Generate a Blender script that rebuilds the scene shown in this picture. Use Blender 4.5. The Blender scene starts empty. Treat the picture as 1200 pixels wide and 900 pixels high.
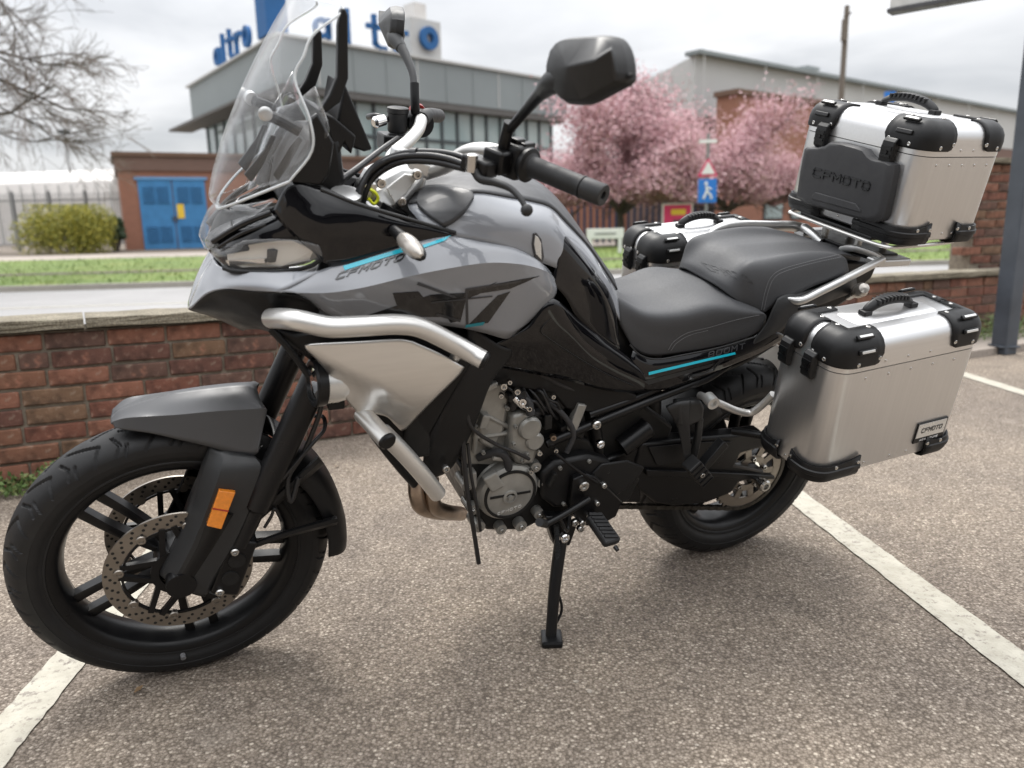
import bpy, bmesh, math, random
import numpy as np
from mathutils import Vector, Matrix, Euler
from mathutils.bvhtree import BVHTree

scene = bpy.context.scene
COL = scene.collection
R = math.radians
# ------------------------------------------------------------------ camera
CAM_H, PITCH, ROLL, F = 1.0214, 0.2086, -0.0204, 902.72      # metres, radians, focal length for a 1200 px wide frame
fw = Vector((0, math.cos(PITCH), -math.sin(PITCH)))
up = Vector((0, math.sin(PITCH), math.cos(PITCH)))
rt = Vector((1, 0, 0))
r2 = rt * math.cos(ROLL) + up * math.sin(ROLL)
u2 = -rt * math.sin(ROLL) + up * math.cos(ROLL)
CAM = Vector((0, 0, CAM_H))
cam_d = bpy.data.cameras.new('camera')
cam_d.sensor_width = 36
cam_d.lens = F / 1200 * 36
cam_d.clip_end = 3000
cam_d.clip_start = 0.05
cam = bpy.data.objects.new('camera', cam_d)
COL.objects.link(cam)
m = Matrix((r2, u2, -fw)).transposed().to_4x4()
m.translation = CAM
cam.matrix_world = m
scene.camera = cam
cam_d.dof.use_dof = True
cam_d.dof.focus_distance = 1.82
cam_d.dof.aperture_fstop = 2.7
cam_d.dof.aperture_blades = 0

# ------------------------------------------------------------------ light
SUN_EL, SUN_AZ = R(60), R(348)          # a veiled sun high beyond the motorcycle
w = bpy.data.worlds.new('World')
scene.world = w
w.use_nodes = True
nt = w.node_tree
for n in list(nt.nodes):
    nt.nodes.remove(n)
def wn(t, **k):
    n = nt.nodes.new(t)
    for a, b in k.items():
        setattr(n, a, b)
    return n
wout = wn('ShaderNodeOutputWorld')
sky = wn('ShaderNodeTexSky', sky_type='NISHITA', sun_disc=False, sun_elevation=SUN_EL, sun_rotation=SUN_AZ)
bg1 = wn('ShaderNodeBackground'); bg1.inputs[1].default_value = 0.10
nt.links.new(sky.outputs[0], bg1.inputs[0])
tc = wn('ShaderNodeTexCoord')
sep = wn('ShaderNodeSeparateXYZ'); nt.links.new(tc.outputs['Generated'], sep.inputs[0])
# cloud deck: direction projected on a flat layer, so clouds shrink towards the horizon
zc = wn('ShaderNodeMath', operation='MAXIMUM'); nt.links.new(sep.outputs[2], zc.inputs[0]); zc.inputs[1].default_value = 0.0
za = wn('ShaderNodeMath', operation='ADD'); nt.links.new(zc.outputs[0], za.inputs[0]); za.inputs[1].default_value = 0.16
dx = wn('ShaderNodeMath', operation='DIVIDE'); nt.links.new(sep.outputs[0], dx.inputs[0]); nt.links.new(za.outputs[0], dx.inputs[1])
dy = wn('ShaderNodeMath', operation='DIVIDE'); nt.links.new(sep.outputs[1], dy.inputs[0]); nt.links.new(za.outputs[0], dy.inputs[1])
comb = wn('ShaderNodeCombineXYZ'); nt.links.new(dx.outputs[0], comb.inputs[0]); nt.links.new(dy.outputs[0], comb.inputs[1])
cn = wn('ShaderNodeTexNoise'); cn.inputs['Scale'].default_value = 1.15; cn.inputs['Detail'].default_value = 6
cn.inputs['Roughness'].default_value = 0.52; cn.inputs['Distortion'].default_value = 0.35
mp = wn('ShaderNodeMapping'); mp.inputs['Location'].default_value = (2.3, 7.1, 0.0)
nt.links.new(comb.outputs[0], mp.inputs[0]); nt.links.new(mp.outputs[0], cn.inputs['Vector'])
cr = wn('ShaderNodeValToRGB')
cr.color_ramp.elements[0].position = 0.33; cr.color_ramp.elements[0].color = (0.64, 0.655, 0.68, 1)
cr.color_ramp.elements[1].position = 0.66; cr.color_ramp.elements[1].color = (0.98, 0.98, 0.99, 1)
nt.links.new(cn.outputs['Fac'], cr.inputs[0])
# an overcast sky is brighter towards the zenith (CIE overcast: about three times the horizon)
zp = wn('ShaderNodeMath', operation='POWER'); nt.links.new(zc.outputs[0], zp.inputs[0]); zp.inputs[1].default_value = 1.7
lum = wn('ShaderNodeMath', operation='MULTIPLY_ADD'); nt.links.new(zp.outputs[0], lum.inputs[0])
lum.inputs[1].default_value = 2.5; lum.inputs[2].default_value = 0.64
bg2 = wn('ShaderNodeBackground'); nt.links.new(cr.outputs[0], bg2.inputs[0]); nt.links.new(lum.outputs[0], bg2.inputs[1])
mixw = wn('ShaderNodeMixShader'); mixw.inputs[0].default_value = 0.93
nt.links.new(bg1.outputs[0], mixw.inputs[1]); nt.links.new(bg2.outputs[0], mixw.inputs[2])
nt.links.new(mixw.outputs[0], wout.inputs[0])
sun_d = bpy.data.lights.new('sun', 'SUN')
sun_d.energy = 1.5; sun_d.angle = R(22); sun_d.color = (1.0, 0.96, 0.90)
sun = bpy.data.objects.new('sun', sun_d); COL.objects.link(sun)
sd = Vector((math.sin(SUN_AZ) * math.cos(SUN_EL), math.cos(SUN_AZ) * math.cos(SUN_EL), math.sin(SUN_EL)))
sun.rotation_euler = sd.to_track_quat('Z', 'Y').to_euler()
vs = scene.view_settings
vs.view_transform = 'Standard'; vs.look = 'None'; vs.exposure = 0.52; vs.gamma = 1.0; vs.use_curve_mapping = False
scene.cycles.max_bounces = 8
scene.cycles.transparent_max_bounces = 16

# ------------------------------------------------------------------ materials
MATS = {}
class NB:
    """small node-tree builder"""
    def __init__(s, name):
        s.m = bpy.data.materials.new(name); s.m.use_nodes = True
        s.t = s.m.node_tree; s.b = s.t.nodes['Principled BSDF']; s.o = s.t.nodes['Material Output']
    def n(s, t, **k):
        x = s.t.nodes.new('ShaderNode' + t)
        for a, b in k.items(): setattr(x, a, b)
        return x
    def l(s, a, b): s.t.links.new(a, b)
    def noise(s, scale, detail=4, rough=0.55, coord='Object', stretch=None):
        tcn = s.n('TexCoord'); x = s.n('TexNoise')
        x.inputs['Scale'].default_value = scale; x.inputs['Detail'].default_value = detail; x.inputs['Roughness'].default_value = rough
        if stretch:
            mpn = s.n('Mapping'); mpn.inputs['Scale'].default_value = stretch
            s.l(tcn.outputs[coord], mpn.inputs[0]); s.l(mpn.outputs[0], x.inputs['Vector'])
        else: s.l(tcn.outputs[coord], x.inputs['Vector'])
        return x.outputs['Fac']
    def ramp(s, fac, stops):
        x = s.n('ValToRGB'); e = x.color_ramp.elements
        while len(e) < len(stops): e.new(0.5)
        for q, (p, c) in zip(e, stops): q.position = p; q.color = (*c, 1) if len(c) == 3 else c
        s.l(fac, x.inputs[0]); return x.outputs[0]
    def mix(s, fac, a, b, mode='MIX'):
        x = s.n('Mix', data_type='RGBA', blend_type=mode)
        for v, i in ((fac, 0), (a, 6), (b, 7)):
            if hasattr(v, 'links'): s.l(v, x.inputs[i])
            else: x.inputs[i].default_value = v if i == 0 else (*v, 1)
        return x.outputs[2]
    def bump(s, h, strength=0.3, dist=0.002):
        x = s.n('Bump'); x.inputs['Strength'].default_value = strength; x.inputs['Distance'].default_value = dist
        s.l(h, x.inputs['Height']); s.l(x.outputs[0], s.b.inputs['Normal']); return x
    def set(s, **k):
        for a, v in k.items():
            i = s.b.inputs[a.replace('_', ' ')]
            if hasattr(v, 'links'): s.l(v, i)
            else: i.default_value = (*v, 1) if isinstance(v, tuple) and len(v) == 3 and i.type == 'RGBA' else v
        return s
def mat(name, col, rough=0.5, metal=0.0, coat=0.0, vary=0.12, scale=9, bump=0.0, bscale=300, bdist=0.0006, stretch=None, **k):
    b = NB(name)
    f = b.noise(scale, 5, stretch=stretch)
    c = b.ramp(f, [(0.3, tuple(x * (1 - vary) for x in col)), (0.7, tuple(min(1, x * (1 + vary)) for x in col))])
    rv = 0.05 if metal > .7 else 0.2
    rr = b.ramp(b.noise(scale * 2.3, 3), [(0.3, (max(0.02, rough * (1 - rv)),) * 3), (0.7, (min(1, rough * (1 + rv)),) * 3)])
    b.set(Base_Color=c, Roughness=rr, Metallic=metal, Coat_Weight=coat, Coat_Roughness=0.04)
    if bump: b.bump(b.noise(bscale, 3, stretch=stretch), bump, bdist)
    for a, v in k.items(): b.set(**{a: v})
    MATS[name] = b.m
    return b.m
mat('paint_grey', (0.250, 0.261, 0.282), 0.22, 0.0, 1.0, vary=0.02, Specular_IOR_Level=0.2)
mat('paint_dark_grey', (0.075, 0.080, 0.086), 0.30, 0.15, 0.7, vary=0.05)
mat('tank_top_grey', (0.036, 0.037, 0.040), 0.50, 0.0, 0.1, vary=0.05, bump=0.08, bscale=700)
mat('gloss_black', (0.004, 0.004, 0.005), 0.07, 0.0, 1.0, vary=0.1, Specular_IOR_Level=0.0)
mat('satin_black', (0.0045, 0.0045, 0.005), 0.34, 0.0, 0.0, vary=0.15, Specular_IOR_Level=0.32)
mat('plastic_black', (0.0075, 0.0075, 0.008), 0.45, 0.0, 0.0, vary=0.12, bump=0.15, bscale=900, Specular_IOR_Level=0.32)
mat('plastic_grey', (0.016, 0.0165, 0.0172), 0.48, 0.0, 0.0, vary=0.1, bump=0.15, bscale=900)
mat('fender_grey', (0.066, 0.067, 0.070), 0.38, 0.3, 0.0, vary=0.04, bump=0.03, bscale=1500)
mat('fork_black', (0.013, 0.013, 0.014), 0.33, 0.5, 0.0, vary=0.08)
mat('rubber', (0.0105, 0.0105, 0.011), 0.60, 0.0, 0.0, vary=0.25, scale=14, bump=0.15, bscale=600)
mat('tyre_rubber', (0.009, 0.009, 0.0095), 0.52, 0.0, 0.0, vary=0.25, scale=10, bump=0.12, bscale=500, Specular_IOR_Level=0.35)
mat('rubber_soft', (0.022, 0.022, 0.024), 0.58, vary=0.1, bump=0.2, bscale=900)
mat('seat_vinyl', (0.044, 0.045, 0.048), 0.60, 0.0, 0.0, vary=0.03, scale=180, bump=0.32, bscale=520, bdist=0.0007)
mat('seat_side_vinyl', (0.028, 0.029, 0.031), 0.50, 0.0, 0.0, vary=0.06, bump=0.32, bscale=520, bdist=0.0007)
mat('thread', (0.16, 0.16, 0.165), 0.7)
mat('alu_case', (0.66, 0.66, 0.66), 0.33, 0.92, 0.0, vary=0.03, scale=160, stretch=(1, 1, 0.03))
mat('alu_lid', (0.72, 0.72, 0.72), 0.33, 0.92, 0.0, vary=0.03, scale=160, stretch=(0.03, 1, 1))
mat('alu_plate', (0.72, 0.715, 0.70), 0.30, 0.95, 0.0, vary=0.03, scale=120, stretch=(0.05, 1, 1))
mat('silver_tube', (0.68, 0.67, 0.645), 0.32, 0.75, 0.0, vary=0.02, scale=3)
mat('silver_cast', (0.60, 0.60, 0.59), 0.33, 0.75, 0.1, vary=0.05)
mat('engine_grey', (0.30, 0.295, 0.275), 0.43, 0.55, 0.0, vary=0.15, scale=20, bump=0.15, bscale=700)
mat('engine_dark', (0.015, 0.015, 0.015), 0.45, 0.3, 0.0, vary=0.2, scale=20, bump=0.15, bscale=700, Specular_IOR_Level=0.35)
mat('steel', (0.55, 0.54, 0.52), 0.25, 1.0, 0.0, vary=0.1, scale=30)
mat('steel_disc', (0.30, 0.275, 0.245), 0.36, 1.0, 0.0, vary=0.12, scale=20, bump=0.1, bscale=200)
mat('exhaust_steel', (0.34, 0.27, 0.215), 0.33, 1.0, 0.0, vary=0.3, scale=16)
mat('chain_metal', (0.075, 0.070, 0.062), 0.42, 0.85, 0.0, vary=0.3, scale=60)
mat('screen_rim', (0.62, 0.65, 0.66), 0.2, 0.0, 0.6)  # bright edge of the clear pane, put into the colour as a pale tone
mat('lamp_bowl', (0.74, 0.71, 0.65), 0.22, 0.35)
mat('chrome', (0.82, 0.82, 0.82), 0.07, 1.0, 0.0, vary=0.02)
mat('lamp_grey', (0.46, 0.43, 0.39), 0.25, 0.45, 0.3, vary=0.15, scale=30)
mat('teal_print', (0.003, 0.46, 0.60), 0.35, 0, 0.6, vary=0.03)
mat('teal_dark', (0.002, 0.24, 0.30), 0.35, 0, 0.6, vary=0.03)
mat('black_print', (0.006, 0.006, 0.007), 0.25, 0, 0.8, vary=0.05)
mat('grey_print', (0.035, 0.035, 0.038), 0.35, 0, 0.4, vary=0.05)
mat('white_print', (0.62, 0.62, 0.62), 0.5)
mat('hole_dark', (0.006, 0.006, 0.006), 0.7)
mat('wire_black', (0.012, 0.012, 0.013), 0.38)
mat('yellow_plastic', (0.62, 0.66, 0.02), 0.35)
mat('red_plastic', (0.30, 0.02, 0.015), 0.35)
mat('orange_reflector', (0.66, 0.20, 0.012), 0.18, 0, 0.8, vary=0.12, scale=140)
mat('label_silver', (0.66, 0.66, 0.64), 0.3, 0.6)
def clear_mat(name, tint, fac, rough=0.03):
    b = NB(name)
    tr = b.n('BsdfTransparent'); tr.inputs[0].default_value = (*tint, 1)
    gl = b.n('BsdfGlossy'); gl.inputs['Roughness'].default_value = rough
    lw = b.n('LayerWeight'); lw.inputs[0].default_value = 0.5; fr = b.n('Math', operation='POWER'); b.l(lw.outputs['Facing'], fr.inputs[0]); fr.inputs[1].default_value = 4.2
    ad = b.n('Math', operation='MULTIPLY_ADD'); b.l(fr.outputs[0], ad.inputs[0]); ad.inputs[1].default_value = 0.62; ad.inputs[2].default_value = fac
    sm = b.ramp(b.noise(14, 5), [(0.45, (1, 1, 1)), (0.75, (1.0, 1.0, 1.0))])
    mx = b.n('MixShader'); b.l(ad.outputs[0], mx.inputs[0]); b.l(tr.outputs[0], mx.inputs[1]); b.l(gl.outputs[0], mx.inputs[2])
    df = b.n('BsdfDiffuse'); df.inputs[0].default_value = (0.8, 0.8, 0.8, 1)
    dirt = b.ramp(b.noise(6, 6, 0.6), [(0.38, (0.025,) * 3), (0.8, (0.085,) * 3)])  # whitish haze of the panes put into the colour as patchy white
    m2 = b.n('MixShader'); b.l(dirt, m2.inputs[0]); b.l(mx.outputs[0], m2.inputs[1]); b.l(df.outputs[0], m2.inputs[2])
    b.l(m2.outputs[0], b.o.inputs[0]); MATS[name] = b.m
    return b.m
clear_mat('clear_screen', (0.975, 0.98, 0.985), 0.03)
clear_mat('clear_lens', (0.97, 0.97, 0.97), 0.03)
clear_mat('smoke_lens', (0.30, 0.30, 0.31), 0.03)
M = MATS

# ------------------------------------------------------------------ object helpers
def link(o, parent=None):
    COL.objects.link(o)
    if parent is not None: o.parent = parent
    return o
def tag(o, label=None, cat=None, group=None, kind=None):
    if label: o['label'] = label
    if cat: o['category'] = cat
    if group: o['group'] = group
    if kind: o['kind'] = kind
    return o
def empty(name, loc=(0, 0, 0), parent=None):
    o = bpy.data.objects.new(name, None); o.empty_display_size = 0.1
    link(o, parent); o.location = loc
    return o
class MB:
    """collects simple shapes into one mesh"""
    def __init__(s): s.v = []; s.f = []
    def add(s, vs, fs):
        k = len(s.v); s.v += [Vector(q) for q in vs]; s.f += [tuple(i + k for i in q) for q in fs]; return s
    def box(s, c, h, ax=None):
        c = Vector(c)
        X, Y, Z = ax if ax else (Vector((1, 0, 0)), Vector((0, 1, 0)), Vector((0, 0, 1)))
        vs = [c + X * (h[0] * a) + Y * (h[1] * b) + Z * (h[2] * d) for a in (-1, 1) for b in (-1, 1) for d in (-1, 1)]
        return s.add(vs, [(0, 1, 3, 2), (4, 6, 7, 5), (0, 4, 5, 1), (2, 3, 7, 6), (0, 2, 6, 4), (1, 5, 7, 3)])
    def lathe(s, p0, d, prof, n=24, cap=True):
        """prof: (distance along d, radius)"""
        d = Vector(d).normalized(); a = d.orthogonal().normalized(); b = d.cross(a); p0 = Vector(p0)
        vs = []; fs = []
        for t, r in prof:
            for i in range(n):
                q = 2 * math.pi * i / n
                vs.append(p0 + d * t + (a * math.cos(q) + b * math.sin(q)) * r)
        for j in range(len(prof) - 1):
            for i in range(n):
                i2 = (i + 1) % n
                fs.append((j * n + i, j * n + i2, (j + 1) * n + i2, (j + 1) * n + i))
        if cap:
            if prof[0][1] > 1e-6: fs.append(tuple(range(n))[::-1])
            if prof[-1][1] > 1e-6: fs.append(tuple((len(prof) - 1) * n + i for i in range(n)))
        return s.add(vs, fs)
    def cyl(s, p0, p1, r0, r1=None, n=16):
        p0 = Vector(p0); p1 = Vector(p1); d = p1 - p0
        return s.lathe(p0, d, [(0, r0), (d.length, r0 if r1 is None else r1)], n)
    def ring(s, c, d, ro, ri, th, n=48):
        d = Vector(d).normalized(); c = Vector(c)
        return s.lathe(c - d * th / 2, d, [(0, ri), (0, ro), (th, ro), (th, ri), (0, ri)], n, cap=False)
    def tube(s, pts, r, n=12, sub=6, cap=True, flat=1.0):
        pts = [Vector(p) for p in pts]
        P = spline(pts, sub) if sub > 1 and len(pts) > 2 else pts
        rs = r if callable(r) else (lambda t: r)
        N = len(P); vs = []; fs = []
        t0 = (P[1] - P[0]).normalized(); a = t0.orthogonal().normalized()
        for i, p in enumerate(P):
            t = (P[min(i + 1, N - 1)] - P[max(i - 1, 0)]).normalized()
            a = (a - t * a.dot(t)).normalized(); b = t.cross(a)
            rr = rs(i / (N - 1))
            for k in range(n):
                q = 2 * math.pi * k / n
                vs.append(p + (a * math.cos(q) + b * math.sin(q) * flat) * rr)
        for i in range(N - 1):
            for k in range(n):
                k2 = (k + 1) % n
                fs.append((i * n + k, i * n + k2, (i + 1) * n + k2, (i + 1) * n + k))
        if cap: fs += [tuple(range(n))[::-1], tuple((N - 1) * n + k for k in range(n))]
        return s.add(vs, fs)
    def prism(s, outline, depth):
        """outline: 3-D loop, depth: vector"""
        o = [Vector(p) for p in outline]; n = len(o); d = Vector(depth)
        vs = o + [p + d for p in o]
        fs = [tuple(range(n)), tuple(range(n, 2 * n))[::-1]] + [(i, i + n, (i + 1) % n + n, (i + 1) % n) for i in range(n)]
        return s.add(vs, fs)
    def ball(s, c, r, n=14, sc=(1, 1, 1)):
        c = Vector(c); vs = [c + Vector((0, 0, r * sc[2]))]; fs = []; rows = n // 2
        for j in range(1, rows):
            th = math.pi * j / rows
            for i in range(n):
                q = 2 * math.pi * i / n
                vs.append(c + Vector((math.sin(th) * math.cos(q) * sc[0], math.sin(th) * math.sin(q) * sc[1], math.cos(th) * sc[2])) * r)
        vs.append(c - Vector((0, 0, r * sc[2])))
        for i in range(n): fs.append((0, 1 + i, 1 + (i + 1) % n))
        for j in range(rows - 2):
            for i in range(n):
                a = 1 + j * n + i; b = 1 + j * n + (i + 1) % n
                fs.append((a, a + n, b + n, b))
        e = len(vs) - 1
        for i in range(n): fs.append((e, 1 + (rows - 2) * n + (i + 1) % n, 1 + (rows - 2) * n + i))
        return s.add(vs, fs)
    def build(s, name, m, parent=None, smooth=35, bevel=0.0, segs=2, recalc=True, thick=0.0, toff=-1.0):
        me = bpy.data.meshes.new(name)
        bm = bmesh.new()
        bv = [bm.verts.new(p) for p in s.v]
        for f in s.f:
            if len(set(f)) > 2:
                try: bm.faces.new([bv[i] for i in f])
                except ValueError: pass
        if recalc: bmesh.ops.recalc_face_normals(bm, faces=bm.faces)
        bm.to_mesh(me); bm.free()
        return finish(name, me, m, parent, smooth, bevel, segs, thick, toff)
def finish(name, me, m, parent=None, smooth=35, bevel=0.0, segs=2, thick=0.0, toff=-1.0):
    if smooth:
        me.polygons.foreach_set('use_smooth', [True] * len(me.polygons))
        me.set_sharp_from_angle(angle=R(smooth))
    if m: me.materials.append(M[m] if isinstance(m, str) else m)
    o = bpy.data.objects.new(name, me); link(o, parent)
    if thick:
        q = o.modifiers.new('thickness', 'SOLIDIFY'); q.thickness = thick; q.offset = toff; q.use_even_offset = False
    if bevel:
        q = o.modifiers.new('bevel', 'BEVEL'); q.width = bevel; q.segments = segs; q.limit_method = 'ANGLE'; q.angle_limit = R(40)
        q.harden_normals = False
    return o
def cr_point(p0, p1, p2, p3, t):
    return 0.5 * ((2 * p1) + (p2 - p0) * t + (2 * p0 - 5 * p1 + 4 * p2 - p3) * t * t + (3 * p1 - p0 - 3 * p2 + p3) * t ** 3)
def spline(pts, sub, corners=()):
    """points through a Catmull-Rom curve; sharp at the given indices"""
    cuts = [0] + sorted(c for c in corners if 0 < c < len(pts) - 1) + [len(pts) - 1]
    out = []
    for a, b in zip(cuts, cuts[1:]):
        seg = pts[a:b + 1]
        ext = [seg[0] * 2 - seg[1]] + seg + [seg[-1] * 2 - seg[-2]]
        for i in range(len(seg) - 1):
            for k in range(sub):
                out.append(cr_point(ext[i], ext[i + 1], ext[i + 2], ext[i + 3], k / sub))
    out.append(pts[-1])
    return out
def grid_mesh(rows, su=5, sv=5, cu=(), cv=(), mirror=True):
    """rows of 3-D points -> smooth sheet. su/sv: subdivisions across/along, cu/cv: sharp columns/rows"""
    G = [spline([Vector(p) for p in r], su, cu) for r in rows]
    G = list(zip(*[spline(list(c), sv, cv) for c in zip(*G)]))
    nr, nc = len(G), len(G[0])
    vs = [p for r in G for p in r]
    fs = [(i * nc + j, i * nc + j + 1, (i + 1) * nc + j + 1, (i + 1) * nc + j) for i in range(nr - 1) for j in range(nc - 1)]
    if mirror:
        k = len(vs)
        vs = vs + [Vector((p.x, -p.y, p.z)) for p in vs]
        fs = fs + [tuple(q + k for q in f)[::-1] for f in fs]
    return vs, fs
def sheet(name, rows, m, parent, su=5, sv=5, cu=(), cv=(), mirror=True, thick=0.003, smooth=40, bevel=0.0, inside=None):
    if mirror and min(abs(r[0].y) for r in rows) > .004:          # two separate panels, one each side
        ins = Vector(inside) if inside is not None else None
        o = sheet(name, rows, m, parent, su, sv, cu, cv, False, thick, smooth, bevel, ins)
        sheet(name, [[Vector((p.x, -p.y, p.z)) for p in r] for r in rows], m, parent, su, sv, cu, cv, False, thick, smooth, bevel, Vector((ins.x, -ins.y, ins.z)) if ins is not None else None)
        return o
    vs, fs = grid_mesh(rows, su, sv, cu, cv, mirror)
    me = bpy.data.meshes.new(name); bm = bmesh.new()
    bv = [bm.verts.new(p) for p in vs]
    for f in fs:
        try: bm.faces.new([bv[i] for i in f])
        except ValueError: pass
    bmesh.ops.remove_doubles(bm, verts=bm.verts, dist=2e-4)
    bmesh.ops.dissolve_degenerate(bm, edges=bm.edges, dist=1e-5)
    bm.normal_update()
    c = Vector(inside) if inside is not None else sum((v.co for v in bm.verts), Vector()) / len(bm.verts)
    if mirror: c.y = 0
    s = sum(f.normal.dot(f.calc_center_median() - c) * f.calc_area() for f in bm.faces)
    if s < 0: bmesh.ops.reverse_faces(bm, faces=bm.faces)
    bm.to_mesh(me); bm.free()
    return finish(name, me, m, parent, smooth, bevel, 2, thick)
def bvh_of(o):
    me = o.data
    return BVHTree.FromPolygons([v.co.copy() for v in me.vertices], [tuple(p.vertices) for p in me.polygons])

# ------------------------------------------------------------------ where things stand
YAW, LEAN = 3.5541, 0.2696                     # heading of the motorcycle, lean onto its side stand
BIKE = (Matrix.Translation((0.6243, 2.2843, 0)) @ Matrix.Rotation(YAW, 4, 'Z') @ Matrix.Translation((0, 0, 0.06))
        @ Matrix.Rotation(-LEAN, 4, 'X') @ Matrix.Translation((0, 0, -0.06)))
IB = BIKE.inverted()
CAML = IB @ CAM
def ray(px, py): return fw + r2 * ((px - 600) / F) - u2 * ((py - 450) / F)
def U(px, py, y):
    """bike coordinates (x ahead, y to its left, z up) of the point seen at px,py at distance y from the bike's middle plane"""
    d = IB.to_3x3() @ ray(px, py)
    return CAML + d * ((y - CAML.y) / d.y)
def UL(l): return [U(*q) for q in l]
def UX(px, py, x):
    d = IB.to_3x3() @ ray(px, py)
    return CAML + d * ((x - CAML.x) / d.x)
def UP(px, py, p, n):
    d = IB.to_3x3() @ ray(px, py); n = Vector(n)
    return CAML + d * ((Vector(p) - CAML).dot(n) / d.dot(n))
def Gd(px, py, z=0.0):
    d = ray(px, py); return CAM + d * ((z - CAM_H) / d.z)
def GY(px, py, y):
    d = ray(px, py); return CAM + d * (y / d.y)
def hit(bvh, px, py, off=0.0015):
    d = (IB.to_3x3() @ ray(px, py)).normalized()
    h = bvh.ray_cast(CAML, d)
    if h[0] is None: return None
    n = h[1] if h[1].dot(d) < 0 else -h[1]
    return h[0] + n * off
def mir(p): return Vector((p.x, -p.y, p.z))
def top_row(px, py, ys, dz, dx=0.0):
    """skyline point of a rounded body: it lies on the far flank, so the crown and the near flank follow from it"""
    p = U(px, py, -ys); return [Vector((p.x + dx, 0, p.z + dz)), Vector((p.x, ys, p.z))]
# ================================================================== THE SETTING
def ground_mat():
    b = NB('asphalt'); tcn = b.n('TexCoord')
    big = b.noise(0.9, 6, 0.6); mid = b.noise(7, 5, 0.6)
    # stone chips in the binder: two sizes of cells
    v = b.n('TexVoronoi'); v.inputs['Scale'].default_value = 150; v.inputs['Randomness'].default_value = 1; b.l(tcn.outputs['Object'], v.inputs['Vector'])
    v2 = b.n('TexVoronoi'); v2.inputs['Scale'].default_value = 230; b.l(tcn.outputs['Object'], v2.inputs['Vector'])
    sc = b.n('SeparateColor'); b.l(v.outputs['Color'], sc.inputs[0])
    chip = b.ramp(sc.outputs[0], [(0.0, (0.205, 0.173, 0.138)), (0.35, (0.265, 0.228, 0.186)), (0.7, (0.325, 0.283, 0.234)), (0.90, (0.385, 0.34, 0.284)), (1.0, (0.58, 0.53, 0.45))])
    edge = b.ramp(v.outputs['Distance'], [(0.36, (1, 1, 1)), (0.74, (0.50, 0.48, 0.455))])
    c = b.mix(1.0, chip, edge, 'MULTIPLY')
    fine = b.ramp(b.noise(420, 3), [(0.35, (0.72, 0.70, 0.68)), (0.65, (1.12, 1.12, 1.12))])
    c = b.mix(1.0, c, fine, 'MULTIPLY')
    pt = b.ramp(big, [(0.30, (0.80, 0.78, 0.78)), (0.5, (1.0, 0.98, 0.96)), (0.72, (1.18, 1.15, 1.10))])
    c = b.mix(1.0, c, pt, 'MULTIPLY')
    pm = b.ramp(mid, [(0.30, (0.86, 0.85, 0.85)), (0.7, (1.12, 1.11, 1.09))])
    c = b.mix(1.0, c, pm, 'MULTIPLY')
    oil = b.ramp(b.noise(1.7, 4, 0.55), [(0.64, (1, 1, 1)), (0.74, (0.66, 0.65, 0.64))])
    c = b.mix(1.0, c, oil, 'MULTIPLY'); c = b.mix(1.0, c, (0.90, 0.893, 0.905), 'MULTIPLY')
    pale = b.ramp(b.noise(2.6, 6, 0.7), [(0.60, (0, 0, 0)), (0.80, (0.45, 0.45, 0.45))])
    c = b.mix(pale, c, (0.38, 0.335, 0.285))
    b.set(Base_Color=c, Roughness=0.86)
    h = b.n('Math', operation='MULTIPLY_ADD'); b.l(v.outputs['Distance'], h.inputs[0]); h.inputs[1].default_value = -1.0
    hh = b.n('Math', operation='MULTIPLY'); b.l(v2.outputs['Distance'], hh.inputs[0]); hh.inputs[1].default_value = -0.45
    b.l(hh.outputs[0], h.inputs[2])
    b.bump(h.outputs[0], 0.8, 0.0045)
    MATS['asphalt'] = b.m
ground_mat()
def road_mat(name, col, vary=0.15):
    b = NB(name)
    c = b.ramp(b.noise(0.35, 6, 0.6), [(0.3, tuple(x * (1 - vary) for x in col)), (0.7, tuple(x * (1 + vary) for x in col))])
    c = b.mix(1.0, c, b.ramp(b.noise(90, 2), [(0.3, (0.75,) * 3), (0.7, (1.2,) * 3)]), 'MULTIPLY')
    b.set(Base_Color=c, Roughness=0.85); b.bump(b.noise(120, 3), 0.4, 0.004); MATS[name] = b.m
road_mat('road_asphalt', (0.27, 0.265, 0.262))
road_mat('path_paving', (0.30, 0.26, 0.225))
road_mat('concrete', (0.30, 0.28, 0.245), 0.25)
road_mat('soil', (0.09, 0.07, 0.05), 0.3)
def paint_mat():
    b = NB('line_paint')
    wear = b.ramp(b.noise(55, 6, 0.7), [(0.34, (0.0,) * 3), (0.46, (1.0,) * 3)])
    wear2 = b.ramp(b.noise(6, 5, 0.7), [(0.42, (0.0,) * 3), (0.62, (0.9,) * 3)])
    wv = b.mix(1.0, wear, wear2, 'LIGHTEN')
    col = b.ramp(b.noise(18, 5), [(0.3, (0.36, 0.335, 0.275)), (0.7, (0.47, 0.445, 0.375))])
    b.set(Base_Color=b.mix(wv, (0.17, 0.145, 0.125), col), Roughness=0.75)
    tcn = b.n('TexCoord'); v = b.n('TexVoronoi'); v.inputs['Scale'].default_value = 120; b.l(tcn.outputs['Object'], v.inputs['Vector'])
    h = b.n('Math', operation='MULTIPLY'); b.l(v.outputs['Distance'], h.inputs[0]); h.inputs[1].default_value = -1
    b.bump(h.outputs[0], 0.5, 0.004); MATS['line_paint'] = b.m
paint_mat()
def flat(name, loop, z, m, kind='structure'):
    o = MB().add([(x, y, z) for x, y in loop], [tuple(range(len(loop)))]).build(name, m, smooth=0, recalc=False)
    if o.data.polygons[0].normal.z < 0: o.data.flip_normals()
    o['kind'] = kind
    return o
flat('car_park_ground', [(-700, -300), (700, -300), (700, 900), (-700, 900)], 0.0, 'asphalt')
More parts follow.
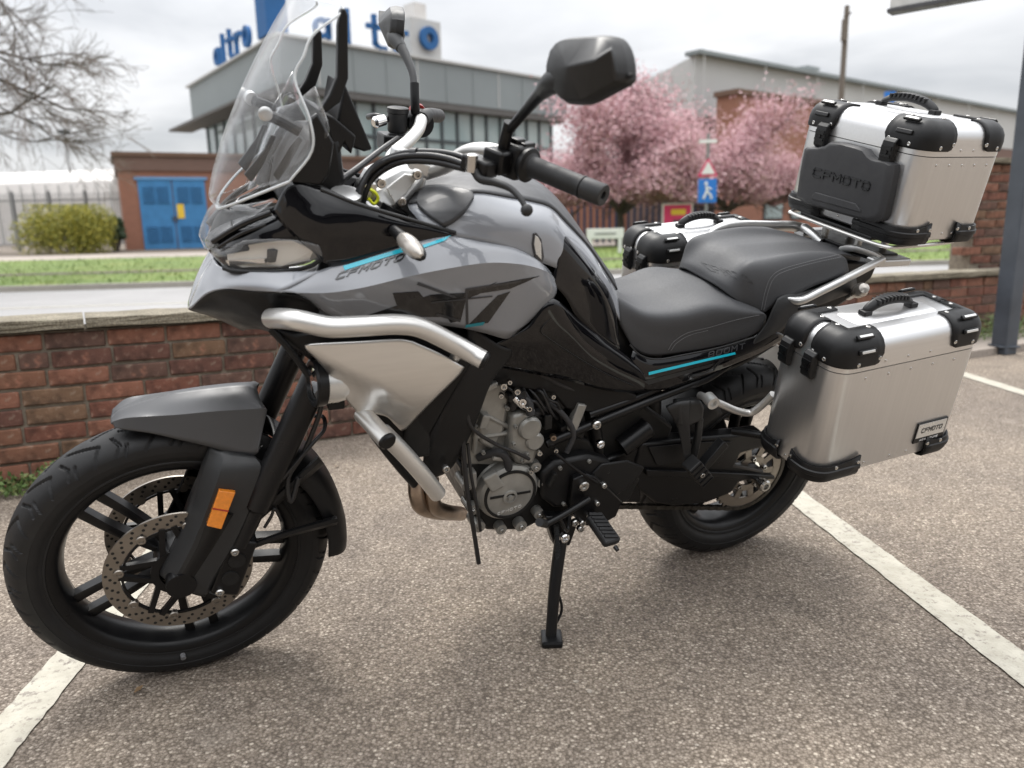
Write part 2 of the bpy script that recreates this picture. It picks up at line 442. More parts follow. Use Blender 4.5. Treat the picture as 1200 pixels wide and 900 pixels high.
# --- the three painted bay lines
def bay_line(a, b, w=0.095):
    a = Vector((*a, 0)); b = Vector((*b, 0)); n = (b - a).normalized().cross(Vector((0, 0, 1))) * w / 2
    rnd = random.Random(int(a.x * 100)); K = 90; L = []; Rr = []
    for i in range(K + 1):
        p = a.lerp(b, i / K)
        L.append(p + n * (1 + rnd.uniform(-.045, .045))); Rr.append(p - n * (1 + rnd.uniform(-.045, .045)))
    vs = [(p.x, p.y, 0.004) for p in L + Rr]
    o = MB().add(vs, [(i, i + 1, K + 2 + i, K + 1 + i) for i in range(K)]).build('painted_bay_line', 'line_paint', smooth=0)
    if o.data.polygons[0].normal.z < 0: o.data.flip_normals()
    o['kind'] = 'structure'
bay_line((-0.985, 0.6), (-1.185, 2.75))
bay_line((1.262, 0.4), (0.98, 3.35), 0.10)
bay_line((3.02, 2.4), (2.885, 5.0), 0.095)
# --- road, kerb, verge and path beyond the wall: strips that run along the road
RD = Vector((15.1, 1.83, 0)).normalized(); RN = Vector((-RD.y, RD.x, 0)); R0 = Vector((-7.3, 13.36, 0))
def strip(name, d0, d1, z, m, kind='structure', L=260):
    q = [R0 + RD * s + RN * d for s, d in ((-L, d0), (L, d0), (L, d1), (-L, d1))]
    return flat(name, [(p.x, p.y) for p in q], z, m, kind)
strip('road', -6.2, 0.0, 0.004, 'road_asphalt')
strip('pavement', -8.0, -6.3, 0.006, 'path_paving')
k = MB(); q = [R0 + RD * s + RN * d for s, d in ((-260, 0), (260, 0), (260, .14), (-260, .14))]
k.prism([Vector((p.x, p.y, -0.02)) for p in q], (0, 0, 0.12)); tag(k.build('kerb', 'concrete', smooth=0), kind='structure')
for d in (-5.9, -3.1):
    strip('road_line', d, d + 0.1, 0.008, 'line_paint')
def grass_mat():
    b = NB('grass')
    c = b.ramp(b.noise(0.8, 6, 0.65), [(0.30, (0.075, 0.125, 0.024)), (0.52, (0.135, 0.20, 0.035)), (0.72, (0.215, 0.235, 0.065))])
    c = b.mix(1.0, c, b.ramp(b.noise(25, 3), [(0.3, (0.7,) * 3), (0.7, (1.25,) * 3)]), 'MULTIPLY')
    b.set(Base_Color=c, Roughness=0.8); b.bump(b.noise(30, 4), 0.8, 0.05); MATS['grass'] = b.m
grass_mat()
strip('grass_verge', 0.14, 12.8, 0.085, 'grass')
strip('worn_track', 3.6, 4.4, 0.092, 'soil')
strip('footpath', 12.8, 18.3, 0.06, 'path_paving')
strip('bare_soil', 18.3, 26, 0.05, 'soil')
def grass_blades():
    rnd = random.Random(3); mb = MB()
    for i in range(15000):
        s = rnd.uniform(-16, 34); d = 0.2 + (rnd.random() ** 1.3) * 12.4
        p = R0 + RD * s + RN * d; h = rnd.uniform(.04, .10); a = rnd.uniform(0, 6.28); ww = rnd.uniform(.006, .014)
        t = Vector((rnd.uniform(-.04, .04), rnd.uniform(-.04, .04), h))
        e = Vector((math.cos(a), math.sin(a), 0)) * ww
        b0 = Vector((p.x, p.y, .083)); mb.add([b0 - e, b0 + e, b0 + t], [(0, 1, 2)])
    tag(mb.build('grass', 'grass', smooth=0, recalc=False), kind='stuff')
grass_blades()

# --- the low brick wall between the car park and the road
def brick_mats():
    for i, c in enumerate([(0.150, 0.058, 0.037), (0.165, 0.075, 0.044), (0.110, 0.048, 0.034), (0.150, 0.086, 0.050), (0.105, 0.056, 0.041), (0.200, 0.085, 0.053)]):
        b = NB('brick_%d' % i)
        n1 = b.noise(17, 6, 0.65)
        col = b.ramp(n1, [(0.28, tuple(x * .55 for x in c)), (0.5, c), (0.75, tuple(x * 1.3 for x in c))])
        lich = b.ramp(b.noise(34, 6, 0.7), [(0.56, (0, 0, 0)), (0.70, (.6, .6, .6))])
        col = b.mix(lich, col, (0.27, 0.215, 0.165))
        spall = b.ramp(b.noise(5.2, 4, 0.55), [(0.63, (0, 0, 0)), (0.68, (.8, .8, .8))])
        col = b.mix(spall, col, (0.33, 0.145, 0.095))
        dark = b.ramp(b.noise(9, 5, 0.6), [(0.25, (0.55,) * 3), (0.5, (1,) * 3)])
        col = b.mix(1.0, col, dark, 'MULTIPLY')
        b.set(Base_Color=col, Roughness=0.85)
        h = b.mix(0.5, b.noise(60, 5, 0.7), spall, 'SUBTRACT')
        b.bump(h, 0.7, 0.006); MATS['brick_%d' % i] = b.m
    b = NB('mortar')
    b.set(Base_Color=b.ramp(b.noise(30, 6, 0.7), [(0.3, (0.15, 0.125, 0.095)), (0.7, (0.30, 0.26, 0.205))]), Roughness=0.95)
    b.bump(b.noise(150, 4), 0.6, 0.004); MATS['mortar'] = b.m
    b = NB('coping')
    c = b.ramp(b.noise(6, 6, 0.65), [(0.3, (0.15, 0.13, 0.092)), (0.55, (0.245, 0.215, 0.16)), (0.75, (0.33, 0.30, 0.23))])
    c = b.mix(1.0, c, b.ramp(b.noise(140, 3, 0.6), [(0.38, (0.55,) * 3), (0.6, (1.15,) * 3)]), 'MULTIPLY')
    c = b.mix(b.ramp(b.noise(11, 5, .7), [(0.60, (0,) * 3), (0.75, (.6,) * 3)]), c, (0.10, 0.105, 0.06))
    b.set(Base_Color=c, Roughness=0.92); b.bump(b.noise(160, 4), 0.9, 0.006); MATS['coping'] = b.m
brick_mats()
def brick_mesh(i, L, H, D, rnd):
    mb = MB(); mb.box((0, 0, 0), (L / 2, D / 2, H / 2))
    me = bpy.data.meshes.new('brick'); bm = bmesh.new()
    bv = [bm.verts.new(p) for p in mb.v]
    for f in mb.f: bm.faces.new([bv[k] for k in f])
    bmesh.ops.recalc_face_normals(bm, faces=bm.faces)
    bmesh.ops.bevel(bm, geom=list(bm.edges), offset=0.004, segments=1, affect='EDGES')
    for v in bm.verts: v.co += Vector((rnd.uniform(-1, 1), rnd.uniform(-1, 1), rnd.uniform(-1, 1))) * 0.0016
    bm.to_mesh(me); bm.free(); me.materials.append(M['brick_%d' % (i % 6)])
    return me
brnd = random.Random(11)
BR = [brick_mesh(i, 0.215, 0.063, 0.10, brnd) for i in range(12)]
BH = [brick_mesh(i, 0.1025, 0.063, 0.10, brnd) for i in range(6)]
def brick_wall(name, label, a, b, z0, rows, tilt=0.0, cap=True, z_first=0.0, cat='wall', ztop=None, thick=0.215):
    """running-bond wall from a to b, outer face towards the camera"""
    a = Vector((*a, 0)); b = Vector((*b, 0)); L = (b - a).length; e = (b - a).normalized(); n = Vector((e.y, -e.x, 0))
    if n.dot(-a) < 0: n = -n
    root = empty(name, a); tag(root, label, cat)
    rotz = math.atan2(e.y, e.x); ty = -math.asin(tilt)
    root.rotation_euler = (0, ty * -1, rotz)
    root.rotation_euler = (Matrix.Rotation(rotz, 4, 'Z') @ Matrix.Rotation(-math.atan(tilt), 4, 'Y')).to_euler()
    yl = -1 if n.dot(Vector((-e.y, e.x, 0))) < 0 else 1     # side of the visible face in wall coordinates
    body = MB().box((L / 2, yl * (-thick / 2 - .010), (z0 + rows * 0.075) / 2 + z0 / 2), (L / 2, thick / 2 - .004, rows * 0.0375))
    body.build('mortar_bed', 'mortar', root, smooth=0)
    rnd = random.Random(5); todo = []
    for r in range(rows):
        s = -0.1125 if r % 2 else 0.0
        s += rnd.uniform(-.012, .012)
        while s < L - 0.02:
            half = (rnd.random() < 0.012)
            Lb = 0.1125 if half else 0.225
            if s + Lb > 0.03 and s >= -0.001 or s > -0.12:
                me = rnd.choice(BH if half else BR)
                loc = (s + Lb / 2, yl * (-0.050 + rnd.uniform(-.0025, .003)), z0 + r * 0.075 + 0.0375 + rnd.uniform(-.0015, .0015))
                rot = (rnd.uniform(-.012, .012), rnd.uniform(-.006, .006), rnd.uniform(-.008, .008) + (math.pi if rnd.random() < .5 else 0))
                todo.append((me, Vector(loc), rot))
            s += Lb
    # the nearest 300 bricks one by one, those farther off as one piece
    bpy.context.view_layer.update()
    todo.sort(key=lambda t: (root.matrix_world @ t[1] - CAM).length)
    for me, loc, rot in todo[:300]:
        o = bpy.data.objects.new('brick', me); link(o, root); o.location = loc; o.rotation_euler = rot
    if len(todo) > 300:
        far = {}
        for me, loc, rot in todo[300:]: far.setdefault(me.materials[0].name, []).append((me, loc, rot))
        mb = MB(); mi = []
        names = sorted(far)
        for nm in names:
            for me, loc, rot in far[nm]:
                mx = Matrix.Translation(loc) @ Euler(rot).to_matrix().to_4x4()
                mb.add([mx @ v.co for v in me.vertices], [tuple(p.vertices) for p in me.polygons]); mi += [names.index(nm)] * len(me.polygons)
        o = mb.build('brickwork', None, root, smooth=0, recalc=False)
        for nm in names: o.data.materials.append(bpy.data.materials[nm])
        o.data.polygons.foreach_set('material_index', mi); o['kind'] = 'stuff'
    if cap:
        s = 0.0; zt = z0 + rows * 0.075
        while s < L:
            Lc = rnd.uniform(.55, .75)
            c = MB().box((s + Lc / 2, yl * (-thick / 2 + 0.012), zt + 0.030), (Lc / 2 - .004, thick / 2 + 0.024, 0.020))
            me_o = c.build('coping_stone', 'coping', root, smooth=0, bevel=0.008)
            bm = bmesh.new(); bm.from_mesh(me_o.data)
            bmesh.ops.subdivide_edges(bm, edges=bm.edges, cuts=5, use_grid_fill=True)
            for v in bm.verts: v.co += Vector((0, rnd.uniform(-.003, .003), rnd.uniform(-.003, .003)))
            bm.to_mesh(me_o.data); bm.free()
            s += Lc
    return root
# its top falls a little towards the right of the view
wa = Vector((-1.959, 2.999)); wd = Vector((6.159, 3.45)).normalized()
A = wa - wd * 2.6; B = wa + wd * 7.15
TILT = -0.0185
brick_wall('brick_wall', 'long low weathered red brick wall with pale stone coping behind the motorcycle', A, B, 0.655 + 1.1 * 0.0185 - 9 * 0.075, 9, TILT)
# weeds along its foot
def leaf_mat(name, c1, c2, c3):
    b = NB(name)
    inf = b.n('ObjectInfo'); geo = b.n('NewGeometry')
    b.set(Base_Color=b.ramp(geo.outputs['Random Per Island'], [(0.0, c1), (0.5, c2), (1.0, c3)]), Roughness=0.6)
    MATS[name] = b.m
leaf_mat('weed_leaf', (0.035, 0.075, 0.015), (0.085, 0.135, 0.03), (0.17, 0.19, 0.07))
leaf_mat('hedge_leaf', (0.11, 0.13, 0.014), (0.24, 0.23, 0.026), (0.42, 0.37, 0.05))
leaf_mat('shrub_leaf', (0.02, 0.04, 0.015), (0.035, 0.06, 0.022), (0.06, 0.085, 0.035))
leaf_mat('blossom', (0.37, 0.185, 0.21), (0.53, 0.31, 0.335), (0.69, 0.48, 0.50))
def leaf(mb, p, s, rnd, bend=0.3):
    a = Vector((rnd.gauss(0, 1), rnd.gauss(0, 1), rnd.gauss(0, 1))).normalized(); b = a.orthogonal().normalized(); c = a.cross(b)
    p = Vector(p); mb.add([p - a * s * .5, p + b * s * .28 + c * s * .1, p + a * s * .5, p - b * s * .28 + c * s * .1], [(0, 1, 2, 3)])
def weed(p, r, h, n, seed, label):
    rnd = random.Random(seed); mb = MB()
    for i in range(n):
        a = rnd.uniform(0, 6.28); q = r * rnd.random() ** .5; z = h * rnd.random() * (1 - q / r * .6)
        leaf(mb, (math.cos(a) * q * 1.6, math.sin(a) * q * .7, z + .01), rnd.uniform(.014, .032), rnd)
    for i in range(10):
        a = rnd.uniform(0, 6.28); q = r * rnd.random() * .8
        mb.cyl((math.cos(a) * q * .4, math.sin(a) * q * .3, 0), (math.cos(a) * q * 1.4, math.sin(a) * q * .6, h * rnd.uniform(.4, .9)), .0015, .001, 4)
    o = mb.build('weed', 'weed_leaf', smooth=0, recalc=False); o.location = (p[0], p[1], 0)
    o.rotation_euler.z = math.atan2(wd.y, wd.x)
    tag(o, label, 'weed', 'weeds at the foot of the brick wall')
for i, (s, r, h, n, lab) in enumerate([(-.10, .10, .10, 320, 'sparse green weed at the far left foot of the brick wall'), (.17, .12, .15, 520, 'taller leafy green weed left of the front tyre by the brick wall'),
        (1.62, .12, .05, 260, 'low mossy weed behind the fork at the foot of the brick wall'), (1.95, .16, .07, 380, 'broad low weed between front wheel and crash bar by the wall')]):
    p = wa + wd * s + Vector((wd.y, -wd.x)) * .075
    weed(p, r, h, n, 20 + i, lab)
for i, s in enumerate((6.45, 6.75)):
    p = wa + wd * s + Vector((wd.y, -wd.x)) * .18
    weed(p, .30, .28, 900, 40 + i, ['overgrown grassy weed left of the dark post', 'overgrown grassy weed right of the dark post'][i])
# tall brick pier beyond the wall's right end
pa = Vector((3.93, 6.62)); 
brick_wall('brick_pier', 'tall weathered brick pier with pale stone cap behind the dark post', pa, pa + Vector((1.9, 0.62)), -0.02, 19, 0.0, cap=True)
# bed of concrete edging at the foot of the post
e0 = Vector((3.2, 5.17, 0)); 
kk = MB().prism([(3.05, 5.28, 0), (5.2, 6.35, 0), (5.0, 6.75, 0), (2.85, 5.72, 0)], (0, 0, .05)); tag(kk.build('planting_edge', 'path_paving', smooth=0), kind='structure')

# --- sign post and its board
mat('post_paint', (0.055, 0.065, 0.080), 0.45, vary=0.25, scale=4)
mat('board_white', (0.55, 0.55, 0.53), 0.5)
mat('board_edge', (0.06, 0.06, 0.065), 0.5)
post = empty('sign_post', (3.60, 5.55, 0)); tag(post, 'dark blue-grey square steel post carrying a sign board by the wall', 'sign post')
MB().box((0, 0, 1.9), (.060, .060, 1.9), (Vector((.93, .36, 0)), Vector((-.36, .93, 0)), Vector((0, 0, 1)))).build('post', 'post_paint', post, smooth=0, bevel=.008)
MB().box((0, 0, .058), (.075, .075, .006)).build('base_plate', 'post_paint', post, smooth=0, bevel=.003)
p0 = GY(1042, 17, 6.05); p1 = GY(1215, -15, 5.45)
bd = (p1 - p0); bd.z = 0; Lb = bd.length; bdn = bd.normalized(); bnn = Vector((bdn.y, -bdn.x, 0))
zb = p0.z
def board(name, m, z0, z1, off, th, e=0.0, parent=post):
    c = (Vector((p0.x, p0.y, 0)) + bdn * (Lb / 2) + bnn * off) - Vector((3.60, 5.55, 0)); c.z = (z0 + z1) / 2
    return MB().box(c, (Lb / 2 - e, th / 2, (z1 - z0) / 2), (bdn, bnn, Vector((0, 0, 1)))).build(name, m, parent, smooth=0, bevel=.004)
board('sign_board', 'board_white', zb + .03, zb + .75, 0, .10, .015)
board('board_rail', 'board_edge', zb, zb + .028, 0, .13)
board('board_rail', 'board_edge', zb + .752, zb + .78, 0, .13)

# --- unseen dark block added behind the camera to shade and darken the glossy panels
road_mat('frontage_cladding', (0.055, 0.055, 0.058), .2)
fb = MB(); fb.box((-2, -14, 2.4), (22, 2.0, 2.4)); fb.box((-2, -11.7, 3.8), (22, .5, .12))
fo = fb.build('showroom_frontage', 'frontage_cladding', smooth=0); fo['kind'] = 'structure'

# loose grit and a few dead leaves on the tarmac
mat('grit_stone', (0.36, 0.32, 0.27), 0.85, vary=.4, scale=60)
mat('dead_leaf', (0.16, 0.10, 0.05), 0.8, vary=.4, scale=60)
rnd = random.Random(77); mb = MB()
for i in range(520):
    x, y = rnd.uniform(-2.2, 3.2), rnd.uniform(.7, 5.0); r_ = rnd.uniform(.0015, .0042)
    if rnd.random() < .08: r_ *= 1.6
    mb.ball((x, y, r_ * .4), r_, 5, (rnd.uniform(.8, 1.5), rnd.uniform(.8, 1.3), .7))
tag(mb.build('grit', 'grit_stone', smooth=0), kind='stuff')
mb = MB()
for i in range(40):
    s_ = rnd.uniform(-1, 6); p = wa + wd * s_ + Vector((wd.y, -wd.x)) * abs(rnd.gauss(.14, .16))
    if i > 30: p = Vector((rnd.uniform(-1.5, 2.5), rnd.uniform(1.0, 4)))
    a = rnd.uniform(0, 6.28); l_ = rnd.uniform(.008, .02); e = Vector((math.cos(a), math.sin(a), 0)); f_ = Vector((-e.y, e.x, 0)); c_ = Vector((p.x, p.y, .006))
    mb.add([c_ - e * l_, c_ + f_ * l_ * .5 + Vector((0, 0, 1)) * .004, c_ + e * l_ + Vector((0, 0, 1)) * .005, c_ - f_ * l_ * .5 + Vector((0, 0, 1)) * .002], [(0, 1, 2, 3)])
tag(mb.build('leaf_litter', 'dead_leaf', smooth=0, recalc=False), kind='stuff')
# ================================================================== BEYOND THE ROAD
def wall_mat(name, col, kind='flat', vary=0.08, scale=1.2):
    b = NB(name)
    c = b.ramp(b.noise(scale, 5, 0.6), [(0.3, tuple(x * (1 - vary) for x in col)), (0.7, tuple(x * (1 + vary) for x in col))])
    if kind == 'brick':
        t = b.n('TexCoord'); br = b.n('TexBrick'); br.inputs['Scale'].default_value = 1.0
        br.inputs['Brick Width'].default_value = .225; br.inputs['Row Height'].default_value = .075; br.inputs['Mortar Size'].default_value = .008
        br.inputs['Color1'].default_value = (*col, 1); br.inputs['Color2'].default_value = (*[x * .75 for x in col], 1); br.inputs['Mortar'].default_value = (*[min(1, x * .6 + .08) for x in col], 1)
        mpn = b.n('Mapping'); mpn.inputs['Rotation'].default_value = (R(90), 0, 0); b.l(t.outputs['Object'], mpn.inputs[0]); b.l(mpn.outputs[0], br.inputs['Vector'])
        c = b.mix(0.5, c, br.outputs['Color'])
    b.set(Base_Color=c, Roughness=0.75); MATS[name] = b.m
wall_mat('far_brick', (0.27, 0.115, 0.07), 'brick')
wall_mat('far_brick_dark', (0.15, 0.085, 0.065), 'brick')
wall_mat('roof_trim', (0.13, 0.075, 0.05))
wall_mat('door_blue', (0.045, 0.19, 0.40), vary=.1, scale=3)
wall_mat('door_frame_blue', (0.12, 0.28, 0.50))
wall_mat('louvre_blue', (0.03, 0.105, 0.22))
wall_mat('cladding_grey', (0.215, 0.24, 0.245), vary=.05, scale=.15)
wall_mat('cladding_pale', (0.46, 0.46, 0.45), vary=.05, scale=.2)
wall_mat('soffit', (0.10, 0.095, 0.09))
wall_mat('window_frame', (0.05, 0.06, 0.065))
wall_mat('sign_blue', (0.016, 0.10, 0.27))
wall_mat('white_sheet', (0.62, 0.60, 0.58), vary=.06)
wall_mat('rail_grey', (0.20, 0.20, 0.20))
wall_mat('wood_pole', (0.14, 0.115, 0.095))
wall_mat('navy_rail', (0.02, 0.035, 0.075))
wall_mat('white_wood', (0.68, 0.68, 0.66))
wall_mat('sign_red', (0.62, 0.04, 0.13))
wall_mat('sign_yellow', (0.75, 0.50, 0.05))
wall_mat('bark', (0.085, 0.07, 0.06), vary=.3, scale=8)
wall_mat('twig', (0.16, 0.125, 0.105), vary=.25, scale=3)
wall_mat('road_sign_blue', (0.02, 0.16, 0.52))
b = NB('far_glass'); b.set(Base_Color=b.ramp(b.noise(.25, 3), [(0.35, (0.22, 0.29, 0.29)), (0.65, (0.36, 0.42, 0.41))]), Roughness=0.12, Metallic=0.0, Coat_Weight=0.6); MATS['far_glass'] = b.m
Zv = Vector((0, 0, 1))
def frame_of(a, b):
    e = Vector((b[0] - a[0], b[1] - a[1], 0)); L = e.length; e.normalize(); n = Vector((e.y, -e.x, 0))
    return e, n, L
def fbox(mb, o, e, n, x0, x1, z0, z1, y0, y1):
    """box on a facade: along e, out along n"""
    return mb.box(o + e * (x0 + x1) / 2 + n * (y0 + y1) / 2 + Zv * (z0 + z1) / 2, ((x1 - x0) / 2, abs(y1 - y0) / 2, (z1 - z0) / 2), (e, n, Zv))
# --- brick substation with blue doors
D = 36.0
c0 = GY(149, 292, D); c1 = GY(450, 289, D + 5.5); c0.z = c1.z = 0
sub = empty('substation', c0); tag(sub, 'small flat-roofed brick substation with big blue louvred doors across the road', 'substation')
e, n, L = frame_of(c0, c1); O = Vector((0, 0, 0)); H = 4.35
fbox(MB(), O, e, n, 0, L, 0, H - .75, -5.5, 0).build('brick_body', 'far_brick', sub, smooth=0)
fbox(MB(), O, e, n, -.10, L + .1, H - .75, H - .12, -5.6, .10).build('roof_fascia', 'far_brick_dark', sub, smooth=0)
fbox(MB(), O, e, n, -.2, L + .2, H - .12, H + .06, -5.7, .2).build('roof', 'roof_trim', sub, smooth=0)
def sdist(px):
    d = ray(px, 285); t = (c0 - CAM).xy.dot(Vector((n.x, n.y))) / d.xy.dot(Vector((n.x, n.y)))
    return ((CAM + d * t) - c0).dot(e)
x0 = sdist(168.5); x1 = sdist(247); hw = (x1 - x0) / 2; dz = 3.2
fbox(MB(), O, e, n, x0 - .1, x1 + .1, dz, dz + .12, 0, .10).build('door_lintel', 'door_frame_blue', sub, smooth=0)
for k in range(2):
    a = x0 + k * hw
    dr = fbox(MB(), O, e, n, a + .02, a + hw - .02, .05, dz - .01, 0, .06).build('door', 'door_blue', sub, smooth=0, bevel=.01)
    for (zz0, zz1) in ((.35, 1.12), (2.12, 2.9)):
        for s in range(2):
            xa = a + hw * (.14 + .40 * s); xb = xa + hw * .33
            fbox(MB(), O, e, n, xa, xb, zz0, zz1, .05, .075).build('louvre_panel', 'louvre_blue', dr, smooth=0)
            lv = MB(); q = 7
            for i in range(q):
                zc_ = zz0 + (i + .5) * (zz1 - zz0) / q
                lv.box(O + e * (xa + xb) / 2 + n * .085 + Zv * zc_, ((xb - xa) / 2, .02, .025), (e, (n - Zv * .5).normalized(), (Zv + n * .5).normalized()))
            tag(lv.build('louvre_slat', 'door_blue', dr, smooth=0), kind='stuff')
    if k == 1:
        fbox(MB(), O, e, n, a + .12, a + .42, 1.45, 2.1, .06, .08).build('warning_notice', 'sign_yellow', dr, smooth=0)
    fbox(MB(), O, e, n, a + (hw - .12 if k == 0 else .04), a + (hw - .06 if k == 0 else .10), 1.3, 1.55, .06, .12).build('handle', 'window_frame', dr, smooth=0)
# --- blue striplit office behind it: letters on the roof edge
H = 13.4
CC = GY(343, 262, 55.0); CR = GY(664, 258, 75.5); CLf = GY(238, 266, 74.0)
for q in (CC, CR, CLf): q.z = 0
off = empty('office_building', CC); tag(off, 'wide grey-clad office building with blue roof letters and a window band', 'building')
eR, nR, LR = frame_of(CC, CR); eL = Vector((CLf.x - CC.x, CLf.y - CC.y, 0)); LL = eL.length; eL.normalize(); nL = Vector((-eL.y, eL.x, 0))
bk = eR * LR + eL * LL
def quad_prism(name, m, z0, z1, inset=0.0):
    a = O + (eR + eL) * inset; b_ = eR * (LR - inset) + eL * inset; c_ = eR * (LR - inset) + eL * (LL - inset); d_ = eL * (LL - inset) + eR * inset
    return MB().prism([p + Zv * z0 for p in (a, b_, c_, d_)], Zv * (z1 - z0)).build(name, m, off, smooth=0)
quad_prism('lower_wall', 'cladding_pale', 0, 5.4, .9)
quad_prism('glazed_storey', 'far_glass', 5.4, 9.9, 1.0)
quad_prism('fascia', 'cladding_grey', 10.4, H, 0)
quad_prism('soffit', 'soffit', 9.9, 10.4, .05)
for k in range(17):                         # mullions of the long right-hand window band
    x = 1.2 + k * (LR - 2.4) / 16
    fbox(MB(), O + eL * 1.0, eR, nR, x - .12, x + .12, 5.4, 9.9, 0, .12).build('mullion', 'window_frame', off, smooth=0)
for k in range(9):
    x = 1.2 + k * (LL - 2.4) / 8
    fbox(MB(), O + eR * 1.0, eL, nL, x - .12, x + .12, 5.4, 9.9, 0, .12).build('mullion', 'window_frame', off, smooth=0)
for zz in (5.4, 7.5):
    fbox(MB(), O + eL * 1.0, eR, nR, 1.0, LR - 1.0, zz - .1, zz + .12, 0, .14).build('transom', 'window_frame', off, smooth=0)
for k in range(11):                         # shallow seams between fascia panels
    x = k * LR / 10
    fbox(MB(), O, eR, nR, x - .05, x + .05, 10.5, H - .1, 0, .05).build('fascia_seam', 'cladding_pale' if k % 3 == 1 else 'cladding_grey', off, smooth=0)
fbox(MB(), O, eR, nR, -.3, LR + .3, H, H + .18, -.4, .25).build('roof_edge', 'cladding_pale', off, smooth=0)
fbox(MB(), O, eL, nL, -.3, LL + .3, H + .01, H + .17, -.4, .25).build('roof_edge', 'cladding_pale', off, smooth=0)
fbox(MB(), O, eL, nL, 1, LL + .6, 9.55, 9.75, .02, 2.0).build('canopy', 'soffit', off, smooth=0)
# roof letters: stroke letters standing along the roof edge
GLY = {'a': [[(.1, .62), (.3, .7), (.6, .66), (.7, .5), (.7, 0)], [(.7, .38), (.35, .4), (.12, .3), (.1, .12), (.3, 0), (.55, .04), (.7, .2)]],
       'l': [[(.35, 0), (.35, 1)]],
       't': [[(.3, 1), (.3, .15), (.45, 0), (.7, 0)], [(.05, .68), (.65, .68)]],
       'r': [[(.2, 0), (.2, .7)], [(.2, .45), (.4, .66), (.68, .68)]],
       'o': [[(.4, .7), (.12, .58), (.04, .35), (.12, .12), (.4, 0), (.68, .12), (.76, .35), (.68, .58), (.4, .7)]]}
def strokes(mb, ch, o, e, n, s, th, dep):
    if ch in 'ao':
        rr_ = .36 * s; c_ = o + e * (.40 * s) + Zv * (rr_)
        mb.ring(c_, n, rr_, rr_ - th, dep, 32)
        if ch == 'a': mb.box(o + e * (.76 * s - th / 2) + Zv * (.36 * s), (dep / 2, th / 2, .36 * s), (n, e, Zv))
        return
    for pl in GLY[ch]:
        P = [o + e * (x * s) + Zv * (y * s) for x, y in pl]
        for a_, b_ in zip(P, P[1:]):
            d_ = (b_ - a_); l_ = d_.length; d_.normalize(); v_ = d_.cross(n)
            mb.box((a_ + b_) / 2, (l_ / 2 + th / 2, dep / 2, th / 2), (d_, n, v_))
def colx(px, e, n, o0):
    d = ray(px, 200); nn = Vector((n.x, n.y)); t = (o0 - CAM).xy.dot(nn) / d.xy.dot(nn)
    return ((CAM + d * t) - o0).dot(e)
for ch, px, s, dz_ in (("a", 386, 1.9, .75), ("l", 416, 2.1, .3), ("t", 448, 2.1, .3), ("r", 474, 2.0, .3)):
    mb = MB(); x = colx(px, eR, nR, CC); strokes(mb, ch, O + eR * (x - .35 * s) + nR * .1 + Zv * (H + .25 + dz_ * 0), eR, nR, s, .33, .3)
    mb.build('roof_letter', 'sign_blue', off, smooth=0)
bx = colx(508, eR, nR, CC)
fbox(MB(), O, eR, nR, bx - 1.55, bx + 1.45, H + .18, H + 3.0, -2.8, -.2).build('plant_room', 'cladding_pale', off, smooth=0)
fbox(MB(), O, eR, nR, bx - .6, bx + .55, H + 3.0, H + 4.3, -2.2, -.8).build('roof_vent', 'white_sheet', off, smooth=0)
mb = MB(); strokes(mb, 'o', O + eR * (bx - .95) + nR * .1 + Zv * (H + .75), eR, nR, 2.35, .5, .35); mb.build('roof_letter', 'sign_blue', off, smooth=0)
for ch, px, s in (('a', 268, 1.8), ('l', 276, 1.9), ('t', 284.5, 1.9), ('r', 293, 1.9), ('o', 303.5, 2.1)):
    mb = MB(); x = colx(px, eL, nL, CC); strokes(mb, ch, O + eL * (x + .35 * s) + nL * .1 + Zv * (H + .3), -eL, nL, s, .30, .3)
    mb.build('roof_letter', 'sign_blue', off, smooth=0)
cx = colx(325, eL, nL, CC)
fbox(MB(), O, eL, nL, cx - 1.0, cx + 1.0, H + .3, H + 3.0, -1.2, .3).build('corner_block', 'sign_blue', off, smooth=0)
# --- long pale shed and the brick block in front of it, right
Q0 = GY(812, 250, 43.0); Q1 = GY(1205, 246, 74.0); Q2 = GY(735, 252, 54.0)
for q in (Q0, Q1, Q2): q.z = 0
shed = empty('warehouse', Q0); tag(shed, 'long pale flat-roofed warehouse above the blossom trees', 'warehouse')
H = 9.3; e1 = (Q1 - Q0); e2 = (Q2 - Q0)
MB().prism([O, e1, e1 + e2, e2], Zv * 6.3).build('brick_base', 'far_brick_dark', shed, smooth=0)
MB().prism([p + Zv * 6.3 - (e1 + e2) * .004 for p in (O, e1 * 1.008, e1 * 1.008 + e2 * 1.008, e2 * 1.008)], Zv * (H - 6.3)).build('parapet', 'cladding_pale', shed, smooth=0)
e1n = e1.normalized(); n1 = Vector((e1n.y, -e1n.x, 0))
fbox(MB(), O, e1n, n1, -.4, e1.length + .4, H, H + .2, -.5, .5).build('roof_edge', 'cladding_grey', shed, smooth=0)
fbox(MB(), O, e1n, n1, 17.0, 18.0, H + .2, H + 1.6, -5, -4).build('roof_vent', 'cladding_pale', shed, smooth=0)
fbox(MB(), O, e1n, n1, 16.7, 18.3, H + 1.6, H + 1.8, -5.3, -3.7).build('vent_cap', 'cladding_grey', shed, smooth=0)
for k in range(9):
    fbox(MB(), O, e1n, n1, k * e1.length / 9, k * e1.length / 9 + .05, 6.4, H, .42, .46).build('parapet_seam', 'cladding_pale', shed, smooth=0)
S0 = GY(858, 250, 40.0); S1 = GY(1000, 250, 47.0)
for q in (S0, S1): q.z = 0
bb = empty('brick_block', S0); tag(bb, 'orange brick block with dark roof edge right of the blossom trees', 'building')
e, n, L = frame_of(S0, S1)
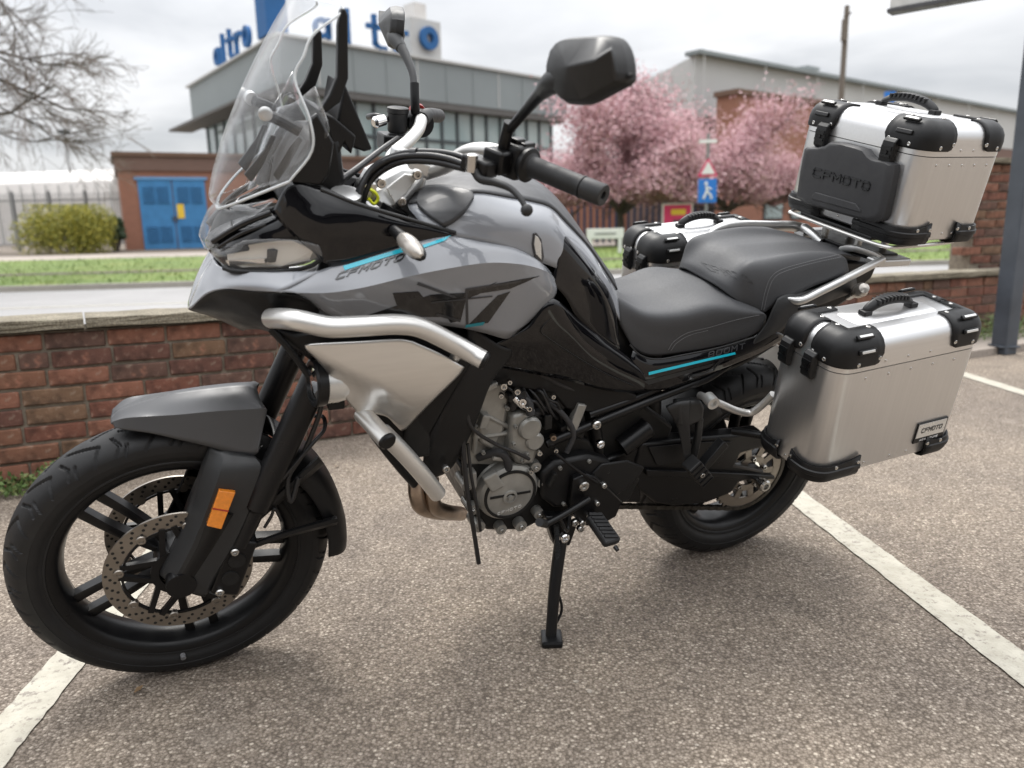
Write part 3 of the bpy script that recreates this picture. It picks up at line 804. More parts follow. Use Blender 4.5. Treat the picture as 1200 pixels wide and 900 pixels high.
fbox(MB(), O, e, n, 0, L, 0, 6.9, -1.2, 0).build('brick_body', 'far_brick', bb, smooth=0)
fbox(MB(), O, e, n, -.15, L + .15, 6.9, 7.15, -1.3, .15).build('roof_edge', 'roof_trim', bb, smooth=0)
for k in range(3):
    fr = fbox(MB(), O, e, n, 2.6 + k * 2.5, 4.3 + k * 2.5, .8, 2.7, 0, .06).build('window', 'window_frame', bb, smooth=0)
    fbox(MB(), O, e, n, 2.7 + k * 2.5, 4.2 + k * 2.5, .9, 2.6, .05, .075).build('pane', 'far_glass', fr, smooth=0)
S2 = GY(560, 250, 43.0); S3 = GY(650, 250, 45.0); S2.z = S3.z = 0
lb = empty('low_brick_building', S2); tag(lb, 'low orange brick building behind the tank and the handlebar grip', 'building')
e, n, L = frame_of(S2, S3)
fbox(MB(), O, e, n, 0, L + 5, 0, 2.6, -6, 0).build('brick_body', 'far_brick', lb, smooth=0)
fbox(MB(), O, e, n, -.15, L + 5.1, 2.6, 2.95, -6.1, .15).build('roof_edge', 'roof_trim', lb, smooth=0)
# --- white sheeting shed and railings at the far left
T0 = GY(-160, 290, 62.0); T1 = GY(138, 290, 58.0); T0.z = T1.z = 0
ts = empty('white_shed', T0); tag(ts, 'long white-sheeted shed behind the railings at the far left', 'shed')
e, n, L = frame_of(T0, T1)
fbox(MB(), O, e, n, 0, L, 0, 3.4, -9, 0).build('shed_wall', 'white_sheet', ts, smooth=0)
pr = [(0, 3.4), (-.25, 4.5), (-1.2, 5.2), (-3, 5.5), (-6, 5.5), (-9, 3.4)]
MB().prism([n * a + Zv * z_ for a, z_ in pr], e * L).build('shed_roof', 'white_sheet', ts, smooth=30)
for k in range(22):
    fbox(MB(), O, e, n, k * L / 21 - .06, k * L / 21 + .06, 0, 4.3, 0, .06).build('sheet_rib', 'cladding_pale', ts, smooth=0)
F0 = GY(-150, 296, 38.0); F1 = GY(150, 294, 39.0); F0.z = F1.z = 0
fn = empty('metal_railing', F0); tag(fn, 'tall grey metal railing in front of the white shed', 'railing')
e, n, L = frame_of(F0, F1)
for k in range(8):
    fbox(MB(), O, e, n, k * L / 7 - .06, k * L / 7 + .06, 0, 2.9, -.06, .06).build('railing_post', 'rail_grey', fn, smooth=0)
for zz in (.35, 2.45):
    fbox(MB(), O, e, n, 0, L, zz - .03, zz + .03, -.03, .03).build('rail', 'rail_grey', fn, smooth=0)
mb = MB()
for k in range(85): fbox(mb, O, e, n, k * L / 84 - .018, k * L / 84 + .018, .1, 2.8, .035, .06)
tag(mb.build('railing_bar', 'rail_grey', fn, smooth=0), kind='stuff')
# --- hedge: leaves through a lumpy volume on a few stems
def bush(name, label, p, rx, ry, h, n, m, seed, cat='hedge', leafs=(.10, .2)):
    rnd = random.Random(seed); root = empty(name, p); tag(root, label, cat)
    mb = MB(); lumps = [(rnd.uniform(-rx * .75, rx * .75), rnd.uniform(-ry * .5, ry * .5), rnd.uniform(h * .3, h * .72), rnd.uniform(.35, .6) * min(rx, h)) for _ in range(16)]
    for i in range(n):
        lx, ly, lz, lr = rnd.choice(lumps)
        d = Vector((rnd.gauss(0, 1), rnd.gauss(0, 1), rnd.gauss(0, 1))).normalized() * lr * rnd.random() ** .35
        q = Vector((lx + d.x, ly + d.y, max(.05, min(h, lz + d.z))))
        leaf(mb, q, rnd.uniform(*leafs), rnd)
    mb.build('foliage', m, root, smooth=0, recalc=False)
    st = MB()
    for lx, ly, lz, lr in lumps: st.tube([(lx * .25, ly * .25, 0), (lx * .6, ly * .6, lz * .5), (lx, ly, lz)], .03, 5, 3)
    st.build('stem', 'bark', root)
    return root
hp = GY(86, 291, 33.0); hp.z = 0
bush('hedge', 'yellow-green clipped hedge between railings and substation', hp, 1.8, .9, 2.05, 15000, 'hedge_leaf', 5, 'hedge', (.07, .13))
hp = GY(136, 291, 34.5); hp.z = 0
bush('shrub', 'dark green shrub against the left side of the substation', hp, .45, .6, 2.0, 1800, 'shrub_leaf', 6, 'shrub')
# --- trees
def branch_tree(mb, tw, p, d, L, r, depth, rnd, droop=0.0, spread=.6, tips=None, minr=.008):
    pts = [p]; q = Vector(p); dd = Vector(d).normalized(); k = 4
    for i in range(k):
        dd = (dd + Vector((rnd.gauss(0, .13), rnd.gauss(0, .13), rnd.gauss(0, .10) - droop))).normalized()
        q = q + dd * L / k; pts.append(Vector(q))
    tgt = mb if depth > 2 else tw
    r1 = max(minr, r * .55)
    tgt.tube(pts, lambda t: r + (r1 - r) * t, 5 if depth > 2 else 3, 1, cap=False)
    if tips is not None and depth <= 2: tips += pts[1:]
    if depth == 0: return
    nb = rnd.choice((3, 4)) if depth > 1 else rnd.choice((3, 4, 5))
    for i in range(nb):
        j = rnd.randint(1, k); ax = Vector((rnd.gauss(0, 1), rnd.gauss(0, 1), rnd.gauss(0, 1))).normalized()
        nd = (dd + ax * spread * rnd.uniform(.6, 1.3)).normalized()
        branch_tree(mb, tw, pts[j], nd, L * rnd.uniform(.5, .78), max(minr, r * rnd.uniform(.42, .62)), depth - 1, rnd, droop, spread, tips, minr)
def blossom_tree(label, px, dist, rx, rz, zc_, hr, seed, n):
    rnd = random.Random(seed); p = GY(px, 275, dist); p.z = 0
    root = empty('blossom_tree', p); tag(root, label, 'tree', 'pink blossom trees across the road')
    mb = MB(); tw = MB(); mb.tube([(0, 0, 0), (.05, .03, hr * .5), (0, 0, hr)], lambda t: .16 - .05 * t, 8, 4)
    tips = []
    for i in range(9):
        a = i * 2.4 + rnd.uniform(-.3, .3); el = rnd.uniform(.25, 1.2)
        d = Vector((math.cos(a) * math.cos(el), math.sin(a) * math.cos(el), math.sin(el)))
        branch_tree(mb, tw, Vector((0, 0, hr * rnd.uniform(.8, 1))), d, rx * rnd.uniform(.48, .66), .07, 3, rnd, 0.0, .75, tips, .012)
    mb.build('trunk', 'bark', root, recalc=False); tag(tw.build('twigs', 'bark', root, recalc=False), kind='stuff')
    lv = MB(); T = [t for t in tips if ((t.x / rx) ** 2 + (t.y / rx) ** 2 + ((t.z - zc_) / rz) ** 2) < 1.1]
    for i in range(n):
        t = rnd.choice(T); g = .32
        q = t + Vector((rnd.gauss(0, g), rnd.gauss(0, g), rnd.gauss(0, g)))
        if q.z < 1.62 + .25 * math.sin(q.x * 2.3) * math.sin(q.y * 1.7): continue
        leaf(lv, q, rnd.uniform(.07, .16), rnd)
    lv.build('crown', 'blossom', root, smooth=0, recalc=False)
blossom_tree('wider pink blossom tree behind the mirror and grip', 726, 28.0, 3.5, 2.5, 3.35, 1.35, 8, 75000)
blossom_tree('smaller pink blossom tree left of the top box', 850, 30.0, 3.5, 2.5, 3.3, 1.4, 9, 62000)
def bare_tree(name, label, p, hgt, r, seed, depth, droop, spread, dirs, L):
    rnd = random.Random(seed); root = empty(name, p); tag(root, label, 'tree')
    mb = MB(); tw = MB(); mb.tube([(0, 0, 0), (.1, .05, hgt * .5), (0, 0, hgt)], lambda t: r * (1 - .4 * t), 8, 4)
    for z_, d in dirs: branch_tree(mb, tw, Vector((0, 0, z_)), d, L, r * .32, depth, rnd, droop, spread, None, .0042)
    mb.build('trunk', 'bark', root, recalc=False); tag(tw.build('twigs', 'twig', root, recalc=False), kind='stuff')
tp = GY(-95, 300, 17.0); tp.z = 0
bare_tree('bare_tree', 'large bare birch reaching in with drooping twigs at upper left', tp, 7.0, .20, 4, 5, .018, .60,
          [(3.3, (1, -.1, .12)), (3.9, (1, .3, .28)), (4.4, (1, .1, .32)), (5.0, (.9, -.2, .55)), (5.8, (.8, .3, .9)), (6.6, (.5, .1, 1)), (6.4, (-.6, .2, .9)), (4.6, (-.9, -.1, .5))], 2.5)
for i, (px, d, lab) in enumerate(((18, 85.0, 'distant bushy tree above the white shed roof'), (62, 95.0, 'thin distant tree left of the far lamp post'), (112, 98.0, 'distant tree between lamp post and substation'))):
    q = GY(px, 260, d); q.z = 0
    bare_tree('tree', lab, q, 4.5, .22, 60 + i, 3, 0, .7, [(2.5 + k * .5, (math.cos(k * 2.1), math.sin(k * 2.1), .9)) for k in range(6)], 2.6)
# --- street furniture across the road
def pole_at(name, label, cat, px, d, h, r, m, r1=None):
    q = GY(px, 280, d); q.z = 0; root = empty(name, q); tag(root, label, cat)
    MB().cyl((0, 0, 0), (0, 0, h), r, r1 or r, 10).build('pole', m, root)
    return root
lp = pole_at('street_lamp', 'slim far street lamp above the hedge', 'street lamp', 92.5, 60.0, 8.1, .06, 'rail_grey')
MB().box((0, -.1, 8.15), (.36, .25, .12)).build('lamp_head', 'window_frame', lp, smooth=0, bevel=.03)
tpole = pole_at('telegraph_pole', 'wooden telegraph pole rising behind the top box', 'telegraph pole', 975, 37.0, 10.1, .15, 'wood_pole', .11)
MB().cyl((-.10, -.13, 8.6), (-.10, -.13, 9.5), .14, n=10).build('transformer_can', 'wood_pole', tpole)
MB().box((0, -.1, 9.7), (.03, .35, .04)).build('cross_arm', 'wood_pole', tpole, smooth=0)
rs = pole_at('road_sign', 'grey pole with warning triangle above a square blue pedestrian sign', 'road sign', 826.5, 20.0, 3.05, .04, 'rail_grey')
MB().box((0, -.055, 1.66), (.235, .012, .29)).build('blue_plate', 'road_sign_blue', rs, smooth=0, bevel=.01)
mb = MB(); mb.ball((-.04, -.07, 1.84), .045, 8, (1, .3, 1)); mb.tube([(-.04, -.07, 1.78), (-.02, -.07, 1.66), (-.10, -.07, 1.47)], .028, 6, 3); mb.tube([(-.02, -.07, 1.66), (.08, -.07, 1.55), (.10, -.07, 1.46)], .026, 6, 3); mb.tube([(-.04, -.07, 1.76), (.10, -.07, 1.70)], .022, 6, 1)
mb.build('walking_figure', 'white_wood', rs)
mb = MB(); mb.prism([(-.25, -.055, 2.02), (.25, -.055, 2.02), (0, -.055, 2.46)], (0, .02, 0)); mb.build('triangle_plate', 'sign_red', rs, smooth=0)
mb = MB(); mb.prism([(-.175, -.075, 2.07), (.175, -.075, 2.07), (0, -.075, 2.38)], (0, .016, 0)); mb.build('triangle_face', 'white_wood', rs, smooth=0)
MB().box((-.02, -.05, 2.86), (.22, .012, .04)).build('name_strip', 'white_wood', rs, smooth=0)
# white street-name board on two posts
q = GY(709, 290, 22.0); q.z = 0; sn = empty('street_name_board', q); tag(sn, 'white street name board on two short white posts on the verge', 'street sign')
for s in (-1, 1): MB().box((.42 * s, 0, .35), (.05, .04, .35)).build('leg', 'white_wood', sn, smooth=0)
MB().box((0, -.02, .62), (.52, .03, .14)).build('name_board', 'white_wood', sn, smooth=0, bevel=.01)
MB().box((0, -.056, .62), (.30, .006, .022)).build('name_print', 'rail_grey', sn, smooth=0)
q = GY(793, 275, 26.0); q.z = 0; ab = empty('advert_board', q); tag(ab, 'red advertising board with orange picture beside the road sign', 'advert board')
MB().box((0, 0, 1.08), (.50, .03, .40)).build('board_frame', 'white_wood', ab, smooth=0)
MB().box((0, -.034, 1.08), (.45, .008, .35)).build('board_print', 'sign_red', ab, smooth=0)
MB().box((.03, -.046, 1.20), (.24, .006, .09)).build('picture_print', 'sign_yellow', ab, smooth=0)
for s in (-.12, .02, .16): MB().box((s + .04, -.054, .84), (.055, .006, .12)).build('figure_print', 'window_frame', ab, smooth=0)
for s in (-1, 1): MB().box((.4 * s, .05, .35), (.04, .03, .35)).build('leg', 'rail_grey', ab, smooth=0)
# navy vertical-bar fence under the blossom
N0 = GY(640, 270, 32.0); N1 = GY(835, 270, 33.5); N0.z = N1.z = 0
nf = empty('bar_fence', N0); tag(nf, 'navy vertical-bar fence under the blossom trees', 'fence')
e, n, L = frame_of(N0, N1)
for k in range(28): fbox(MB(), O, e, n, k * L / 27 - .045, k * L / 27 + .045, 0, 1.85, -.03, .03).build('bar', 'navy_rail', nf, smooth=0)
for zz in (.25, 1.7): fbox(MB(), O, e, n, 0, L, zz - .04, zz + .04, -.06, -.03).build('rail', 'navy_rail', nf, smooth=0)
q = GY(1029, 113, 46.0); bsn = pole_at('blue_sign', 'small blue sign on a tall pole behind the top box', 'sign', 1029, 40.0, 6.8, .05, 'rail_grey')
MB().box((0, -.08, 6.6), (.27, .02, .27)).build('sign_plate', 'road_sign_blue', bsn, smooth=0)
# ================================================================== THE MOTORCYCLE
bike = bpy.data.objects.new('motorcycle', None); bike.empty_display_size = .2; link(bike)
bike.matrix_world = BIKE
tag(bike, 'grey and black adventure motorcycle with teal stripes leaning on its side stand', 'motorcycle')
V = Vector
Xv, Yv = V((1, 0, 0)), V((0, 1, 0))
def Lp(l, y): return [U(px, py, y) for px, py in l]
def plate(name, outline, y, th, m, parent=bike, bevel=.003, smooth=35, both=False):
    """flat plate cut to an outline, its outer face at y"""
    P = Lp(outline, y)
    o = MB().prism(P, (0, -th, 0)).build(name, m, parent, smooth, bevel)
    return o
def rod(name, pts, r, m, parent=bike, n=12, sub=6, mirror=False):
    mb = MB(); P = [U(*q) if not isinstance(q, V) else q for q in pts]
    mb.tube(P, r, n, sub)
    o = mb.build(name, m, parent, 50)
    if mirror: MB().tube([mir(p) for p in P], r, n, sub).build(name, m, parent, 50)
    return o
def bolt(c, d, r, h=.006, m='steel', parent=bike, name='bolt'):
    d = V(d).normalized(); c = V(c)
    mb = MB(); mb.lathe(c, d, [(-.004, r), (h * .7, r), (h, r * .8), (h, r * .5), (h * .4, r * .45)], 12)
    mb.add([c + d * h * .4 + d.orthogonal().normalized() * r * .45, c + d * h * .4 + d.cross(d.orthogonal()).normalized() * r * .45, c + d * h * .4 - d.orthogonal().normalized() * r * .45, c + d * h * .4 - d.cross(d.orthogonal()).normalized() * r * .45], [(0, 1, 2, 3)])
    return mb.build(name, m, parent)
# stroke lettering, drawn on a surface through a pixel quad (top-left, top-right, bottom-left)
CAPS = {'C': [[(1, 1), (.18, 1), (.0, .8), (.0, .2), (.18, 0), (1, 0)]], 'F': [[(.0, 0), (.0, .8), (.18, 1), (1, 1)], [(.05, .5), (.85, .5)]],
        'M': [[(0, 0), (0, 1), (.5, .42), (1, 1), (1, 0)]], 'O': [[(.2, 0), (.8, 0), (1, .2), (1, .8), (.8, 1), (.2, 1), (0, .8), (0, .2), (.2, 0)]],
        'T': [[(0, 1), (1, 1)], [(.5, 1), (.5, 0)]], '8': [[(.15, .5), (0, .65), (0, .87), (.15, 1), (.85, 1), (1, .87), (1, .65), (.85, .5), (1, .37), (1, .13), (.85, 0), (.15, 0), (0, .13), (0, .37), (.15, .5), (.85, .5)]],
        '0': [[(.2, 0), (.8, 0), (1, .2), (1, .8), (.8, 1), (.2, 1), (0, .8), (0, .2), (.2, 0)]],
        'V': [[(0, 1), (.5, 0), (1, 1)]], 'A': [[(0, 0), (.5, 1), (1, 0)], [(.2, .35), (.8, .35)]], 'D': [[(0, 0), (0, 1), (.75, 1), (1, .75), (1, .25), (.75, 0), (0, 0)]], 'E': [[(1, 1), (0, 1), (0, 0), (1, 0)], [(0, .5), (.8, .5)]],
        'N': [[(0, 0), (0, 1), (1, 0), (1, 1)]], 'U': [[(0, 1), (0, .2), (.2, 0), (.8, 0), (1, .2), (1, 1)]], 'R': [[(0, 0), (0, 1), (.8, 1), (1, .85), (1, .6), (.8, .45), (0, .45)], [(.5, .45), (1, 0)]]}
def text_strokes(word, gap=.28, th=.13, asp=1.0, slant=0.0):
    """quads in a unit box (0..1, 0..1)"""
    n = len(word); wd_ = n * asp + (n - 1) * gap; out = []
    for i, ch in enumerate(word):
        x0 = i * (asp + gap)
        for pl in CAPS[ch]:
            P = [V((x0 + th / 2 + x * (asp - th), th / 2 + y * (1 - th))) for x, y in pl]
            for a, b in zip(P, P[1:]):
                d = (b - a).normalized(); nn = V((-d.y, d.x)) * th / 2; e = d * th * .45
                q = [a - e - nn, b + e - nn, b + e + nn, a - e + nn]
                out.append([((p.x + slant * p.y) / wd_, p.y) for p in q])
    return out
def text_on(name, word, f, m, parent, th=.16, gap=.30, asp=1.0, depth=.0012, slant=0.0, nrm=None):
    """f(u, v) -> 3-D point; letters get a real thickness"""
    mb = MB()
    for q in text_strokes(word, gap, th, asp, slant):
        P = [f(*p) for p in q]
        if any(p is None for p in P): continue
        n_ = (P[1] - P[0]).cross(P[2] - P[0])
        if n_.length < 1e-12: continue
        n_.normalize()
        if n_.dot(CAML - P[0]) < 0: n_ = -n_
        mb.add([p - n_ * .001 for p in P] + [p + n_ * depth for p in P], [(4, 5, 6, 7), (0, 1, 5, 4), (1, 2, 6, 5), (2, 3, 7, 6), (3, 0, 4, 7)])
    return mb.build(name, m, parent, smooth=0, recalc=False)
def pxquad(tl, tr, bl):
    return lambda u, v: (bl[0] + (tr[0] - tl[0]) * u + (tl[0] - bl[0]) * v, bl[1] + (tr[1] - tl[1]) * u + (tl[1] - bl[1]) * v)
def decal(name, bvh, loop, m, parent, off=.0012, n=10):
    """print on a panel: quad loop (4 pixel corners) laid on the surface as a fine net"""
    a, b, c, d = [V(p) for p in loop]; vs = []; ok = True
    K = n
    for i in range(K + 1):
        for j in range(3):
            t, s_ = i / K, j / 2
            p = (a.lerp(b, t)).lerp(d.lerp(c, t), s_); h = hit(bvh, p.x, p.y, off)
            vs.append(h)
    fs = [(i * 3 + j, i * 3 + j + 1, i * 3 + j + 4, i * 3 + j + 3) for i in range(K) for j in range(2)]
    fs = [f for f in fs if all(vs[q] is not None for q in f)]
    vs = [v if v is not None else V((0, 0, 0)) for v in vs]
    return MB().add(vs, fs).build(name, m, parent, smooth=30, recalc=False)

# ------------------------------------------------------------------ wheels
def tyre_mesh(cx, Rt, w, rb, name, parent, pitches, seed):
    """tyre with its tread grooves cut into the mesh"""
    pr = w / 2; prof = []
    for k in range(-26, 27):                                  # tread crown
        a = k / 26 * R(74); prof.append((Rt - pr * .80 * (1 - math.cos(a)), pr * math.sin(a) * 1.03, k / 26))
    r1_ = Rt - pr * .80 * (1 - math.cos(R(80))) - .006
    sw = [(r1_, pr * 1.0), (r1_ - .004, pr * 1.012), (r1_ - .0045, pr * .995), (r1_ - .014, pr * .985), (rb + .024, pr * .93), (rb + .023, pr * .915), (rb + .016, pr * .87), (rb + .015, pr * .89), (rb + .011, pr * .88), (rb + .010, pr * .84), (rb + .001, pr * .76)]
    left = [(r, -y, -2) for r, y in sw][::-1]; right = [(r, y, 2) for r, y in sw]
    P = left + prof + right; N = 900; nc = len(P)
    arcl = pr * 1.3
    segs = []                                                   # grooves in (pitch fraction, crown fraction)
    for sgn in (1, -1):
        o = 0.0 if sgn > 0 else .5
        segs += [((o + .0, sgn * .04), (o + .62, sgn * .40)), ((o + .62, sgn * .40), (o + .40, sgn * .99)), ((o + .86, sgn * .28), (o + .98, sgn * .60)), ((o + .98, sgn * .60), (o + .86, sgn * .90)), ((o + .10, sgn * .62), (o + .02, sgn * .97))]
    pl = 2 * math.pi * Rt / pitches
    th = np.arange(N) * (pitches / N); th = th - np.floor(th)
    u = np.array([p[2] for p in P])
    T_, U_ = np.meshgrid(th, u, indexing='ij')
    dmin = np.full(T_.shape, 9.0)
    for (t0, u0), (t1, u1) in segs:
        for sh in (-1, 0, 1):
            ax, ay = (t0 + sh) * pl, u0 * arcl; bx_, by_ = (t1 + sh) * pl, u1 * arcl
            px_, py_ = T_ * pl - ax, U_ * arcl - ay; vx, vy = bx_ - ax, by_ - ay
            h = np.clip((px_ * vx + py_ * vy) / (vx * vx + vy * vy), 0, 1)
            dmin = np.minimum(dmin, np.hypot(px_ - h * vx, py_ - h * vy))
    g = np.clip((.0035 - dmin) / .0012, 0, 1) * .0055
    g[:, np.abs(u) > 1] = 0
    rr = np.array([p[0] for p in P])[None, :] - g
    ang = np.arange(N) * 2 * math.pi / N
    X = cx + rr * np.cos(ang)[:, None]; Z = Rt + rr * np.sin(ang)[:, None]; Y = np.broadcast_to(np.array([p[1] for p in P])[None, :], X.shape)
    vs = np.stack([X, Y, Z], -1).reshape(-1, 3)
    i = np.arange(N)[:, None] * nc; j = np.arange(nc - 1)[None, :]; i2 = ((np.arange(N) + 1) % N)[:, None] * nc
    fs = np.stack([i + j, i + j + 1, i2 + j + 1, i2 + j], -1).reshape(-1, 4)
    me = bpy.data.meshes.new(name)
    me.from_pydata(vs.tolist(), [], fs.tolist())
    if me.polygons[0].normal.dot(me.polygons[0].center - V((cx, 0, Rt))) < 0: me.flip_normals()
    me.update()
    o = finish(name, me, 'tyre_rubber', parent, 28)
    return o
def wheel(cx, Rt, w, rb, rw, ang0, label, pitches):
    c = V((cx, 0, Rt))
    h = rw / 2
    mb = MB()
    prof = [(-h, rb + .010), (-h + .004, rb + .012), (-h + .010, rb + .003), (-h + .016, rb - .006), (-h + .035, rb - .010), (0, rb - .013), (h - .035, rb - .010), (h - .016, rb - .006), (h - .010, rb + .003), (h - .004, rb + .012), (h, rb + .010),
            (h - .002, rb + .001), (h - .008, rb - .007), (h - .014, rb - .012), (h - .034, rb - .017), (0, rb - .020), (-h + .034, rb - .017), (-h + .014, rb - .012), (-h + .008, rb - .007), (-h + .002, rb + .001), (-h, rb + .010)]
    mb.lathe(c, Yv, prof, 96, cap=False)
    o = mb.build('wheel', 'satin_black', bike, 30); o['label'] = label
    tyre_mesh(cx, Rt, w, rb, 'tyre', o, pitches, 1)
    mb = MB(); mb.lathe(c, Yv, [(-.062, .020), (-.062, .044), (-.030, .052), (.030, .052), (.062, .044), (.062, .020)], 28); mb.build('hub', 'satin_black', o)
    for k in range(5):
        sp = MB()
        for s in (-1, 1):
            a0 = ang0 + k * 72
            pts = []
            for t in (0, .25, .6, 1):
                r = .040 + (rb - .016 - .040) * t; a = R(a0 + s * (14.0 - 7.2 * t))
                pts.append(c + V((math.cos(a) * r, 0, math.sin(a) * r)))
            P = spline(pts, 3); vs = []; fs = []; nn = len(P)
            for i, p in enumerate(P):
                t = i / (nn - 1); d = (P[min(i + 1, nn - 1)] - P[max(i - 1, 0)]).normalized(); e = d.cross(Yv)
                hw_, hd = .0072 + .0030 * t * t, .014 + .008 * (1 - t) ** 2 - .002 * t
                for (aa, bb_) in ((-1, -1), (-.6, -1.12), (.6, -1.12), (1, -1), (1, 1), (.6, 1.12), (-.6, 1.12), (-1, 1)):
                    vs.append(p + e * hw_ * aa + Yv * hd * bb_)
            for i in range(nn - 1):
                for q in range(8): fs.append((i * 8 + q, i * 8 + (q + 1) % 8, (i + 1) * 8 + (q + 1) % 8, (i + 1) * 8 + q))
            sp.add(vs, fs)
        sp.build('spoke', 'satin_black', o, 30)
    return o
def brake_disc(wh, c, ro, ri, side, arms, th=.0045, holes=True, btn=8):
    c = V(c)
    MB().ring(c, Yv, ro, ri, th, 96).build('brake_disc', 'steel_disc', wh, 30)
    mb = MB()
    rows = [(.30, 0), (.55, .33), (.80, .66)]
    for k in range(30):
        for fr, ph in rows:
            a = 2 * math.pi * (k + ph) / 30; r = ri + (ro - ri) * fr
            p = c + V((math.cos(a) * r, 0, math.sin(a) * r))
            for s in (-1, 1): mb.lathe(p + Yv * s * (th / 2 - .001), Yv * s, [(0, .0036), (.0014, .0034)], 8)
    tag(mb.build('drill_hole', 'hole_dark', wh, 0), kind='stuff')
    mb = MB()
    for k in range(arms):
        a = 2 * math.pi * k / arms + .2
        for s in (-1, 1):
            p0_ = c + V((math.cos(a + s * .55), 0, math.sin(a + s * .55))) * (ri * .42) - Yv * side * .002; p1_ = c + V((math.cos(a + s * .10), 0, math.sin(a + s * .10))) * (ri + .002)
            d = (p1_ - p0_); mb.box((p0_ + p1_) / 2, (d.length / 2, .0055, .0060), (d.normalized(), Yv, d.normalized().cross(Yv)))
    mb.ring(c, Yv, ri * .50, ri * .36, .010, 40)
    mb.ring(c, Yv, ri * .985, ri * .945, .006, 64)
    mb.build('disc_carrier', 'satin_black', wh, 30)
    for k in range(btn):
        a = 2 * math.pi * k / btn + .2
        p = c + V((math.cos(a), 0, math.sin(a))) * (ri + .002)
        MB().lathe(p - Yv * side * .004, Yv * side, [(0, .0105), (.010, .0105), (.012, .009), (.012, .0055), (.0095, .005), (.0095, 0.0001)], 16).build('disc_button', 'steel_disc', wh)
fwh = wheel(1.531, .329, .108, .2413, .094, 46, 'larger spoked wheel under the grey fender with two brake discs', 19)
for s in (1, -1): brake_disc(fwh, (1.531, s * .072, .329), .149, .116, s, 5)
MB().cyl((1.531, -.125, .329), (1.531, .125, .329), .012).build('axle', 'steel', fwh)
MB().lathe((1.531 + .018, .047, .329 - .262), (-.1, 1, -.2), [(0, .006), (.012, .006), (.012, .0001)], 10).build('yellow_mark', 'thread', fwh)
rwh = wheel(0.0, .321, .152, .2159, .125, 20, 'wide rear wheel behind the swingarm and sprocket', 17)
brake_disc(rwh, (0, -.085, .321), .120, .09, -1, 5, btn=5)
# sprocket with its lightening holes, on the near side
c = V((0, .088, .321)); mb = MB(); ro = .118
n_t = 43; vs = []; fs = []
for i in range(n_t * 4):
    a = 2 * math.pi * i / (n_t * 4); r = ro + (.006 if i % 4 in (1, 2) else -.003)
    for rr_ in (r, .085): vs += [c + V((math.cos(a) * rr_, .003, math.sin(a) * rr_)), c + V((math.cos(a) * rr_, -.003, math.sin(a) * rr_))]
N4 = n_t * 4
for i in range(N4):
    j = (i + 1) % N4; a_, b_ = i * 4, j * 4
    fs += [(a_, b_, b_ + 2, a_ + 2), (a_ + 1, a_ + 3, b_ + 3, b_ + 1), (a_, a_ + 1, b_ + 1, b_), (a_ + 2, b_ + 2, b_ + 3, a_ + 3)]
mb.add(vs, fs); mb.ring(c, Yv, .060, .040, .006, 40)
for k in range(10):
    a = 2 * math.pi * k / 10; p0_, p1_ = c + V((math.cos(a), 0, math.sin(a))) * .056, c + V((math.cos(a), 0, math.sin(a))) * .089
    d = (p1_ - p0_).normalized(); mb.box((p0_ + p1_) / 2, ((p1_ - p0_).length / 2, .003, .010), (d, Yv, d.cross(Yv)))
mb.build('sprocket', 'steel_disc', rwh, 25)
for k in range(5):
    a = 2 * math.pi * k / 5 + .3; bolt(c + V((math.cos(a) * .05, .003, math.sin(a) * .05)), Yv, .008, .008, 'steel', rwh)
MB().cyl((0, -.14, .321), (0, .150, .321), .013).build('axle', 'steel', rwh)
bolt((0, .150, .321), Yv, .019, .014, 'steel', rwh, 'axle_nut')

# ------------------------------------------------------------------ fork, fender, calipers
AXD = V((-math.sin(R(24.6)), 0, math.cos(R(24.6))))
for s in (1, -1):
    p = V((1.327, .103 * s, .579))
    a = p - AXD * .20; b = p + AXD * .30
    MB().lathe(a, AXD, [(0, .020), (.09, .022), (.10, .029), (.50, .029)], 28).build('fork_tube', 'fork_black', bike, 30)
    MB().lathe(p + AXD * .30, AXD, [(0, .027), (.29, .027)], 28).build('fork_upper', 'fork_black', bike, 30)
    # fork foot that carries axle and caliper
    q0 = V((1.531, .100 * s, .329))
    mb = MB(); mb.tube([q0 + AXD * .185 - V((.018, 0, 0)), q0 + AXD * .10 - V((.014, 0, 0)), q0 + V((0, 0, 0))], lambda t: .030 - .004 * t, 14, 5)
    mb.lathe(q0 - Yv * .026, Yv, [(0, .030), (.052, .030)], 24); mb.build('fork_foot', 'satin_black', bike, 40)
    # brake caliper behind the leg
    cc = V((1.425, .083 * s, .345)); d1 = V((-.35, 0, .94)).normalized(); d2 = V((.94, 0, .35)).normalized()
    mb = MB(); mb.box(cc, (.072, .036, .030), (d1, Yv, d2)); mb.box(cc + d2 * .045 + d1 * .0, (.05, .014, .03), (d1, Yv, d2)); mb.box(cc - d1 * .058 + d2 * .035, (.018, .018, .05), (d1, Yv, d2))
    mb.build('brake_caliper', 'satin_black', bike, 30, .006)
    for t in (-.062, .045): bolt(cc + d1 * t + Yv * s * .036 + d2 * .012, Yv * s, .009, .008)
    for t in (-.025, .022): MB().lathe(cc + d1 * t + Yv * s * .034, Yv * s, [(0, .019), (.005, .018), (.005, .010), (.003, .0001)], 18).build('caliper_piston', 'engine_dark', bike)
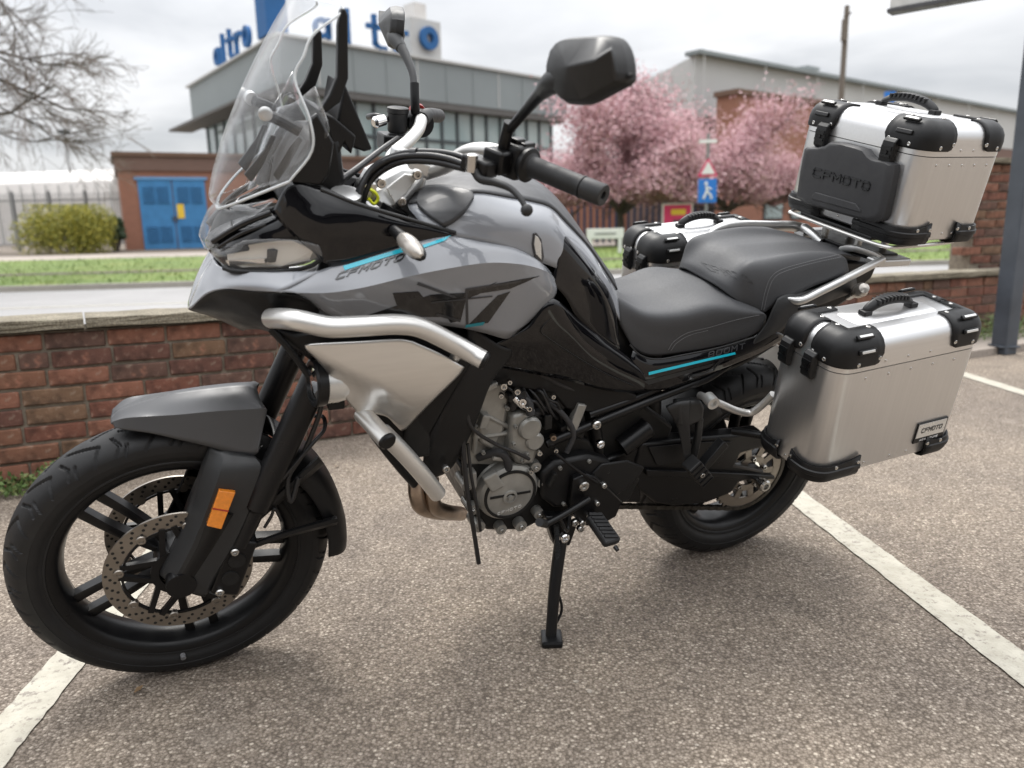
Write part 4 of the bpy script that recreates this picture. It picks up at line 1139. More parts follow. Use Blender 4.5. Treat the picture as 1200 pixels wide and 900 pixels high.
fen = [[*top_row(130, 488, .014, .003), (131, 494, .026), (134, 501, .036)],
       [*top_row(142, 477, .022, .005), (147, 490, .042), (150, 504, .050)],
       [*top_row(168, 467, .026, .007), (173, 488, .048), (178, 508, .060)],
       [*top_row(203, 458, .028, .008), (208, 486, .054), (213, 516, .068)],
       [*top_row(245, 451.5, .030, .008), (252, 482, .058), (247, 524, .076)],
       [*top_row(280, 448, .031, .008), (294, 479.5, .062), (288, 536, .086)],
       [*top_row(294, 449, .030, .005), (307, 478.5, .064), (299, 533, .088)],
       [*top_row(301, 454, .028, -.002), (313.5, 481, .064), (302, 528, .089)]]
fender = sheet('fender', [[q if isinstance(q, V) else U(*q) for q in r] for r in fen], 'fender_grey', bike, 6, 6, cu=(2,), thick=.0035, smooth=30)
# leg that drops from the fender over the fork, left and right
def leg_guard(s):
    rows = [[(246, 521, .062), (264, 528, .079), (298, 534, .091), (306, 540, .087)],
            [(233, 552, .064), (257, 556, .108), (306, 552, .112), (321, 568, .090)],
            [(222, 590, .066), (243, 596, .116), (292, 598, .120), (301, 602, .092)],
            [(204, 632, .070), (225, 640, .122), (272, 640, .124), (286, 632, .094)],
            [(187, 668, .074), (205, 680, .122), (248, 680, .122), (262, 672, .096)],
            [(190, 676, .078), (208, 692, .116), (240, 700, .116), (254, 684, .098)]]
    P = [UL(r) for r in rows]
    if s < 0: P = [[mir(p) for p in r] for r in P]
    return sheet('fork_guard', P, 'plastic_grey', bike, 4, 4, cu=(1, 2), mirror=False, thick=.004, smooth=25, inside=P[2][1] * .5 + P[2][2] * .5 - Yv * s * .08)
lg = leg_guard(1); leg_guard(-1)
lgb = bvh_of(lg)
def on_face(b_, l, off): return [hit(b_, px, py, off) for px, py in l]
hc = hit(lgb, 262, 597, 0); h1_ = hit(lgb, 275, 577, 0); h2_ = hit(lgb, 262, 620, 0)
nrm = (h1_ - hc).cross(h2_ - hc).normalized(); nrm = nrm if nrm.dot(CAML - hc) > 0 else -nrm
nrm = (nrm + (CAML - hc).normalized() * .35).normalized()
P = [UP(x, y, hc + nrm * .020, nrm) for x, y in ((256.5, 575), (276, 577.5), (259.5, 620.5), (242, 616.5))]
MB().prism([p - nrm * .022 for p in P], nrm * .022).build('reflector', 'orange_reflector', bike, 0, .0015)
mb = MB(); mid = (P[0] + P[3]) / 2; mid2 = (P[1] + P[2]) / 2
mb.box((mid + mid2) / 2 + nrm * .0002, ((mid2 - mid).length / 2, .0014, .0008), ((mid2 - mid).normalized(), (P[3] - P[0]).normalized(), nrm)); mb.build('reflector_rib', 'red_plastic', bike, 0)
# rear part of the mudguard, behind the wheel
rows = []
for a in (54, 42, 30, 18, 8, 0, -6):
    rr_ = .362 + .006 * max(0, (40 - a) / 40)
    dirv = V((-math.cos(R(a)), 0, math.sin(R(a)))); o_ = V((1.531, 0, .329))
    rows.append([o_ + dirv * rr_, o_ + dirv * (rr_ - .003) + Yv * .045, o_ + dirv * (rr_ - .022) + Yv * .072, o_ + dirv * (rr_ - .052) + Yv * .080])
sheet('rear_mudguard', rows, 'plastic_black', bike, 4, 4, mirror=True, thick=.004)
for s in (1, -1):
    mb = MB()
    P = [V((1.46, .098 * s, .395)), V((1.39, .102 * s, .44)), V((1.28, .096 * s, .53)), V((1.23, .083 * s, .565))]
    mb.tube(P, lambda t: .013 + .008 * t, 8, 4, flat=.5)
    P = [V((1.45, .102 * s, .365)), V((1.33, .10 * s, .395)), V((1.20, .084 * s, .40))]
    mb.tube(P, lambda t: .011 + .010 * t, 8, 4, flat=.5)
    mb.build('mudguard_stay', 'plastic_black', bike)
# brake hoses and sensor wire along the fork
rod('brake_hose', [(350, 560, .11), (341, 588, .12), (338, 560, .115), (356, 530, .11), (371, 495, .12), (378, 470, .12)], .0052, 'wire_black')
rod('brake_hose', [(306, 605, .11), (316, 580, .12), (345, 545, .12), (366, 520, .115), (380, 503, .10), (378, 488, .08), (362, 488, .05)], .0042, 'wire_black')
rod('sensor_wire', [(330, 610, .10), (322, 596, .115), (318, 605, .112), (310, 618, .11)], .0035, 'wire_black')
# ------------------------------------------------------------------ fairing, beak, lamps
gp = [[(263, 313, .115), (245, 338, .060), (223, 361.5, .025)],
      [(300, 318, .150), (290, 330, .150), (262, 338.5, .130)],
      [(345, 316, .190), (328, 329, .200), (324, 341, .205)]]
# grey side panel: upper face, sharp crease, lower face turning in under
top = [(328, 341, .190), (392, 313, .195), (404, 315.5, .205)]
side = [[(326, 341, .196), (331, 341.5, .200), (345, 343, .205), (362, 352, .185), (372, 362, .165)],
        [(377, 316, .185), (380, 331, .204), (386, 343, .216), (386, 360, .196), (392, 371, .176)],
        [(420, 304, .186), (424, 324, .212), (430, 336, .229), (432, 357, .205), (436, 376, .186)],
        [(468, 289.5, .190), (473, 309, .218), (479, 324, .240), (482, 353, .216), (488, 378, .194)],
        [(512, 277, .192), (519, 296, .222), (526, 314.5, .246), (530, 352, .222), (538, 384, .196)],
        [(540, 276, .194), (556, 290, .224), (572, 308, .248), (574, 352, .224), (570, 391, .198)],
        [(578, 281, .190), (600, 292, .219), (612, 310, .242), (618, 344, .226), (592, 397, .198)],
        [(610, 293, .196), (626, 302, .214), (638, 317, .224), (640, 344, .214), (602, 393, .194)],
        [(628, 307, .180), (640, 312, .194), (650, 326, .200), (650, 348, .194), (612, 386, .184)]]
sidep = sheet('side_fairing', [UL(r) for r in side], 'paint_grey', bike, 5, 6, cu=(2,), thick=.004, smooth=32)
sb = bvh_of(sidep)
# lower face carries darker print
for q in ([(505, 345), (560, 342), (520, 371), (424, 371)], [(460, 343), (490, 341), (512, 366), (468, 366)], [(520, 356), (583, 330), (560, 345), (510, 362)], [(546, 339), (633, 323), (598, 338), (546, 346)],
          [(583, 346), (598, 341), (572, 378), (548, 381)], [(512, 352), (546, 350), (540, 375), (528, 378)]):
    decal('panel_print', sb, q, 'black_print', sidep, .0011)
decal('panel_print', sb, [(546, 380), (568, 376.5), (566, 380.5), (545, 383.5)], 'teal_dark', sidep, .0016)
for q in ([(545, 340), (548, 340), (549, 383), (546, 383)], [(505, 353), (577, 346), (577, 347.5), (505, 355)], [(545, 338), (610, 328), (610, 330), (545, 341)], [(490, 330), (535, 347), (533, 349), (488, 333)], [(512, 366), (540, 374), (539, 377), (510, 369)]):
    decal('panel_line', sb, q, 'grey_print', sidep, .0016)
decal('teal_stripe', sb, [(402, 312), (472, 290.8), (474, 295.2), (404, 317)], 'teal_print', sidep, .0014)
decal('teal_stripe', sb, [(494, 288), (533, 274.5), (520, 283), (492, 292.5)], 'teal_print', sidep, .0014)
f = pxquad((396, 320), (475, 296.5), (392, 329))
text_on('lettering', 'CFMOTO', lambda u, v: hit(sb, *f(u, v), .0012), 'black_print', sidep, th=.25, gap=.30, asp=1.35, depth=.0006, slant=.25)
# nose: grey beak
beak = [[(249, 301, 0), (236, 322, 0), (226, 345, 0), (220, 361, 0)],
        [(251, 304, .030), (240, 322, .032), (231, 341, .034), (223.5, 361.5, .030)],
        [(258, 312, .070), (254, 322, .078), (249, 332, .082), (240, 345, .076)],
        [(278, 317.5, .115), (276, 325, .122), (268, 333, .124), (262, 338.5, .120)],
        [(316, 319, .156), (308, 327, .162), (300, 335, .165), (297, 341, .160)],
        [(377, 317, .186), (352, 329, .196), (336, 337, .200), (326.5, 342, .196)]]
sheet('beak', [UL(r) for r in beak], 'paint_grey', bike, 5, 5, thick=.004, smooth=40, inside=U(330, 360, 0))
# black underside of the beak, running back under the side panel
under = [[(220, 361.5, 0), (226, 365, 0), (250, 372, 0), (285, 388, 0)],
         [(223.5, 362, .030), (229, 364, .034), (255, 371, .034), (290, 386, .034)],
         [(241, 346, .074), (250, 352, .080), (270, 366, .076), (303, 386, .070)],
         [(262, 339.5, .118), (270, 348, .118), (288, 364, .108), (312, 388, .096)],
         [(297, 342, .158), (302, 352, .150), (312, 370, .136), (320, 391, .120)],
         [(327, 343, .192), (340, 352, .176), (338, 372, .158), (330, 393, .140)],
         [(362, 353, .183), (374, 362, .170), (366, 380, .150), (345, 396, .140)]]
sheet('beak_underside', [UL(r) for r in under], 'plastic_black', bike, 4, 4, thick=.004, smooth=40, inside=U(330, 340, 0))
# headlamp: housing, chrome reflectors behind a clear lens, black mask above
mask = [[(249, 300, 0), (240, 285, 0), (246, 272, 0), (262, 250, 0), (275, 240, 0)],
        [(250, 300, .025), (246, 292, .030), (252, 275, .034), (270, 255, .034), (285, 240, .03)],
        [(256, 298, .062), (258, 283, .068), (268, 270, .070), (290, 256, .066), (305, 244, .06)],
        [(268, 290, .100), (285, 279, .106), (296, 268, .106), (312, 256, .100), (322, 246, .09)],
        [(345, 281, .150), (345, 279, .152), (340, 268, .148), (335, 255, .138), (340, 246, .12)],
        [(375, 288, .176), (374, 281, .178), (366, 268, .172), (352, 252, .158), (350, 244, .14)]]
sheet('headlamp_mask', [UL(r) for r in mask], 'gloss_black', bike, 4, 4, thick=.004, smooth=35, inside=U(360, 300, 0))
lens = [[(249, 301, .012), (244, 291, .014), (248, 285, .014)],
        [(255, 306, .055), (252, 296, .062), (258, 283, .062)],
        [(264, 313, .095), (264, 300, .105), (272, 286, .100)],
        [(284, 317, .120), (286, 302, .130), (290, 281, .126)],
        [(330, 317, .150), (332, 302, .158), (334, 280, .152)],
        [(362, 311, .172), (366, 300, .178), (360, 284, .174)],
        [(377, 302, .186), (377, 298, .188), (374, 288, .184)]]
LP = [UL(r) for r in lens]
sheet('headlamp_lens', LP, 'clear_lens', bike, 4, 4, thick=.002, smooth=50, inside=U(340, 300, 0))
inn = lambda p, k: p + (U(345, 300, 0) - p).normalized() * k
sheet('headlamp_reflector', [[inn(p, .040 + .02 * (j == 1)) for j, p in enumerate(r)] for r in LP], 'lamp_grey', bike, 4, 4, thick=.002, smooth=50, inside=U(340, 300, 0))
for s in (1, -1):
    def S_(px, py, y): p = U(px, py, y); return p if s > 0 else mir(p)
    mb = MB(); mb.prism([S_(262, 292, .085), S_(286, 285, .105), S_(290, 291, .107), S_(289, 294, .107), S_(266, 298, .088)], V((-.012, -.004 * s, 0))); mb.build('daytime_lamp', 'hole_dark', bike, 0)
    mb = MB(); mb.prism([S_(313, 292, .132), S_(318, 294, .134), S_(316, 308, .134), S_(312.5, 306, .132)], V((-.012, -.004 * s, 0))); mb.build('lamp_fin', 'hole_dark', bike, 0)
    mb = MB(); mb.prism([S_(264, 305, .090), S_(310, 303, .130), S_(310, 308, .130), S_(268, 311, .092)], V((-.02, -.008 * s, 0))); mb.build('lamp_shelf', 'chrome', bike, 0)
    mb = MB(); mb.prism([S_(266, 297, .082), S_(288, 283, .102), S_(342, 282, .140), S_(368, 293, .158), S_(362, 305, .154), S_(330, 312, .136), S_(284, 313, .106), S_(267, 308, .086)], V((-.012, -.006 * s, 0))); mb.build('lamp_bowl', 'lamp_bowl', bike, 0)
    rod_ = [S_(262, 314, .100), S_(280, 318.5, .122), S_(330, 318.5, .154), S_(362, 312.5, .176), S_(377, 303, .190)]
    MB().tube(rod_, .0045, 8, 5).build('lens_rim', 'plastic_black', bike)
# position light strip on the nose tip
nose = [[(232.5, 275, 0), (236, 262, 0), (243, 246, 0), (253, 236, 0)],
        [(240, 292, .022), (242, 274, .030), (252, 256, .036), (262, 240, .040)],
        [(246, 291, .045), (252, 276, .055), (270, 256, .062), (290, 239, .066)],
        [(254, 283, .062), (272, 266, .080), (300, 250, .092), (322, 233, .100)]]
sheet('nose_lens', [UL(r) for r in nose], 'clear_lens', bike, 4, 4, thick=.002, smooth=50, inside=U(345, 290, 0))
sheet('nose_core', [[inn(U(*q), .018) for q in r] for r in nose], 'plastic_grey', bike, 4, 4, thick=.002, smooth=50, inside=U(345, 290, 0))
for q0, q1, w_ in (((250, 283, .06), (318, 249, .115), .006), ((256, 290, .07), (312, 263, .115), .004)):
    rod('nose_brow', [q0, ((q0[0] + q1[0]) / 2, (q0[1] + q1[1]) / 2 - 3, (q0[2] + q1[2]) / 2 + .012), q1], w_, 'gloss_black', mirror=True)
# gloss black upper fairing wings
wing = [[(318, 250, .120), (330, 262, .140), (346, 279, .154), (377, 303, .190)],
        [(340, 214, .140), (352, 240, .160), (370, 268, .182), (388, 312, .186)],
        [(376, 222, .158), (388, 246, .180), (396, 272, .191), (406, 309.5, .188)],
        [(420, 239.5, .178), (428, 256, .188), (436, 278, .193), (444, 297.5, .190)],
        [(480, 257.5, .182), (484, 264, .190), (488, 274, .193), (492, 283.5, .192)],
        [(534, 273, .192), (534.5, 273.6, .194), (535, 274.4, .196), (535, 275.5, .197)]]
wg = sheet('upper_fairing', [UL(r) for r in wing], 'gloss_black', bike, 5, 5, thick=.004, smooth=40)
rod('fairing_edge', [(376, 221.5, .158), (420, 239, .178), (480, 257, .183), (534, 272.6, .194)], .0035, 'plastic_grey', mirror=True)
# front indicators
def indicator(a, b, tip, s, rear=False):
    a, b = (a, b) if s > 0 else (mir(a), mir(b)); d = (b - a)
    MB().cyl(a, a + d * .45, .010, .012, 12).build('indicator_stalk', 'plastic_black', bike)
    mb = MB(); mb.ball(a + d * .72, .022, 14, (1.2, 1.0, .82)); mb.build('indicator_lamp', 'lamp_grey', bike)
a = U(464, 272, .205); b = U(494, 300, .30)
for s in (1, -1):
    aa, bb_ = (a, b) if s > 0 else (mir(a), mir(b)); d = bb_ - aa
    MB().cyl(aa - d * .1, aa + d * .30, .0095, .012, 14).build('indicator_stalk', 'plastic_black', bike)
    mb = MB()
    L_ = d.length; dn = d.normalized(); pr_ = [(.22, .010), (.34, .0145), (.52, .0165), (.72, .0155), (.90, .011), (1.0, .004)]
    mb.lathe(aa, dn, [(t * L_, r_) for t, r_ in pr_], 18); mb.build('indicator_lamp', 'lamp_grey', bike, 40)
    mb = MB(); mb.lathe(aa + V((-.004, 0, -.004)), dn, [(t * L_, r_ * .98) for t, r_ in pr_], 18); mb.build('indicator_back', 'plastic_black', bike, 40)
# ------------------------------------------------------------------ windscreen and its carrier
ws = [[(256.5, 236.5, 0), (279, 230, .055), (302, 224, .105), (339, 213, .150)],
      [(247, 221, 0), (262, 205, .065), (300, 188, .120), (365.5, 177, .168)],
      [(256, 178, 0), (275, 160, .068), (310, 146, .122), (363, 140, .168)],
      [(275, 128, 0), (290, 112, .062), (310, 100, .105), (345.5, 92, .140)],
      [(297, 77, 0), (310, 64, .058), (330, 54, .098), (355.5, 66, .136)],
      [(318, 34, 0), (334, 24, .056), (350, 20, .094), (367, 40, .130)],
      [(335, 2, 0), (352, -6, .054), (372, -6, .090), (400, 15, .118)],
      [(340, -8, 0), (358, -14, .050), (376, -14, .086), (400, 6, .108)]]
wsP = []
for r in ws:
    c_ = U(r[0][0], r[0][1], -.06); e_ = U(*r[3]); c_ = V((c_.x + .008, 0, c_.z + .004))
    wsP.append([V((c_.x + (e_.x - c_.x) * t ** 2, e_.y * t, c_.z + (e_.z - c_.z) * t ** 1.6)) for t in (0, .35, .7, 1)])
sheet('windscreen', wsP, 'clear_screen', bike, 5, 5, thick=.0035, smooth=60, inside=U(420, 140, 0))
edge = [r[-1] for r in wsP]
for s in (1, -1):
    E_ = edge if s > 0 else [mir(p) for p in edge]
    MB().tube(E_, .0021, 6, 5).build('screen_edge', 'screen_rim', bike)
MB().tube([wsP[0][3], wsP[0][2], wsP[0][1], wsP[0][0], mir(wsP[0][1]), mir(wsP[0][2]), mir(wsP[0][3])], .0026, 6, 5).build('screen_edge', 'screen_rim', bike)
# inner lower pane
ip = [[(266, 223, .02), (300, 214, .085), (318, 208, .118)], [(276, 190, .02), (318, 190, .09), (346, 172, .135)], [(286, 160, .02), (322, 158, .09), (360, 151, .148)], [(300, 125, .02), (322, 118, .075), (343, 100, .115)]]
ipP = [[p + V((-.035, 0, 0)) for p in UL(r)] for r in ip]
sheet('inner_screen', ipP, 'clear_screen', bike, 4, 4, thick=.003, smooth=60, inside=U(420, 140, 0))
# screen rails and adjuster posts
for s in (1, -1):
    T = lambda px, py, y: U(px, py, y) if s > 0 else mir(U(px, py, y))
    mb = MB()
    mb.prism([T(400, 10 if s > 0 else 44, .122), T(405, 10 if s > 0 else 44, .122), T(408, 18 if s > 0 else 50, .122), T(408.5, 92, .122), T(399, 120, .122), T(380, 134, .122), T(374, 131, .122), T(386, 112, .122), T(395.5, 90, .122), T(396.5, 30 if s > 0 else 56, .122)], V((0, -.020 * s, 0)))
    mb.build('screen_post', 'plastic_black', bike, 30, .003)
    MB().tube([T(312, 134, .085), T(330, 142, .095), T(352, 154, .105)], .010, 10, 3).build('screen_link', 'plastic_black', bike)
    MB().prism([T(286, 205, .055), T(310, 175, .06), T(318, 158, .06), T(324, 160, .06), T(308, 195, .055), T(295, 214, .05)], V((0, -.010 * s, 0))).build('screen_slide', 'plastic_black', bike, 0, .002)
    MB().prism([T(320, 205, .08), T(340, 172, .085), T(350, 160, .085), T(355, 164, .085), T(338, 195, .08), T(326, 213, .08)], V((0, -.010 * s, 0))).build('screen_slide', 'plastic_black', bike, 0, .002)
    MB().lathe(T(311, 133.5, .105), T(312, 134, .4) - T(312, 134, .1), [(-.012, .012), (.004, .012), (.006, .009), (.006, .004)], 18).build('screen_knob', 'silver_cast', bike)
# instrument screen and the dark cockpit housing
dash = [U(404, 97, .07), U(437, 176, .07), U(427, 178, .07), U(399, 168, .07), U(394, 150, .07), U(400, 118, .07)]
MB().prism(dash, V((0, -.15, 0))).build('instrument_display', 'plastic_black', bike, 30, .004)
MB().prism([U(392, 138, .10), U(418, 160, .09), U(412, 182, .09), U(404, 166, .09), U(398, 182, .10), U(386, 160, .10), U(378, 132, .10)], V((0, -.2, 0))).build('display_bracket', 'plastic_black', bike, 30, .004)
cock = [[(345, 130, .05), (362, 139, .12), (372, 148, .150), (366, 178, .160)], [(372, 128, .05), (380, 136, .11), (392, 158, .140), (386, 192, .158)], [(390, 150, .04), (393, 165, .10), (394, 178, .130), (388, 205, .150)], [(376, 215, .04), (376, 215, .10), (376, 215, .13), (377, 219, .155)]]
P = UL([(363, 139, .148), (372, 132, .14), (392, 168, .140), (386, 204, .152), (376, 218, .156), (340, 213.5, .148), (364, 178, .160)])
MB().prism(P, V((0, -.012, 0))).build('cockpit_side', 'satin_black', bike, 30, .004)
MB().prism([mir(p) for p in P], V((0, .012, 0))).build('cockpit_side', 'satin_black', bike, 30, .004)
P = UL([(352, 150, .0), (385, 150, .0), (392, 200, 0), (378, 222, 0), (322, 232, 0), (330, 190, 0)])
MB().prism([p + Yv * .10 for p in P], V((0, -.20, 0))).build('cockpit_core', 'plastic_black', bike, 30, .01)
P = UL([(340, 213, .140), (378, 218, .150), (420, 238, .165), (470, 254, .175), (450, 262, .16), (390, 240, .14), (345, 236, .12)])
MB().prism(P, V((0, -.03, -.004))).build('cockpit_tray', 'plastic_black', bike, 30, .004)
MB().prism([mir(p) for p in P], V((0, .03, -.004))).build('cockpit_tray', 'plastic_black', bike, 30, .004)
# ------------------------------------------------------------------ tank
tank = [[(493, 217, 0), (487, 226, .060), (478, 240, .110), (486, 252, .150), (500, 268, .180)],
        [(515, 210, 0), (516, 219, .070), (520, 232, .130), (530, 250, .175), (540, 278, .200)],
        [(545, 205, 0), (550, 214, .075), (558, 226, .140), (572, 256, .195), (584, 288, .212)],
        [(580, 204, 0), (588, 216, .075), (598, 232, .140), (616, 262, .200), (622, 303, .208)],
        [(608, 207, 0), (616, 219, .072), (626, 237, .135), (636, 265, .190), (646, 312, .194)],
        [(632, 216, 0), (638, 226, .068), (646, 244, .126), (654, 272, .175), (664, 320, .182)],
        [(656, 238, 0), (660, 246, .062), (664, 262, .115), (672, 290, .155), (682, 336, .168)],
        [(680, 270, 0), (684, 277, .056), (690, 290, .100), (696, 314, .138), (702, 348, .150)],
        [(700, 300, 0), (704, 306, .050), (709, 318, .085), (714, 334, .118), (718, 360, .132)],
        [(716, 322, 0), (719, 328, .045), (723, 340, .075), (725, 354, .105), (727, 376, .120)]]
TK = [UL(r) for r in tank]
tk = sheet('fuel_tank', TK, 'paint_grey', bike, 5, 5, thick=.004, smooth=40)
tb = bvh_of(tk)
# matte spine cover lying over the tank, from the steering head to the seat
sp_rows = []
for i, r in enumerate(TK):
    sp_rows.append([p + (p - V((p.x, 0, .85))).normalized() * .0045 for p in (r[0], r[1], r[2])])
sheet('tank_spine_cover', sp_rows, 'tank_top_grey', bike, 4, 5, thick=.006, smooth=40, inside=U(600, 300, 0))
# gloss black knee panel on the flank of the tank
knee = [[(641, 257.5, .158), (648, 276, .178), (654, 300, .186), (650, 318, .192), (648, 332, .200)],
        [(650, 257, .150), (662, 282, .170), (670, 306, .178), (672, 326, .184), (664, 350, .190)],
        [(666, 274, .134), (678, 296, .158), (690, 318, .166), (692, 340, .172), (676, 372, .180)],
        [(686, 298, .118), (697, 318, .144), (708, 338, .150), (710, 360, .156), (700, 396, .164)],
        [(704, 322, .102), (711, 336, .126), (718, 352, .134), (721, 372, .140), (718, 408, .148)],
        [(714, 338, .096), (718, 350, .114), (722, 364, .124), (724, 382, .130), (728, 412, .138)]]
sheet('knee_panel', [UL(r) for r in knee], 'gloss_black', bike, 5, 5, thick=.004, smooth=40, inside=U(660, 340, 0))
P = UL([(624.5, 273, .204), (628, 272, .203), (634, 280, .200), (637, 300, .200), (635, 311, .204), (626, 300, .206), (623, 286, .206)])
MB().prism([p + Yv * .003 for p in P], V((0, -.004, 0))).build('vent_frame', 'grey_print', bike, 0, .001)
P = UL([(626, 275, .204), (629.5, 277, .203), (633, 284, .201), (633.5, 304, .203), (627, 297, .206), (624.8, 286, .206)])
MB().prism([p + Yv * .0055 for p in P], V((0, -.004, 0))).build('vent_insert', 'label_silver', bike, 0, .001)
# dark side panels under the tank, down to the frame
lower = [[(606, 392, .196), (588, 400, .190), (570, 410, .180), (556, 425, .17)],
         [(622, 380, .198), (632, 400, .196), (610, 412, .186), (592, 432, .17)],
         [(648, 350, .198), (664, 388, .196), (672, 420, .184), (664, 446, .168)],
         [(680, 376, .178), (694, 404, .180), (706, 432, .172), (712, 458, .158)],
         [(718, 404, .150), (730, 418, .156), (744, 438, .156), (752, 460, .150)],
         [(730, 412, .138), (742, 424, .146), (756, 440, .150), (764, 458, .148)]]
sheet('lower_side_panel', [UL(r) for r in lower], 'gloss_black', bike, 4, 4, thick=.004, smooth=40, inside=U(660, 400, 0))
rod('panel_edge', [(649, 368, .197), (634, 386, .199), (642, 396, .197), (672, 416, .187), (706, 436, .175), (742, 452, .157)], .0016, 'plastic_black')
shroud = [[(548, 378, .180), (584, 404, .190), (600, 410, .186)], [(548, 410, .185), (582, 424, .186), (598, 420, .182)], [(542, 440, .19), (566, 454, .186), (576, 448, .182)],
          [(520, 480, .185), (545, 506, .178), (556, 500, .175)], [(500, 520, .165), (520, 548, .158), (534, 542, .155)], [(495, 545, .150), (505, 560, .150), (520, 556, .145)]]
sheet('radiator_shroud', [UL(r) for r in shroud], 'plastic_black', bike, 4, 4, thick=.006, smooth=40, inside=U(540, 470, 0))
# big dark body between panel and crash plate
P = UL([(318, 386, .150), (345, 392, .165), (420, 380, .185), (500, 384, .195), (560, 402, .190), (552, 430, .195), (520, 480, .185), (500, 520, .165), (488, 540, .15), (462, 510, .15), (420, 470, .15), (372, 430, .15)])
MB().prism(P, V((0, -.05, 0))).build('radiator_guard', 'plastic_black', bike, 40, .006)
MB().prism([mir(p) for p in P], V((0, .05, 0))).build('radiator_guard', 'plastic_black', bike, 40, .006)
MB().box((1.04, 0, .73), (.03, .17, .14)).build('radiator', 'engine_dark', bike, 30, .006)
rod('fairing_strut', [(318, 386, .155), (340, 410, .165), (362, 440, .17)], .007, 'plastic_black', mirror=True)
# silver crash plate: a bulged sheet with rounded rim
plate_px = [(357, 404.5), (366, 402.5), (420, 399.5), (466, 397), (484, 399.5), (516, 414), (544.5, 430), (536, 442), (505, 472), (476, 502.5), (470, 504.5), (462, 497), (452, 488), (432, 484), (419, 484), (404, 466), (384, 437), (370, 421), (359, 410)]
def bulge(px, py):
    cx_, cy_ = 455, 440
    r_ = max(0, 1 - math.hypot((px - cx_) / 125, (py - cy_) / 75)); r_ = r_ * r_ * (3 - 2 * r_)
    fold = max(0, min(1, ((py - 404) - (px - 357) * .55) / 22)) if px < 480 else max(0, min(1, ((py - 404) - 67.6) / 22))
    fold = fold * fold * (3 - 2 * fold); return .222 + .016 * r_ - .022 * fold - max(0, (py - 460)) ** 2 * .000012
olp = spline([V((x, y, 0)) for x, y in plate_px + plate_px[:1]], 5, corners=(0, 4, 6, 9, 14))[:-1]
cp_ = V((452, 436, 0)); n_ = len(olp); vs = []; fs = []
RG = [(1.0, .009), (.997, .004), (.985, .001), (.96, 0), (.88, 0), (.76, 0), (.62, 0), (.48, 0), (.34, 0), (.2, 0), (.08, 0)]
for t, dr in RG:
    for p in olp: q = cp_ + (p - cp_) * t; vs.append(U(q.x, q.y, bulge(q.x, q.y) - dr))
for j in range(len(RG) - 1):
    for i in range(n_): fs.append((j * n_ + i, j * n_ + (i + 1) % n_, (j + 1) * n_ + (i + 1) % n_, (j + 1) * n_ + i))
fs.append(tuple((len(RG) - 1) * n_ + i for i in range(n_)))
for s in (1, -1):
    o = MB().add([p if s > 0 else mir(p) for p in vs], [f_ if s > 0 else f_[::-1] for f_ in fs]).build('crash_plate', 'alu_plate', bike, 60, recalc=False)
    if sum(p.normal.y * s for p in o.data.polygons) < 0: o.data.flip_normals()
    q_ = o.modifiers.new('thickness', 'SOLIDIFY'); q_.thickness = .004; q_.offset = -1
# crash bars
def both(name, pts, r, m, n=18, sub=8, capm=None):
    P = UL(pts)
    for s in (1, -1):
        Q = P if s > 0 else [mir(p) for p in P]
        o = MB().tube(Q, r, n, sub).build(name, m, bike, 40)
        if capm:
            d = (Q[-1] - Q[-2]).normalized(); MB().lathe(Q[-1], d, [(-.004, r * .98), (.005, r * .98), (.009, r * .80), (.009, .0001)], 20).build('bar_cap', capm, o)
    return o
both('crash_bar', [(318, 373, .165), (334, 373.5, .225), (352, 376, .260), (385, 383, .275), (425, 382, .275), (465, 380, .275), (494, 384.5, .275), (530, 402, .276), (552, 414, .286), (566, 421.5, .300)], .0185, 'silver_tube', capm='satin_black')
both('crash_bar', [(424, 484, .185), (438, 499, .225), (453, 516, .268)], .0185, 'silver_tube', capm='satin_black')
both('crash_bar', [(448, 506, .215), (470, 528, .215), (494, 555, .212), (513, 579, .200)], .0185, 'silver_tube')
both('crash_bar_mount', [(530, 422, .19), (538, 414, .235), (542, 407, .258)], .010, 'silver_tube', 10)
both('crash_bar_lower', [(423, 488, .160), (446, 520, .165), (470, 550, .165), (486, 568, .160)], .009, 'satin_black', 10)
for q in ((538, 412, .250), (522, 548, .178)): bolt(U(*q), Yv, .009, .009)
# fog lamp
for s in (1, -1):
    c = U(375, 449, .178) if s > 0 else mir(U(375, 449, .178)); d = V((.99, .10 * s, .06)).normalized()
    mb = MB(); mb.lathe(c, d, [(-.058, .022), (-.050, .036), (-.030, .041), (-.006, .041)], 28); fl = mb.build('fog_lamp', 'label_silver', bike, 30)
    mb = MB(); mb.lathe(c, d, [(-.007, .039), (-.006, .044), (.012, .046), (.016, .044), (.016, .037), (.006, .034)], 28, cap=False); mb.build('lamp_ring', 'satin_black', fl, 30)
    mb = MB(); mb.lathe(c, d, [(.004, .0345), (.012, .030), (.015, .018), (.016, .0001)], 28, cap=False); mb.build('lamp_glass', 'chrome', fl, 30)
    mb = MB(); mb.box(c - d * .03 - Zv * .04, (.016, .012, .016)); mb.build('lamp_bracket', 'satin_black', fl, 0, .003)
    MB().box(c - d * .075, (.03, .022, .026), (d, d.cross(Zv).normalized(), Zv)).build('lamp_back', 'plastic_black', fl, 0, .006)
